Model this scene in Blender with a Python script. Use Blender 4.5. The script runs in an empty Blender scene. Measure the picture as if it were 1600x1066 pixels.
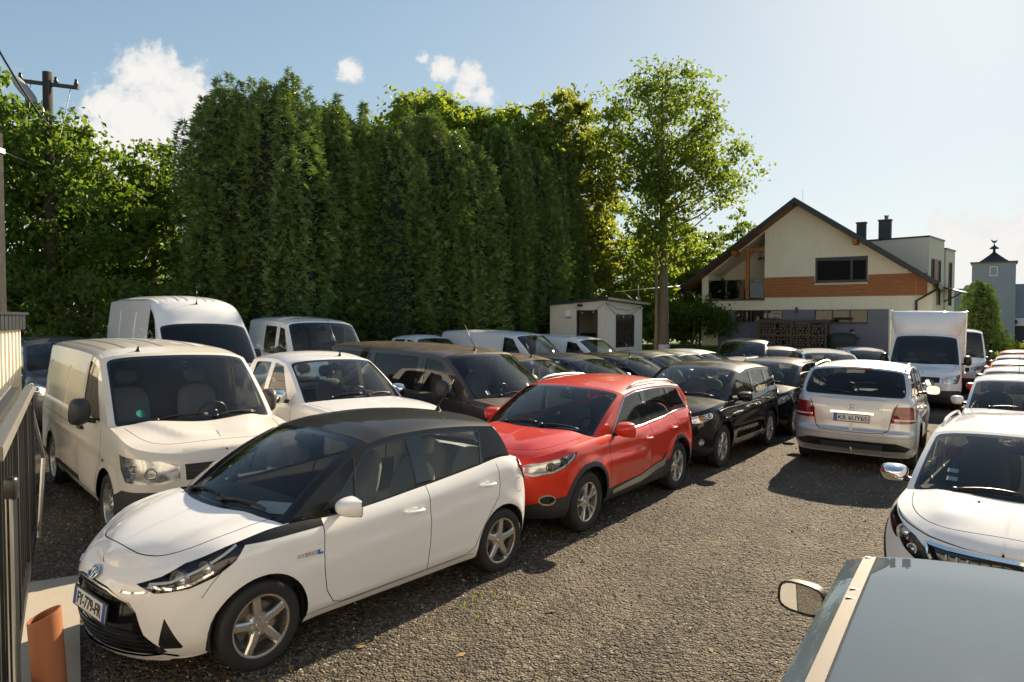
import bpy, bmesh, math, random
import numpy as np
from mathutils import Vector, Matrix
from mathutils.geometry import delaunay_2d_cdt
random.seed(7); rng = np.random.default_rng(7)
SC = bpy.context.scene
COL = SC.collection
R = math.radians

# ------------------------------------------------------------------ camera
FPX = 1096.0
cam = bpy.data.cameras.new('camera'); camo = bpy.data.objects.new('camera', cam); COL.objects.link(camo)
camo.location = (0, 0, 2.417); camo.rotation_euler = (math.pi/2 - 0.0325, 0, 0)
cam.sensor_fit = 'HORIZONTAL'; cam.sensor_width = 36; cam.lens = FPX/1600*36
cam.clip_start = 0.05; cam.clip_end = 3000
SC.camera = camo
SUN_AZ, SUN_EL = 33.5, 28.0      # azimuth from the view direction (+Y) towards +X

# ------------------------------------------------------------------ node helpers
class NT:
    def __init__(s, tree): s.t = tree; s.n = tree.nodes; s.l = tree.links
    def new(s, typ, ins=None, **props):
        n = s.n.new(typ)
        for k, v in props.items(): setattr(n, k, v)
        for k, v in (ins or {}).items(): s.put(n, k, v)
        return n
    def put(s, n, k, v):
        if isinstance(v, bpy.types.NodeSocket): s.l.new(v, n.inputs[k])
        elif isinstance(v, bpy.types.Node): s.l.new(v.outputs[0], n.inputs[k])
        else: n.inputs[k].default_value = v
    def math(s, op, a, b=0.0, c=0.0, clamp=False):
        n = s.new('ShaderNodeMath', {0: a, 1: b, 2: c}, operation=op, use_clamp=clamp); return n.outputs[0]
    def noise(s, vec, scale, detail=4, rough=.55, dist=0):
        n = s.new('ShaderNodeTexNoise', {'Scale': scale, 'Detail': detail, 'Roughness': rough, 'Distortion': dist})
        if vec is not None: s.put(n, 'Vector', vec)
        return n.outputs[0]
    def ramp(s, fac, stops, interp='LINEAR'):
        n = s.new('ShaderNodeValToRGB', {0: fac}); cr = n.color_ramp; cr.interpolation = interp
        while len(cr.elements) < len(stops): cr.elements.new(.5)
        for e, (p, c) in zip(cr.elements, stops):
            e.position = p; e.color = (c, c, c, 1) if isinstance(c, (int, float)) else (*c, 1)
        return n.outputs[0]
    def mix(s, fac, a, b):
        n = s.n.new('ShaderNodeMix'); n.data_type = 'RGBA'
        s.put(n, 0, fac)
        for k, v in ((6, a), (7, b)):
            if isinstance(v, tuple): v = (*v, 1) if len(v) == 3 else v
            s.put(n, k, v)
        return n.outputs[2]

# ------------------------------------------------------------------ world
W = bpy.data.worlds.new('World'); SC.world = W; W.use_nodes = True
w = NT(W.node_tree); w.n.clear()
sky = w.new('ShaderNodeTexSky', sky_type='NISHITA', sun_disc=False, sun_elevation=R(SUN_EL), sun_rotation=R(SUN_AZ),
            altitude=250, air_density=1.0, dust_density=.5, ozone_density=2.2)
tc = w.new('ShaderNodeTexCoord')
def sky_dir(u, v):
    p = 0.0325; x = (u-800)/FPX; yy = -(v-533)/FPX
    d = Vector((x, math.cos(p)+yy*math.sin(p), -math.sin(p)+yy*math.cos(p))); return d.normalized()
cloud = None
wn1 = w.noise(tc.outputs['Generated'], 34, 9, .62)
wn3 = w.noise(tc.outputs['Generated'], 95, 6, .6)
wn2 = w.noise(tc.outputs['Generated'], 7, 3, .5)
wnn = w.math('ADD', w.math('ADD', w.math('MULTIPLY', w.math('SUBTRACT', wn1, .5), 1.1), w.math('MULTIPLY', w.math('SUBTRACT', wn3, .5), .9)), w.math('MULTIPLY', w.math('SUBTRACT', wn2, .5), .3))
blobs = [(245,120,.034,.9),(292,140,.028,.85),(215,118,.026,.8),(250,160,.032,.9),(205,190,.040,1),(160,172,.022,.7),(235,215,.050,1),(175,240,.055,1),(245,262,.060,1),(130,268,.05,.9),(195,300,.08,1),(60,330,.09,.9),(300,180,.03,.7),
         (548,112,.015,.75),(692,108,.017,.85),(738,122,.019,.85),(756,146,.017,.7),(725,138,.014,.6),(662,90,.009,.45),
         (1500,395,.05,.85),(1560,402,.05,.9),(1470,400,.035,.7),(1620,420,.07,.9),(1700,390,.08,.9),
         (-150,220,.10,1),(-260,320,.12,1),(1900,330,.09,.9),(2100,260,.06,.8)]
for (u, v, rad, amp) in blobs:
    dv = sky_dir(u, v)
    dist = w.new('ShaderNodeVectorMath', {0: tc.outputs['Generated'], 1: dv}, operation='DISTANCE').outputs['Value']
    t = w.math('MULTIPLY', w.math('SUBTRACT', 1.0, w.math('DIVIDE', dist, rad*1.25)), amp)
    cloud = t if cloud is None else w.math('MAXIMUM', cloud, t)
cm = w.math('ADD', cloud, wnn)
cfac = w.ramp(cm, [(.0, 0), (.12, .18), (.32, .82), (.6, 1)])
shade = w.ramp(w.math('ADD', w.math('MULTIPLY', cm, .6), w.math('MULTIPLY', wn1, .5)), [(.25, .70), (.62, 1.0)])
KSKY = 5.2      # film-like shoulder over the whole sky, so the part near the sun does not burn out
sv = w.new('ShaderNodeVectorMath', {0: sky.outputs[0], 1: (KSKY,)*3}, operation='ADD')
skyk = w.new('ShaderNodeVectorMath', {0: w.new('ShaderNodeVectorMath', {0: sky.outputs[0], 1: (KSKY*.565, KSKY*.595, KSKY*.59)}, operation='MULTIPLY').outputs[0], 1: sv.outputs[0]}, operation='DIVIDE')
ccol = w.mix(shade, (1.5, 1.5, 1.5), (2.15, 2.1, 2.02))
skyc = w.mix(cfac, skyk.outputs[0], ccol)
bg = w.new('ShaderNodeBackground', {'Color': skyc, "Strength": 0.10})
w.new('ShaderNodeOutputWorld', {'Surface': bg.outputs[0]})

sun = bpy.data.lights.new('sun', 'SUN'); suno = bpy.data.objects.new('sun', sun); COL.objects.link(suno)
sun.energy = 2.42; sun.angle = R(.55); sun.color = (1, .835, .61)
_sd = Vector((math.sin(R(SUN_AZ))*math.cos(R(SUN_EL)), math.cos(R(SUN_AZ))*math.cos(R(SUN_EL)), math.sin(R(SUN_EL))))
suno.rotation_euler = _sd.to_track_quat('Z', 'Y').to_euler(); suno.location = (20, 30, 30)
vs = SC.view_settings; vs.view_transform = 'Standard'; vs.look = 'None'; vs.exposure = 2.12; vs.gamma = 1; vs.use_curve_mapping = False
SC.cycles.max_bounces = 8; SC.cycles.transparent_max_bounces = 24; SC.cycles.glossy_bounces = 4; SC.cycles.diffuse_bounces = 3
SC.cycles.use_denoising = True; SC.cycles.caustics_reflective = False; SC.cycles.caustics_refractive = False
SC.cycles.sample_clamp_indirect = 6

# ------------------------------------------------------------------ materials
MATS = {}
def mat(name, build):
    if name in MATS: return MATS[name]
    m = bpy.data.materials.new(name); m.use_nodes = True; t = NT(m.node_tree); t.n.clear()
    out = t.new('ShaderNodeOutputMaterial'); sh = build(t)
    t.l.new(sh if isinstance(sh, bpy.types.NodeSocket) else sh.outputs[0], out.inputs[0])
    MATS[name] = m; return m
def bsdf(t, col, rough=.5, metal=0., **k):
    b = t.new('ShaderNodeBsdfPrincipled')
    for key, v in dict({'Base Color': col, 'Roughness': rough, 'Metallic': metal}, **k).items():
        if isinstance(v, tuple) and len(v) == 3: v = (*v, 1)
        t.put(b, key, v)
    return b
def simple(name, col, rough=.5, metal=0., var=.12, scale=8., **k):
    def f(t):
        tcn = t.new('ShaderNodeTexCoord'); nz = t.noise(tcn.outputs['Object'], scale, 5, .6)
        c = t.mix(nz, tuple(x*(1-var) for x in col), tuple(min(1, x*(1+var)) for x in col))
        rr = t.math('ADD', t.math('MULTIPLY', t.math('SUBTRACT', nz, .5), rough*.5), rough, clamp=True)
        return bsdf(t, c, rr, metal, **k)
    return mat(name, f)
def paint(name, col, metal=0., rough=.32, dust=.2, dustcol=(.30, .25, .18), coat=1., spec=0.):
    """car paint: clear coat over base colour, a film of road dust lying on the upward faces"""
    def f(t):
        g = t.new('ShaderNodeNewGeometry'); tcn = t.new('ShaderNodeTexCoord')
        sep = t.new('ShaderNodeSeparateXYZ', {0: g.outputs['Normal']})
        n1 = t.noise(tcn.outputs['Object'], 3.1, 6, .65); n2 = t.noise(tcn.outputs['Object'], 160, 2, .6)
        up = t.ramp(sep.outputs[2], [(.55, 0), (.97, 1)])
        sepo = t.new('ShaderNodeSeparateXYZ', {0: tcn.outputs['Object']})
        low = t.ramp(sepo.outputs[2], [(.18, 1), (.55, 0)])
        d = t.math('MULTIPLY', t.math('ADD', up, t.math('MULTIPLY', low, .5), clamp=True), t.math('MULTIPLY', t.ramp(t.math('ADD', t.math('MULTIPLY', n1, .75), t.math('MULTIPLY', n2, .25)), [(.3, .45), (.7, 1)]), dust), clamp=True)
        c = t.mix(d, col, dustcol)
        rr = t.math('ADD', rough, t.math('MULTIPLY', d, .5), clamp=True)
        cr = t.math('ADD', .018, t.math('MULTIPLY', d, .40), clamp=True)
        cw = t.math('SUBTRACT', coat, t.math('MULTIPLY', d, .8), clamp=True)
        return bsdf(t, c, rr, metal, **{'Coat Weight': cw, 'Coat Roughness': cr, 'Specular IOR Level': spec})
    return mat(name, f)
def glass(name, tint=(.55, .60, .58), refl=.8, dirt=.022):
    def f(t):
        tr = t.new('ShaderNodeBsdfTransparent', {0: (*tint, 1)})
        gl = t.new('ShaderNodeBsdfGlossy', {'Color': (1, 1, 1, 1), 'Roughness': .02})
        fr = t.new('ShaderNodeFresnel', {'IOR': 1.52})
        f2 = t.math('MULTIPLY', fr.outputs[0], refl*1.15, clamp=True)
        m1 = t.new('ShaderNodeMixShader', {0: f2, 1: tr.outputs[0], 2: gl.outputs[0]})
        tcn = t.new('ShaderNodeTexCoord'); n1 = t.noise(tcn.outputs['Object'], 4, 6, .7)
        df = t.new('ShaderNodeBsdfDiffuse', {0: (.42, .38, .30, 1)})
        dd = t.math('MULTIPLY', t.ramp(n1, [(.3, .3), (.75, 1)]), dirt)
        return t.new('ShaderNodeMixShader', {0: dd, 1: m1.outputs[0], 2: df.outputs[0]})
    return mat(name, f)
def plain(name, col, rough=.5, metal=0., **k): return mat(name, lambda t: bsdf(t, col, rough, metal, **k))

M = dict(
    tyre=simple('tyre_rubber', (.022, .021, .020), .75, var=.3, scale=30),
    alloy=simple('alloy_rim', (.62, .60, .57), .28, .9, var=.06),
    alloydark=simple('dark_alloy', (.10, .10, .10), .4, .6),
    steel=simple('brake_steel', (.22, .20, .18), .45, .9, var=.3, scale=40),
    chrome=plain('chrome', (.82, .82, .82), .06, 1.),
    satin=plain('satin_metal', (.55, .55, .54), .3, 1.),
    black=simple('black_trim', (.018, .018, .018), .35, var=.2, scale=20),
    gloss=plain('gloss_black', (.010, .010, .011), .08, 0., **{'Coat Weight': .6}),
    plastic=simple('grey_plastic', (.035, .035, .036), .55, var=.2, scale=30),
    rubber=plain('window_rubber', (.012, .012, .012), .6),
    gap=plain('panel_gap', (.012, .012, .012), .8),
    under=plain('underbody', (.012, .011, .010), .9),
    dash=simple('dashboard_plastic', (.032, .032, .033), .6, var=.2),
    seat=simple('seat_fabric', (.13, .13, .13), .9, var=.25, scale=60),
    seatgrey=simple('seat_light_grey', (.27, .26, .24), .9, var=.15, scale=60),
    seatbeige=simple('seat_beige', (.36, .30, .22), .8, var=.1),
    liner=plain('headliner', (.38, .37, .35), .9),
    paper=plain('paper_sheet', (.80, .82, .84), .6),
    platewhite=plain('plate_white', (.78, .78, .76), .35),
    plateink=plain('plate_ink', (.015, .015, .018), .4),
    plateblue=plain('plate_blue', (.02, .09, .42), .35),
    badgeblue=plain('badge_blue', (.03, .16, .50), .25),
    green=plain('sticker_green', (.02, .26, .20), .5),
    tail=plain('tail_lamp_red', (.24, .006, .008), .07, 0., **{'Coat Weight': 1., 'Emission Color': (.6, .02, .01, 1), 'Emission Strength': 0.0}),
    tailclear=plain('tail_lamp_clear', (.75, .62, .60), .1, 0., **{'Coat Weight': 1.}),
    amber=plain('amber_lamp', (.75, .22, .02), .15, 0., **{'Coat Weight': 1.}),
    lampin=simple('lamp_reflector', (.66, .67, .68), .20, .85, var=.3, scale=25),
    lampdark=plain('lamp_bezel', (.035, .035, .04), .15, .3),
    glass=glass('car_glass', (.84, .88, .85)),
    tinted=glass('tinted_glass', (.10, .11, .11)),
    lens=glass('lamp_lens', (.94, .95, .96), .7, 0.0),
    mirrorglass=plain('mirror_glass', (.80, .82, .84), .015, 1.),
)

# ------------------------------------------------------------------ object helpers
def tag(o, label=None, cat=None, group=None, kind=None):
    if label: o['label'] = label
    if cat: o['category'] = cat
    if group: o['group'] = group
    if kind: o['kind'] = kind
    return o
def link(name, me, parent=None, m=None):
    o = bpy.data.objects.new(name, me); COL.objects.link(o)
    if m is not None and me is not None:
        me.materials.clear(); me.materials.append(m)
    if parent is not None: o.parent = parent
    return o
def empty(name, loc=(0, 0, 0), rz=0.):
    o = bpy.data.objects.new(name, None); COL.objects.link(o); o.empty_display_size = .2
    o.location = loc; o.rotation_euler = (0, 0, rz); return o
def mesh_np(name, V, F, N=None, smooth=True):
    """V (n,3); F list of faces (array (m,3|4) or list of tuples); N optional vertex normals"""
    me = bpy.data.meshes.new(name)
    if isinstance(F, np.ndarray):
        k = F.shape[1]; n = len(V); m = len(F)
        me.vertices.add(n); me.vertices.foreach_set('co', np.asarray(V, np.float32).ravel())
        me.loops.add(m*k); me.loops.foreach_set('vertex_index', F.astype(np.int32).ravel())
        me.polygons.add(m); me.polygons.foreach_set('loop_start', np.arange(0, m*k, k, dtype=np.int32))
        me.update(calc_edges=True)
    else:
        me.from_pydata([tuple(v) for v in V], [], [tuple(f) for f in F])
    me.polygons.foreach_set('use_smooth', [smooth]*len(me.polygons))
    me.update()
    if N is not None: me.normals_split_custom_set_from_vertices([tuple(x) for x in N])
    return me
class MB:
    """collects simple solids into one mesh"""
    def __init__(s): s.v = []; s.f = []
    def add(s, V, F):
        b = len(s.v); s.v += [tuple(map(float, v)) for v in V]; s.f += [tuple(i+b for i in f) for f in F]; return s
    def box(s, c, size, rot=None, taper=1.0):
        x, y, z = [q/2 for q in size]; V = []
        for dz in (-1, 1):
            k = 1 if dz < 0 else taper
            V += [Vector((sx*x*k, sy*y*k, dz*z)) for sx, sy in ((-1,-1),(1,-1),(1,1),(-1,1))]
        if rot is not None: V = [rot @ v for v in V]
        V = [v+Vector(c) for v in V]
        return s.add(V, [(3,2,1,0),(4,5,6,7),(0,1,5,4),(1,2,6,5),(2,3,7,6),(3,0,4,7)])
    def tube(s, pts, rad, n=8, cap=True):
        pts = [Vector(p) for p in pts]; rads = rad if isinstance(rad, (list, tuple)) else [rad]*len(pts)
        V = []; F = []; prev = None
        for i, p in enumerate(pts):
            t = (pts[min(i+1, len(pts)-1)]-pts[max(i-1, 0)]).normalized()
            if prev is None: prev = t.orthogonal().normalized()
            u = (prev - t*prev.dot(t)); u = u.normalized() if u.length > 1e-6 else t.orthogonal().normalized(); prev = u
            b = t.cross(u)
            V += [p+(u*math.cos(2*math.pi*k/n)+b*math.sin(2*math.pi*k/n))*rads[i] for k in range(n)]
        for i in range(len(pts)-1):
            for k in range(n):
                a = i*n+k; c = i*n+(k+1) % n; F.append((a, c, c+n, a+n))
        if cap: F.append(tuple(range(n-1, -1, -1))); F.append(tuple(range((len(pts)-1)*n, len(pts)*n)))
        return s.add(V, F)
    def lathe(s, prof, n=24, axis='y', c=(0, 0, 0), rot=None):
        V = []; F = []
        for (a, r) in prof:
            for k in range(n):
                t = 2*math.pi*k/n; p = {'y': (r*math.cos(t), a, r*math.sin(t)), 'z': (r*math.cos(t), r*math.sin(t), a), 'x': (a, r*math.cos(t), r*math.sin(t))}[axis]
                p = Vector(p)
                if rot is not None: p = rot @ p
                V.append(p+Vector(c))
        for i in range(len(prof)-1):
            for k in range(n):
                a = i*n+k; b = i*n+(k+1) % n; F.append((a, b, b+n, a+n))
        return s.add(V, F)
    def sell(s, c, size, p=2.6, nu=16, nv=10, rot=None):
        """superellipsoid"""
        V = []; F = []; sg = lambda x, e: math.copysign(abs(x)**e, x); e = 2/p
        for i in range(nv+1):
            ph = -math.pi/2+math.pi*i/nv
            for k in range(nu):
                th = 2*math.pi*k/nu
                q = Vector((size[0]/2*sg(math.cos(ph), e)*sg(math.cos(th), e), size[1]/2*sg(math.cos(ph), e)*sg(math.sin(th), e), size[2]/2*sg(math.sin(ph), e)))
                if rot is not None: q = rot @ q
                V.append(q+Vector(c))
        for i in range(nv):
            for k in range(nu):
                a = i*nu+k; b = i*nu+(k+1) % nu; F.append((a, b, b+nu, a+nu))
        return s.add(V, F)
    def poly_extrude(s, pts, h, axis_fn):
        """2-D polygon -> prism; axis_fn(u,v,w)->xyz"""
        n = len(pts); V = [axis_fn(u, v, 0) for u, v in pts]+[axis_fn(u, v, h) for u, v in pts]
        F = [tuple(range(n-1, -1, -1)), tuple(range(n, 2*n))]+[(i, (i+1) % n, (i+1) % n+n, i+n) for i in range(n)]
        return s.add(V, F)
    def build(s, name, m, parent=None, smooth=False, auto=None, bevel=0.):
        me = mesh_np(name, s.v, s.f, None, smooth)
        bm = bmesh.new(); bm.from_mesh(me); bmesh.ops.recalc_face_normals(bm, faces=bm.faces)
        if bevel > 0:
            ed = [e for e in bm.edges if len(e.link_faces) == 2 and e.calc_face_angle(0) > .5]
            bmesh.ops.bevel(bm, geom=ed, offset=bevel, segments=2, affect='EDGES', profile=.6, clamp_overlap=True)
        bm.to_mesh(me); bm.free()
        if smooth and auto: 
            try: me.set_sharp_from_angle(angle=R(auto))
            except Exception: pass
        return link(name, me, parent, m)
TXT = {}
def text_mesh(s, size, depth=.0015, shear=0., align='CENTER', space=1., offset=0.):
    k = (s, size)
    if k not in TXT: TXT[k] = _text_mesh(s, size, depth, shear, align, space, offset)
    return TXT[k].copy()
def _text_mesh(s, size, depth=.0015, shear=0., align='CENTER', space=1., offset=0.):
    cu = bpy.data.curves.new('txt', 'FONT'); cu.body = s; cu.size = size; cu.extrude = depth; cu.align_x = align; cu.align_y = 'CENTER'
    cu.space_character = space; cu.shear = shear; cu.resolution_u = 3; cu.offset = offset
    o = bpy.data.objects.new('txt', cu); COL.objects.link(o)
    me = bpy.data.meshes.new_from_object(o.evaluated_get(bpy.context.evaluated_depsgraph_get()))
    bpy.data.objects.remove(o); bpy.data.curves.remove(cu); return me

GX = -0.0240
for _a in (('FY-779-FR', .112*.92, .001, 0., 'CENTER', 1., .0012), ('KR 6UY65', .112*.92, .001, 0., 'CENTER', 1., .0012), ('HYBRID', .042, .001, .25, 'CENTER', 1.15), ('ML 320 CDI', .045, .002, 0., 'CENTER', 1.1), ('4 MATIC', .045, .002, 0., 'CENTER', 1.1), ('PEUGEOT', .038, .002, 0., 'CENTER', 1.3)):
    text_mesh(*_a)

# ------------------------------------------------------------------ setting: ground
NX, NY = .588, .809
def sstep(t): t = np.clip(t, 0, 1); return t*t*(3-2*t)
def gz(x, y):
    """the yard slopes down to the right; beyond it a lawn bank rises"""
    x = np.asarray(x, float); y = np.asarray(y, float); xs = x/(1+(np.abs(x)/30)**4)**.25
    return GX*xs+1.0*sstep((NX*x+NY*y-30.5)/5.5)*sstep((x+2)/6)*sstep((17-x)/4)+.5*sstep((-x-9)/8)*sstep((y-14)/8)
def gravel_mat():
    def f(t):
        tcn = t.new('ShaderNodeTexCoord'); o = tcn.outputs['Object']
        v1 = t.new('ShaderNodeTexVoronoi', {'Vector': o, 'Scale': 48.}, feature='F1'); v2 = t.new('ShaderNodeTexVoronoi', {'Vector': o, 'Scale': 19.}, feature='F1')
        sc = t.new('ShaderNodeSeparateColor', {0: v1.outputs['Color']}); sc2 = t.new('ShaderNodeSeparateColor', {0: v2.outputs['Color']})
        n1 = t.noise(o, .45, 5, .6); n2 = t.noise(o, 9, 4, .6); n3 = t.noise(o, 1.6, 4, .65, .6)
        c = t.ramp(sc.outputs[0], [(0, (.018, .015, .012)), (.42, (.095, .077, .054)), (.80, (.215, .175, .122)), (.95, (.33, .285, .22)), (1, (.62, .56, .47))])
        c2 = t.ramp(sc2.outputs[1], [(0, (.045, .037, .028)), (.6, (.125, .104, .076)), (1, (.25, .21, .155))])
        c = t.mix(.35, c, c2)
        pale = t.ramp(n1, [(.42, 0), (.66, 1)])
        c = t.mix(t.math('MULTIPLY', pale, .55), c, (.23, .19, .135))
        mp = t.new('ShaderNodeMapping', {'Vector': o, 'Rotation': (0, 0, R(36.))}); cx = t.new('ShaderNodeSeparateXYZ', {0: mp.outputs[0]}).outputs[0]
        wob = t.math('MULTIPLY', t.math('SUBTRACT', t.noise(o, .35, 3, .5), .5), .9); cx = t.math('ADD', cx, wob); tr = None
        for c0 in (-3.35, -1.85, -2.75, -1.2):     # compacted wheel tracks along the lane
            dd = t.math('ABSOLUTE', t.math('SUBTRACT', cx, c0)); q = t.math('SUBTRACT', 1., t.math('DIVIDE', dd, .32), clamp=True); tr = q if tr is None else t.math('MAXIMUM', tr, q)
        c = t.mix(t.math('MULTIPLY', t.math('MULTIPLY', tr, t.ramp(n1, [(.3, .3), (.6, 1)])), .45), c, (.27, .225, .16))
        dk = t.ramp(n3, [(.36, .75), (.56, 0)])
        c = t.mix(t.math('MULTIPLY', dk, .45), c, (.05, .041, .03))
        c = t.mix(.20, c, (.010, .009, .008))
        h = t.math('ADD', t.math('MULTIPLY', v1.outputs['Distance'], -1.), t.math('ADD', t.math('MULTIPLY', v2.outputs['Distance'], -1.3), t.math('MULTIPLY', n2, .8)))
        bp = t.new('ShaderNodeBump', {'Strength': 1.0, 'Distance': .035, 'Height': h})
        b = bsdf(t, c, .85); t.put(b, 'Normal', bp.outputs[0]); t.put(b, 'Specular IOR Level', .25); return b
    return mat('gravel', f)
def grid_sheet(name, x0, x1, y0, y1, nx, ny, zf, m, kind='structure', mask=None):
    xs = np.linspace(x0, x1, nx); ys = np.linspace(y0, y1, ny); X, Y = np.meshgrid(xs, ys, indexing='ij'); Zv = zf(X, Y)
    V = np.stack([X, Y, Zv], -1).reshape(-1, 3); I = np.arange(nx*ny).reshape(nx, ny)
    F = np.stack([I[:-1, :-1], I[1:, :-1], I[1:, 1:], I[:-1, 1:]], -1).reshape(-1, 4)
    if mask is not None: F = F[mask(V[F].mean(1))]
    o = link(name, mesh_np(name, V, np.ascontiguousarray(F)), None, m); tag(o, kind=kind); return o
def earth_mat():
    def f(t):
        o = t.new('ShaderNodeTexCoord').outputs['Object']; n = t.noise(o, .3, 6, .6); n2 = t.noise(o, 8, 4, .6)
        return bsdf(t, t.mix(t.math('ADD', t.math('MULTIPLY', n, .6), t.math('MULTIPLY', n2, .4)), (.035, .05, .016), (.09, .12, .03)), .95)
    return mat('field', f)
def build_ground():
    gs_ = sorted(set(list(np.linspace(-40, 60, 101))+list(np.linspace(-900, -40, 24))+list(np.linspace(60, 900, 24))))
    ys = sorted(set(list(np.linspace(-12, 75, 88))+list(np.linspace(-300, -12, 10))+list(np.linspace(75, 1500, 30))))
    X, Y = np.meshgrid(gs_, ys, indexing='ij'); nx, ny = X.shape
    V = np.stack([X, Y, gz(X, Y)-.03], -1).reshape(-1, 3); I = np.arange(nx*ny).reshape(nx, ny)
    F = np.stack([I[:-1, :-1], I[1:, :-1], I[1:, 1:], I[:-1, 1:]], -1).reshape(-1, 4)
    tag(link('ground', mesh_np('ground', V, np.ascontiguousarray(F)), None, earth_mat()), kind='structure')
    # gravel yard
    grid_sheet('gravel_yard', -16, 28, -16, 33, 89, 99, lambda x, y: gz(x, y)+.0, gravel_mat(), mask=lambda c: (NX*c[:, 0]+NY*c[:, 1] < 31.2))
    # loose stones lying on the gravel near the camera: uncountable
    n = 70000; y = 2.2+14.5*rng.random(n)**1.7; x = (rng.random(n)*1.66-.80)*y; z = gz(x, y)
    s_ = (.0040+.0060*rng.random(n)**2.2)*(1+y/16); big = rng.random(n) < .003; s_[big] *= 2.0
    base = np.array([(1, 0, 0), (0, 1, 0), (-1, 0, 0), (0, -1, 0), (0, 0, .75)], float); ang = rng.random(n)*6.28
    ca, sa = np.cos(ang), np.sin(ang); B = base[None]*(.65+.7*rng.random((n, 5, 1)))
    V = np.stack([B[..., 0]*ca[:, None]-B[..., 1]*sa[:, None]*.8, B[..., 0]*sa[:, None]+B[..., 1]*ca[:, None]*.8, B[..., 2]], -1)*s_[:, None, None]+np.stack([x, y, z-.0005], -1)[:, None]
    F = (np.arange(n)[:, None, None]*5+np.array([(0, 1, 4), (1, 2, 4), (2, 3, 4), (3, 0, 4)])[None]).reshape(-1, 3)
    def sm(t):
        o = t.new('ShaderNodeNewGeometry'); r_ = o.outputs['Random Per Island']
        return bsdf(t, t.ramp(r_, [(0, (.05, .042, .032)), (.4, (.12, .10, .073)), (.75, (.22, .182, .132)), (.95, (.45, .38, .28)), (1., (.68, .62, .54))]), .8)
    o = link('loose_stones', mesh_np('loose_stones', V.reshape(-1, 3), F, smooth=False), None, mat('loose_stone', sm)); tag(o, 'small loose brown and grey stones scattered over the gravel yard', 'stones', kind='stuff')
    n = 90; y = 3.2+9*rng.random(n); x = (rng.random(n)*1.2-.55)*y; z = gz(x, y)+.012
    V = []; 
    for i in range(n):
        a_ = rng.random()*6.28; l_ = .018+.022*rng.random(); d1 = np.array([math.cos(a_), math.sin(a_), rng.normal(0, .2)]); d2 = np.array([-math.sin(a_), math.cos(a_), rng.normal(0, .25)]); p = np.array([x[i], y[i], z[i]]); V += [p-d1*l_, p+d2*l_*.5, p+d1*l_, p-d2*l_*.5]
    I = np.arange(n)[:, None]*4; F = np.concatenate([I+np.array([0, 1, 2]), I+np.array([0, 2, 3])], 1).reshape(-1, 3)
    lf = lambda t: bsdf(t, t.ramp(t.new('ShaderNodeNewGeometry').outputs['Random Per Island'], [(0, (.30, .16, .03)), (.5, (.42, .26, .05)), (.8, (.22, .09, .03)), (1, (.45, .40, .12))]), .7)
    tag(link('fallen_leaves', mesh_np('fallen_leaves', np.array(V), F, smooth=False), None, mat('fallen_leaf', lf)), 'small yellow and brown fallen leaves scattered on the gravel', 'leaves', kind='stuff')
    # lawn bank
    def lm(t):
        o = t.new('ShaderNodeTexCoord').outputs['Object']; n = t.noise(o, 1.2, 5, .6); n2 = t.noise(o, 30, 4, .6)
        b = bsdf(t, t.mix(t.math('ADD', t.math('MULTIPLY', n, .5), t.math('MULTIPLY', n2, .5)), (.05, .085, .012), (.16, .22, .03)), .9)
        t.put(b, 'Normal', t.new('ShaderNodeBump', {'Strength': .8, 'Distance': .05, 'Height': n2}).outputs[0]); return b
    grid_sheet('lawn', -4, 40, 26, 70, 90, 90, lambda x, y: gz(x, y)+.012, mat('lawn_grass', lm), mask=lambda c: (NX*c[:, 0]+NY*c[:, 1] >= 31.2))
    # grass blades on the lawn that shows between shed and house, and weeds along the hatchback
    n = 26000; x = 3.5+10*rng.random(n); y = 30+8*rng.random(n); k = NX*x+NY*y > 31.4; x, y = x[k], y[k]
    wx = np.array([-.35, -.28, -.15, .05, -.42, -.25, .12, -.05, .3, -.55]); wy = np.array([5.95, 6.05, 6.0, 5.85, 5.8, 5.6, 5.75, 6.25, 6.4, 5.5])
    for (a_, b_) in zip(wx[:6], wy[:6]):
        m_ = 6; x = np.concatenate([x, a_+rng.normal(0, .035, m_)]); y = np.concatenate([y, b_+rng.normal(0, .035, m_)])
    n = len(x); far = y > 20; h = np.where(far, .14+.12*rng.random(n), .025+.03*rng.random(n)); wd = np.where(far, .03, .006); th = rng.random(n)*6.28; z = gz(x, y)
    lean = rng.normal(0, .35, (n, 2))*h[:, None]
    A = np.stack([x-np.cos(th)*wd, y-np.sin(th)*wd, z], -1); B = np.stack([x+np.cos(th)*wd, y+np.sin(th)*wd, z], -1); Cc = np.stack([x+lean[:, 0], y+lean[:, 1], z+h], -1)
    V = np.stack([A, B, Cc], 1).reshape(-1, 3); F = np.arange(n*3).reshape(-1, 3)
    o = link('grass', mesh_np('grass', V, F), None, leafmat('grass_blade', (.09, .15, .02), (.30, .40, .04))); tag(o, 'bright grass on the bank between shed and house and weeds in the gravel', 'grass', kind='stuff')
def leafmat(name, col, trans, var=.35, rough=.5, spec=.3, tw=.45):
    def f(t):
        g = t.new('ShaderNodeNewGeometry'); o = t.new('ShaderNodeTexCoord').outputs['Object']; r_ = g.outputs['Random Per Island']; n = t.noise(o, .8, 4, .6)
        k = t.math('ADD', t.math('MULTIPLY', r_, .5), t.math('MULTIPLY', n, .5))
        lo = lambda c: tuple(x*(1-var) for x in c); hi = lambda c: tuple(min(1, x*(1+var)) for x in c)
        b = bsdf(t, t.mix(k, lo(col), hi(col)), rough); t.put(b, 'Specular IOR Level', spec)
        tr = t.new('ShaderNodeBsdfTranslucent', {0: t.mix(k, lo(trans), hi(trans))})
        return t.new('ShaderNodeMixShader', {0: tw, 1: b.outputs[0], 2: tr.outputs[0]})
    return mat(name, f)
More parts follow.
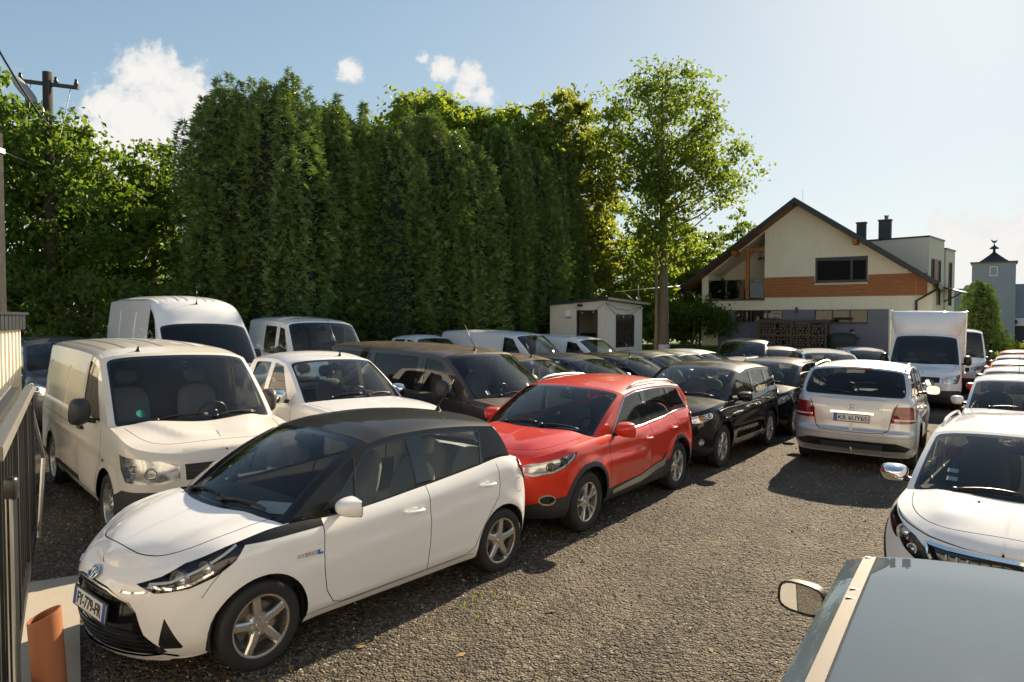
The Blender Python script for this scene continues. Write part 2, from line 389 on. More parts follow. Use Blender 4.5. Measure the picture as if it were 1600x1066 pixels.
BARK = lambda: simple('bark', (.15, .115, .08), .9, var=.45, scale=14)

# ------------------------------------------------------------------ trees
def unit(n):
    v = rng.normal(size=(n, 3)); return v/np.linalg.norm(v, axis=1)[:, None]
def leaf_mesh(name, C, size, N=None, asp=.62, fold=.25, up=None):
    """one folded four-point leaf per centre"""
    n = len(C); d = unit(n)
    if up is not None: d = d+np.asarray(up); d /= np.linalg.norm(d, axis=1)[:, None]
    s1 = np.cross(d, unit(n)); s1 /= np.maximum(np.linalg.norm(s1, axis=1), 1e-6)[:, None]; nn = np.cross(d, s1)
    sz = size*(.6+.8*rng.random(n))[:, None]
    P0 = C-d*sz*.5; P2 = C+d*sz*.5; P1 = C+s1*sz*asp*.5+nn*sz*fold*.4-d*sz*.06; P3 = C-s1*sz*asp*.5+nn*sz*fold*.4-d*sz*.06
    V = np.stack([P0, P1, P2, P3], 1).reshape(-1, 3); I = np.arange(n)[:, None]*4
    F = np.concatenate([I+np.array([0, 1, 2]), I+np.array([0, 2, 3])], 1).reshape(-1, 3)
    return mesh_np(name, V, F, smooth=False)
def broadleaf(name, label, x, y, h, lobes, nclump, leaves, size, m, trunk=.2, zb=None, clump=.45, bare=0, lean=(0, 0), cat='tree', group=None, base_h=None, twigs=True, white=None):
    """tapered trunk, limbs to the clumps, leaf clumps in the lobes (dx, dy, z, rx, ry, rz)"""
    z0 = float(gz(x, y)) if zb is None else zb
    root = empty(name, (x, y, z0)); vol = np.array([l[3]*l[4]*l[5] for l in lobes])**.75; pr = vol/vol.sum()
    ci = rng.choice(len(lobes), nclump, p=pr); L = np.array(lobes)[ci]
    u = unit(nclump); rad = (.25+.75*rng.random(nclump)**.45)[:, None]; C = L[:, :3]+u*rad*L[:, 3:6]
    C = C[C[:, 2] > .3]; nclump = len(C)
    k = leaves; off = rng.normal(size=(nclump, k, 3))*np.array([1, 1, .6])*clump*(.6+.7*rng.random((nclump, 1, 1)))*.55
    P = (C[:, None]+off).reshape(-1, 3)
    link('crown', leaf_mesh('crown', P, size, up=(0, 0, -.25)), root, m)
    tm = MB(); top = max(l[2]+l[5]*.5 for l in lobes); nb = 9
    pts = [(lean[0]*t+.05*math.sin(5*t+x), lean[1]*t+.05*math.cos(4*t), top*t-.15) for t in np.linspace(0, 1, nb)]
    tm.tube(pts, [trunk*(1.25 if i == 0 else 1)*(1-.85*i/(nb-1)) for i in range(nb)], 10)
    if twigs:
        sel = rng.choice(nclump, min(nclump, 46), replace=False)
        for j in sel:
            c = C[j]; t0 = np.clip((c[2]-.30*math.hypot(c[0]-lean[0], c[1]))/top*.9, .22, .92); a = np.array([lean[0]*t0, lean[1]*t0, top*t0-.15]); mid = (a+c)/2+np.array([0, 0, -.06*np.linalg.norm(c-a)])+rng.normal(0, .08, 3)
            r0 = trunk*(1-.85*t0)*.42; tm.tube([a, mid, c], [r0, r0*.55, .012], 5, False)
    to = tm.build('trunk', BARK(), root, True)
    if white: 
        w0 = [(p[0], p[1], p[2]) for p in pts[:1]]+[(lean[0]*white/top, lean[1]*white/top, white)]
        MB().tube(w0, [trunk*1.27, trunk*1.06], 12).build('whitewash_band', simple('whitewash', (.55, .53, .49), .9, var=.3, scale=10), to, True)
    tag(root, label, cat, group); return root
def thuja(name, label, x, y, h, rad, n, m, core, group, seedk=0., base=.2):
    """dense columnar conifer: feathery flat sprays on a lumpy column"""
    z0 = float(gz(x, y)); root = empty(name, (x, y, z0))
    prof = lambda t: rad*np.clip((1-np.clip((t-.55)/.47, 0, 1)**2.3), 0, 1)**.75*(.78+.22*np.clip(t/.12, 0, 1))
    t = rng.random(n)**.9; ph = rng.random(n)*2*np.pi
    k = rng.random(n) < .42; npl = 24; pa = rng.random(npl)*6.28; pr_ = rad*(.45+.62*rng.random(npl)); pt_ = .50+.51*rng.random(npl)**.75; pw_ = .30+.35*rng.random(npl); pi_ = rng.integers(0, npl, n)
    lump = .93+.16*np.sin(3*ph+7*t+seedk)*np.sin(9*t+seedk*3)+.13*np.sin(5*ph-15*t+2*seedk)+.09*np.sin(11*ph+29*t)
    kb = 70; bt, bp_, ba, bs = rng.random(kb), rng.random(kb)*6.28, rng.normal(0, .24, kb), .22+.35*rng.random(kb)
    dsp = np.zeros(n)
    for j in range(kb):
        dph = np.abs((ph-bp_[j]+np.pi) % (2*np.pi)-np.pi)*rad; dsp += ba[j]*np.exp(-(dph**2+((t-bt[j])*h*.6)**2)/(2*bs[j]**2))
    r_ = prof(t)*lump*(.86+.18*rng.random(n))+dsp; C = np.stack([r_*np.cos(ph), r_*np.sin(ph), base+(h-base)*t+.0], -1)
    # plumes: upright feathery shoots standing out of the column
    tq = rng.random(n); zt_ = h*pt_[pi_]; zz = zt_*(.25+.75*tq**.8); rq = pw_[pi_]*(1-np.clip((zz/zt_-.45)/.57, 0, 1)**1.6)*(.7+.4*rng.random(n))
    bx_ = np.minimum(pr_[pi_], prof(np.minimum(zz/h, .97))*1.0+.22)
    ns = 9; sa_, sr_, sh_, sw_ = rng.random(ns)*6.28, rad*.75*rng.random(ns), h*(.90+.15*rng.random(ns)), .13+.12*rng.random(ns)   # thin leader shoots at the top
    ki = rng.random(n) < .055; si = rng.integers(0, ns, n)
    C2 = np.stack([bx_*np.cos(pa[pi_])+rq*np.cos(ph), bx_*np.sin(pa[pi_])+rq*np.sin(ph), base+zz], -1); C = np.where(k[:, None], C, C2)
    t3 = rng.random(n); C3 = np.stack([sr_[si]*np.cos(sa_[si])+sw_[si]*(1-t3)*np.cos(ph), sr_[si]*np.sin(sa_[si])+sw_[si]*(1-t3)*np.sin(ph), base+sh_[si]-(1-t3)*1.5], -1); C = np.where(ki[:, None], C3, C)
    out = np.stack([np.cos(ph), np.sin(ph), .35+1.6*np.clip((t-.7)/.3, 0, 1)+rng.normal(0, .35, n)], -1); out += rng.normal(0, .35, (n, 3)); out /= np.linalg.norm(out, axis=1)[:, None]
    side = np.cross(out, np.array([0, 0, 1.])+rng.normal(0, .5, (n, 3))); side /= np.maximum(np.linalg.norm(side, axis=1), 1e-6)[:, None]
    ln = (.11+.20*rng.random(n)**1.5)[:, None]; V = []; dr = np.array([0, 0, -1.])
    for a_, l_ in ((-.75, .72), (-.25, 1.), (.28, .95), (.8, .66)):
        d = out*math.cos(a_)+side*math.sin(a_); w_ = np.cross(d, np.cross(out, side)); tip = C+d*ln*l_+dr*ln*.22; md = C+d*ln*l_*.5
        V += [C, md+w_*ln*.050, tip, md-w_*ln*.050]
    V = np.stack(V, 1).reshape(-1, 3); I = np.arange(n*4)[:, None]*4; F = np.concatenate([I+np.array([0, 1, 2]), I+np.array([0, 2, 3])], 1).reshape(-1, 3)
    link('crown', mesh_np('crown', V, F, smooth=False), root, m)
    tt = np.linspace(0, 1, 18); MB().lathe([(base+(h-base)*q*.97, max(.02, float(prof(np.array([q]))[0])*.70)) for q in tt], 14, 'z').build('light_block_core', core, root, True)  # dark solid core added inside to block light and views through the sprays
    MB().tube([(0, 0, -.2), (0, 0, h*.5), (0, 0, h*.9)], [.16, .1, .02], 8).build('trunk', BARK(), root, True)
    tag(root, label, 'conifer', group); return root
def build_trees():
    tm = leafmat('thuja_spray', (.125, .205, .042), (.20, .30, .03), var=.6, rough=.36, spec=.8, tw=.30)
    core = simple('thuja_block_core', (.010, .016, .006), .95, var=.4, scale=6)
    words = ['leftmost and widest', 'second', 'third', 'fourth', 'fifth', 'sixth', 'seventh', 'eighth', 'rightmost']
    pos = [(-9.15, 22.7, 9.4, 1.5), (-7.55, 22.9, 9.6, 1.75), (-6.2, 24.7, 9.5, 1.45), (-4.75, 25.4, 9.1, 1.75), (-3.1, 27.1, 9.9, 1.55), (-2.1, 28.0, 9.3, 1.65), (-.5, 30.4, 10.5, 1.5), (.5, 31.6, 10.0, 1.75), (2.0, 33.7, 10.9, 1.5)]
    for i, (x, y, h, r_) in enumerate(pos):
        thuja('thuja_conifer', '%s dark green conifer in the tall hedge, counting from the left' % words[i] if 0 < i < 8 else '%s dark green conifer of the tall hedge' % words[i], x, y, h, r_, 22000, tm, core, 'conifers of the tall hedge', i*1.7)
    g1 = leafmat('maple_leaf', (.065, .115, .018), (.22, .34, .025)); g2 = leafmat('lime_leaf', (.095, .145, .02), (.38, .48, .035)); g3 = leafmat('walnut_leaf', (.085, .135, .022), (.30, .40, .035)); g4 = leafmat('autumn_leaf', (.10, .125, .022), (.36, .40, .04)); gd = leafmat('dark_leaf', (.065, .105, .018), (.20, .28, .025))  # the last leaf colour is the darkest of the set
    grp = 'broadleaved trees around the yard'
    broadleaf('walnut_tree', 'tall walnut tree with whitewashed trunk between shed and house', 7.12, 33., 15, [(-.2, 0, 11.2, 3.1, 2.6, 2.7), (1.2, 0, 9.4, 3.2, 2.4, 1.9), (-1.7, 0, 9.6, 2.3, 2.2, 2.0), (.2, 0, 13.0, 2.2, 1.8, 1.3), (.1, 0, 6.6, 1.5, 1.3, 1.8), (3.2, 0, 9.7, 1.3, 1.2, 1.0), (-3.0, 0, 12.2, 1.0, .9, 1.0)], 400, 36, .20, g3, .27, clump=.56, group=grp, lean=(-.1, 0), white=1.35)
    broadleaf('slender_tree', 'slender bare trunk with small crown just left of the walnut tree', 6.55, 32.0, 9, [(.1, 0, 7.6, .9, .8, 1.6), (-.5, 0, 6.2, .7, .6, .8)], 46, 26, .22, g2, .12, group=grp, twigs=False)
    broadleaf('maple_tree', 'bright green maple rising behind the middle of the hedge', -3.6, 31.5, 12, [(-.2, 0, 10.6, 2.4, 2, 1.9), (1.7, 0, 10.0, 2.0, 2, 1.7), (-1.8, 0, 9.3, 1.6, 1.8, 1.6), (0, 0, 8, 3, 2, 2)], 460, 34, .26, g2, .25, group=grp)
    broadleaf('maple_tree', 'reddish tipped young tree rising behind the hedge right of the maple', -.6, 32.5, 11.5, [(0, 0, 10.7, 1.2, 1.2, 1.8), (1.3, 0, 10.0, 1.3, 1.2, 1.6), (0, 0, 8.6, 2, 1.6, 2)], 260, 34, .25, g2, .2, group=grp)
    broadleaf('maple_tree', 'tall brownish topped tree behind the right end of the hedge', 2.6, 35., 14, [(0, 0, 11.6, 1.8, 1.7, 2.1), (.9, 0, 9.0, 2.0, 1.8, 2.4), (-1.3, 0, 10.4, 1.8, 1.6, 2.2), (.6, 0, 5.5, 2.2, 2, 2.5)], 440, 34, .27, g4, .26, group=grp)
    broadleaf('lime_tree', 'sunlit yellow green tree right of the hedge behind the shed', 5.2, 38., 9, [(0, 0, 6.2, 2.3, 2, 2.2), (-1.5, 0, 4.4, 2.2, 2, 2.2), (1.6, 0, 4.2, 2.2, 2, 2.2), (0, 0, 2.2, 3.4, 2, 1.6)], 230, 32, .27, g2, .18, group=grp)
    broadleaf('lime_tree', 'dark round tree behind the gutter pipe left of the house', 11.2, 45.5, 8, [(0, 0, 5.6, 2.8, 2.2, 2.3), (-2, 0, 4.4, 2.0, 2, 1.8), (1, 0, 2.4, 2.6, 2, 1.8)], 170, 30, .30, gd, .2, group=grp)
    broadleaf('lime_tree', 'small tree top peeking over the left roof slope of the house', 16.6, 52., 11, [(0, 0, 8.9, 1.5, 1.4, 2.0), (-.7, 0, 7.0, 2.2, 2, 2.2), (0, 0, 4, 2.6, 2, 2.4)], 130, 28, .30, gd, .2, group=grp)
    broadleaf('birch_tree', 'leafy tree between shed hedge and house far behind', 9.0, 42., 8, [(0, 0, 5.4, 2.6, 2, 2.2), (2, 0, 3.6, 2.2, 2, 1.8), (-2, 0, 3.4, 2.2, 2, 1.8)], 160, 30, .28, g2, .2, group=grp)
    broadleaf('maple_tree', 'large leafy tree at the left edge around the utility pole', -15.6, 21.5, 11, [(-.6, 0, 7.4, 1.9, 1.7, 1.9), (1.4, 0, 6.3, 1.9, 1.7, 1.7), (-1.9, 0, 8.0, 1.6, 1.5, 1.6), (2.6, 0, 4.6, 1.9, 1.7, 1.6), (0, 0, 4.6, 2.6, 2, 2.2), (.5, 0, 2.2, 3.4, 2.2, 1.6)], 560, 38, .21, g1, .2, group=grp)
    broadleaf('maple_tree', 'round leafy tree left of the conifer hedge below the cloud', -13.0, 25.5, 9.5, [(0, 0, 6.6, 1.9, 1.8, 1.5), (-1.2, 0, 5.2, 1.9, 1.8, 1.7), (1.2, 0, 5.6, 1.9, 1.8, 1.6), (0, 0, 3, 2.8, 2.2, 2.0)], 460, 38, .21, g1, .2, group=grp)
    broadleaf('hedge_bush', 'low dark bush behind the dark SUV at the left', -11.6, 19.6, 4, [(0, 0, 1.9, 2.0, 1.2, 1.4), (-2, .3, 2.0, 1.8, 1.2, 1.4), (1.5, .6, 1.7, 1.3, 1, 1.2)], 150, 34, .19, gd, .08, cat='bush', group='bushes')
    broadleaf('vine_hedge', 'leafy vine hedge along the bank left of the house', 9.9, 38.2, 3, [(-1.6, 0, 2.0, 1.3, .5, .55), (.2, -.3, 1.9, 1.5, .5, .6), (1.2, -.6, 1.3, .7, .4, .7)], 90, 34, .19, g1, .04, cat='hedge', group='bushes', twigs=False)
    broadleaf('garden_bush', 'sunlit low bush on the bank just right of the shed', 7.2, 40.0, 3, [(0, 0, 1.6, 2.2, 1.2, 1.5), (-1.8, 0, 1.3, 1.6, 1.2, 1.3), (1.8, 0, 1.2, 1.5, 1.2, 1.2)], 190, 36, .22, g2, .05, cat='bush', group='bushes', twigs=False)
    broadleaf('garden_bush', 'sunlit low bush on the bank beside the house corner', 11.0, 42.5, 3, [(0, 0, 1.5, 2.2, 1.2, 1.5), (-2, 0, 1.4, 1.8, 1.2, 1.4)], 150, 36, .22, g2, .05, cat='bush', group='bushes', twigs=False)
    # row of trees closing the view far behind
    for i, (x, y, s_) in enumerate([(-40, 62, 1.2), (-30, 58, 1.0), (-21, 60, 1.1), (-12, 64, 1.2), (20, 78, .8), (30, 84, .7), (70, 95, .8), (58, 98, .75)]):
        w_ = ['far left', 'second from the left', 'third from the left', 'fourth from the left', 'left of the two behind the house', 'right of the two behind the house', 'far right', 'second from the right'][i]
        broadleaf('background_tree', 'distant dark tree, %s in the row beyond the yard' % w_, x, y, 9*s_, [(0, 0, 6*s_, 4*s_, 3, 3*s_), (-3*s_, 0, 4*s_, 3*s_, 3, 2.6*s_), (3*s_, 0, 4*s_, 3*s_, 3, 2.6*s_), (0, 0, 2*s_, 5*s_, 3, 2*s_)], 120, 22, .5, gd, .25, group='distant trees', clump=.8, twigs=False)
    thuja('thuja_conifer', 'dark conifer column between the house wing and the grey tower', 31.4, 47.0, 5.4, .95, 8000, tm, core, None, 3., 0)
    thuja('thuja_conifer', 'small dark conifer right beside the larger one near the tower', 32.9, 47.8, 2.7, .8, 4000, tm, core, None, 5., 0)

# ------------------------------------------------------------------ surfaces for vehicle bodies
class Pch:
    """monotone cubic through points"""
    def __init__(s, pts):
        p = sorted(pts); x = np.array([q[0] for q in p], float); y = np.array([q[1] for q in p], float)
        s.x, s.y = x, y; h = np.diff(x); dl = np.diff(y)/h; n = len(x); m = np.zeros(n)
        if n == 2: m[:] = dl[0]
        else:
            for i in range(1, n-1):
                if dl[i-1]*dl[i] > 0:
                    w1 = 2*h[i]+h[i-1]; w2 = h[i]+2*h[i-1]; m[i] = (w1+w2)/(w1/dl[i-1]+w2/dl[i])
            m[0] = dl[0]; m[-1] = dl[-1]
        s.m = m; s.h = h
    def __call__(s, t):
        t = np.asarray(t, float); tt = np.clip(t, s.x[0], s.x[-1])
        i = np.clip(np.searchsorted(s.x, tt, side='right')-1, 0, len(s.x)-2)
        h = s.h[i]; u = (tt-s.x[i])/h; u2 = u*u; u3 = u2*u
        return (2*u3-3*u2+1)*s.y[i]+(u3-2*u2+u)*h*s.m[i]+(-2*u3+3*u2)*s.y[i+1]+(u3-u2)*h*s.m[i+1]
def inpoly(P, poly):
    x, y = P[:, 0], P[:, 1]; r = np.zeros(len(P), bool); n = len(poly); j = n-1
    for i in range(n):
        xi, yi = poly[i]; xj, yj = poly[j]
        if yi != yj:
            c = ((yi > y) != (yj > y)) & (x < (xj-xi)*(y-yi)/(yj-yi)+xi); r ^= c
        j = i
    return r
def dist_line(P, pl):
    d = np.full(len(P), 1e9)
    for (a, b) in zip(pl[:-1], pl[1:]):
        a = np.array(a, float); b = np.array(b, float); ab = b-a; t = np.clip(((P-a)@ab)/max(ab@ab, 1e-12), 0, 1)
        d = np.minimum(d, np.hypot(*(P-a-t[:, None]*ab).T))
    return d
def chaikin(poly, n=2, closed=True):
    p = [np.array(q, float) for q in poly]
    for _ in range(n):
        o = []; m = len(p)
        for i in range(m if closed else m-1):
            a, b = p[i], p[(i+1) % m]; o += [a*.75+b*.25, a*.25+b*.75]
        if not closed: o = [p[0]]+o+[p[-1]]
        p = o
    return [tuple(q) for q in p]
def rcorner(poly, r, seg=3):
    """round the corners of a polygon by radius-like distance r"""
    o = []; n = len(poly)
    for i in range(n):
        p = np.array(poly[i], float); a = np.array(poly[i-1], float); b = np.array(poly[(i+1) % n], float)
        la, lb = np.linalg.norm(a-p), np.linalg.norm(b-p); ra = min(r, la*.45); rb = min(r, lb*.45)
        p0 = p+(a-p)/max(la, 1e-9)*ra; p1 = p+(b-p)/max(lb, 1e-9)*rb
        for k in range(seg+1):
            t = k/seg; o.append(tuple((1-t)**2*p0+2*t*(1-t)*p+t*t*p1))
    return o
def densify(pl, step, closed=False):
    o = []; n = len(pl)
    for i in range(n if closed else n-1):
        a = np.array(pl[i], float); b = np.array(pl[(i+1) % n], float); k = max(1, int(np.linalg.norm(b-a)/step))
        o += [tuple(a+(b-a)*j/k) for j in range(k)]
    if not closed: o.append(tuple(pl[-1]))
    return o
def stroke_poly(pl, w):
    p = np.array(pl, float); t = np.gradient(p, axis=0); t /= np.maximum(np.hypot(t[:, 0], t[:, 1]), 1e-9)[:, None]
    n = np.stack([-t[:, 1], t[:, 0]], 1)*w/2
    return [tuple(q) for q in np.concatenate([p+n, (p-n)[::-1]])]

def patch(dom, regs, fn, gs, flip=False, fd=.004):
    """cut a parameter-space polygon into named regions along exact outlines and lift it onto fn(u,v)->xyz.
    regs: (name, kind 'poly'|'line', pts, w). Returns V, N, {name: tris}"""
    pts = []; edges = []
    def addloop(q, closed=True):
        b = len(pts); pts.extend([Vector((float(x), float(y))) for x, y in q]); n = len(q)
        edges.extend([(b+i, b+(i+1) % n) for i in range(n if closed else n-1)])
    addloop(dom)
    for (nm, kd, q, wd) in regs:
        if kd == 'poly': addloop(densify(q, gs*.8, True))
        else: addloop(stroke_poly(densify(q, gs*.8), wd))
    D = np.array(dom); lo, hi = D.min(0), D.max(0)
    nx, ny = int((hi[0]-lo[0])/gs)+1, int((hi[1]-lo[1])/gs)+1
    G = np.stack(np.meshgrid(lo[0]+(np.arange(nx)+.5)*gs, lo[1]+(np.arange(ny)+.5)*gs, indexing='ij'), -1).reshape(-1, 2)
    G = G[inpoly(G, dom)]
    pts.extend([Vector((float(x), float(y))) for x, y in G])
    vo, eo, fo, *_ = delaunay_2d_cdt(pts, edges, [], 0, 1e-5)
    P = np.array([(v.x, v.y) for v in vo]); T = np.array([f for f in fo if len(f) == 3], int)
    C = P[T].mean(1)
    ar = np.abs(np.cross(P[T[:, 1]]-P[T[:, 0]], P[T[:, 2]]-P[T[:, 0]]))
    k = inpoly(C, dom) & (ar > 1e-9); T, C = T[k], C[k]
    cls = np.zeros(len(T), int)
    for i, (nm, kd, q, wd) in enumerate(regs):
        sel = inpoly(C, q) if kd == 'poly' else dist_line(C, densify(q, gs*.8)) < wd*.52
        cls[sel] = i+1
    V = fn(P[:, 0], P[:, 1])
    h = fd
    Nn = np.cross(fn(P[:, 0]+h, P[:, 1])-fn(P[:, 0]-h, P[:, 1]), fn(P[:, 0], P[:, 1]+h)-fn(P[:, 0], P[:, 1]-h))
    Nn /= np.maximum(np.linalg.norm(Nn, axis=1), 1e-12)[:, None]
    # orient triangles with ccw in (u,v) => normal du x dv
    a2 = np.cross(P[T[:, 1]]-P[T[:, 0]], P[T[:, 2]]-P[T[:, 0]]); T[a2 < 0] = T[a2 < 0][:, ::-1]
    if flip: T = T[:, ::-1]; Nn = -Nn
    out = {}
    out['base'] = T[cls == 0]
    for i, (nm, kd, q, wd) in enumerate(regs):
        t = T[cls == i+1]
        if len(t): out[nm] = np.concatenate([out[nm], t]) if nm in out else t
    return V, Nn, out

def region_mesh(name, V, N, T, push=0., mirror=False, both=False, wall=True):
    used, inv = np.unique(T, return_inverse=True); t = inv.reshape(T.shape); v = V[used].copy(); n = N[used].copy()
    if push:
        v0 = v.copy(); v = v+n*push
        if wall:
            e = np.concatenate([t[:, [0, 1]], t[:, [1, 2]], t[:, [2, 0]]]); key = np.sort(e, 1)
            u, idx, cnt = np.unique(key, axis=0, return_index=True, return_counts=True); be = e[idx[cnt == 1]]
            if both: be = be[~((np.abs(v0[be[:, 0], 1]) < 1e-3) & (np.abs(v0[be[:, 1], 1]) < 1e-3))]
            if len(be):
                # wall verts duplicated so they get own normals
                a0, b0, a1, b1 = v0[be[:, 0]], v0[be[:, 1]], v[be[:, 0]], v[be[:, 1]]
                k = len(v); m = len(be); wv = np.concatenate([a0, b0, a1, b1]); I = np.arange(m)+k
                wt = np.concatenate([np.stack([I, I+m, I+3*m], 1), np.stack([I, I+3*m, I+2*m], 1)])
                if push > 0: wt = wt[:, ::-1]
                wn = np.cross(b0-a0, n[be[:, 0]]); wn /= np.maximum(np.linalg.norm(wn, axis=1), 1e-9)[:, None]
                if push < 0: wn = -wn
                v = np.concatenate([v, wv]); n = np.concatenate([n, np.tile(wn, (4, 1))]); t = np.concatenate([t, wt])
    def mir(v, n, t): 
        s = np.array([1, -1, 1]); return v*s, n*s, t[:, ::-1]
    if both:
        v2, n2, t2 = mir(v, n, t); v, n, t = np.concatenate([v, v2]), np.concatenate([n, n2]), np.concatenate([t, t2+len(v)])
    elif mirror: v, n, t = mir(v, n, t)
    return mesh_np(name, v, np.ascontiguousarray(t), n)

# ------------------------------------------------------------------ wheels
WHEELS = {}
def wheel_meshes(r, tw, style, rimr):
    key = (round(r, 3), tw, style, rimr)
    if key in WHEELS: return WHEELS[key]
    hw = tw/2; h = r-rimr
    prof = [(-hw*.80, rimr*.98), (-hw*.96, rimr+h*.25), (-hw, rimr+h*.55), (-hw*.93, r-h*.18), (-hw*.80, r-.006), (-hw*.6, r)]
    for g in (-.32, .32):
        prof += [(hw*(g-.07), r), (hw*(g-.05), r-.008), (hw*(g+.05), r-.008), (hw*(g+.07), r)]
    prof += [(hw*.6, r), (hw*.80, r-.006), (hw*.93, r-h*.18), (hw, rimr+h*.55), (hw*.96, rimr+h*.25), (hw*.80, rimr*.98)]
    t = MB().lathe(prof, 48); tm = t.build('tyre', M['tyre'], None, True, 40).data
    b = MB(); o = hw*.86
    b.lathe([(-hw*.8, rimr*.93), (hw*.4, rimr*.90), (o*.93, rimr*.93), (o, rimr*.985), (o, rimr*1.005), (o*.9, rimr*.995), (-hw*.8, rimr*.99)], 40)
    kind, n = style
    def bar(a, w0, w1, r0, r1, y0, y1, th=.022, tw_=0.):
        ca, sa = math.cos(a), math.sin(a); ca2, sa2 = math.cos(a+tw_), math.sin(a+tw_)
        V = []
        for (rr, ww, yy, c_, s_) in ((r0, w0, y0, ca, sa), ((r0+r1)/2, (w0*.35+w1*.65)*.92, (y0*.3+y1*.7)+.004, (ca+ca2)/2, (sa+sa2)/2), (r1, w1, y1, ca2, sa2)):
            for (sx, dy) in ((-1, 0), (-.62, .011), (.62, .011), (1, 0), (1, -th), (-1, -th)):
                V.append((rr*c_-sx*ww/2*s_, yy+dy, rr*s_+sx*ww/2*c_))
        F = []
        for k in range(2):
            for j in range(6): F.append((k*6+j, k*6+(j+1) % 6, k*6+6+(j+1) % 6, k*6+6+j))
        b.add(V, F)
    yf = o*.80
    for k in range(n):
        a = 2*math.pi*k/n+math.pi/2
        if kind == 'star': bar(a, .075, .062, .03, rimr*.965, yf-.018, yf-.004)
        elif kind == 'twin':
            bar(a-.10, .030, .034, .04, rimr*.965, yf-.01, yf-.002, tw_=-.10); bar(a+.10, .030, .034, .04, rimr*.965, yf-.01, yf-.002, tw_=.10)
        elif kind == 'multi': bar(a, .036, .030, .04, rimr*.965, yf-.012, yf-.004)
        elif kind == 'steel': bar(a, .12, .16, .05, rimr*.95, yf-.05, yf-.03)
    b.lathe([(yf-.06, .085), (yf-.02, .085), (yf-.006, .072), (yf-.004, .036), (yf+.004, .032), (yf+.005, .0005)], 20)
    for k in range(5 if kind != 'star' else 4):
        a = 2*math.pi*(k+.5)/(5 if kind != 'star' else 4)+math.pi/2
        b.lathe([(yf-.008, .011), (yf+.004, .010), (yf+.005, .0005)], 8, c=(.055*math.cos(a), 0, .055*math.sin(a)))
    rm = b.build('rim', M['alloy'], None, True, 35).data
    d = MB().lathe([(-hw*.2, rimr*.70), (0, rimr*.70), (.004, rimr*.66), (.006, .07), (.0, .0005)], 28)
    d.lathe([(-hw*.75, rimr*.92), (-hw*.7, .001)], 24)
    dm = d.build('brake_disc', M['steel'], None, True, 35).data
    for nm in ('tyre', 'rim', 'brake_disc'):
        for o_ in [q for q in COL.objects if q.data in (tm, rm, dm)]: bpy.data.objects.remove(o_)
    WHEELS[key] = (tm, rm, dm); return WHEELS[key]

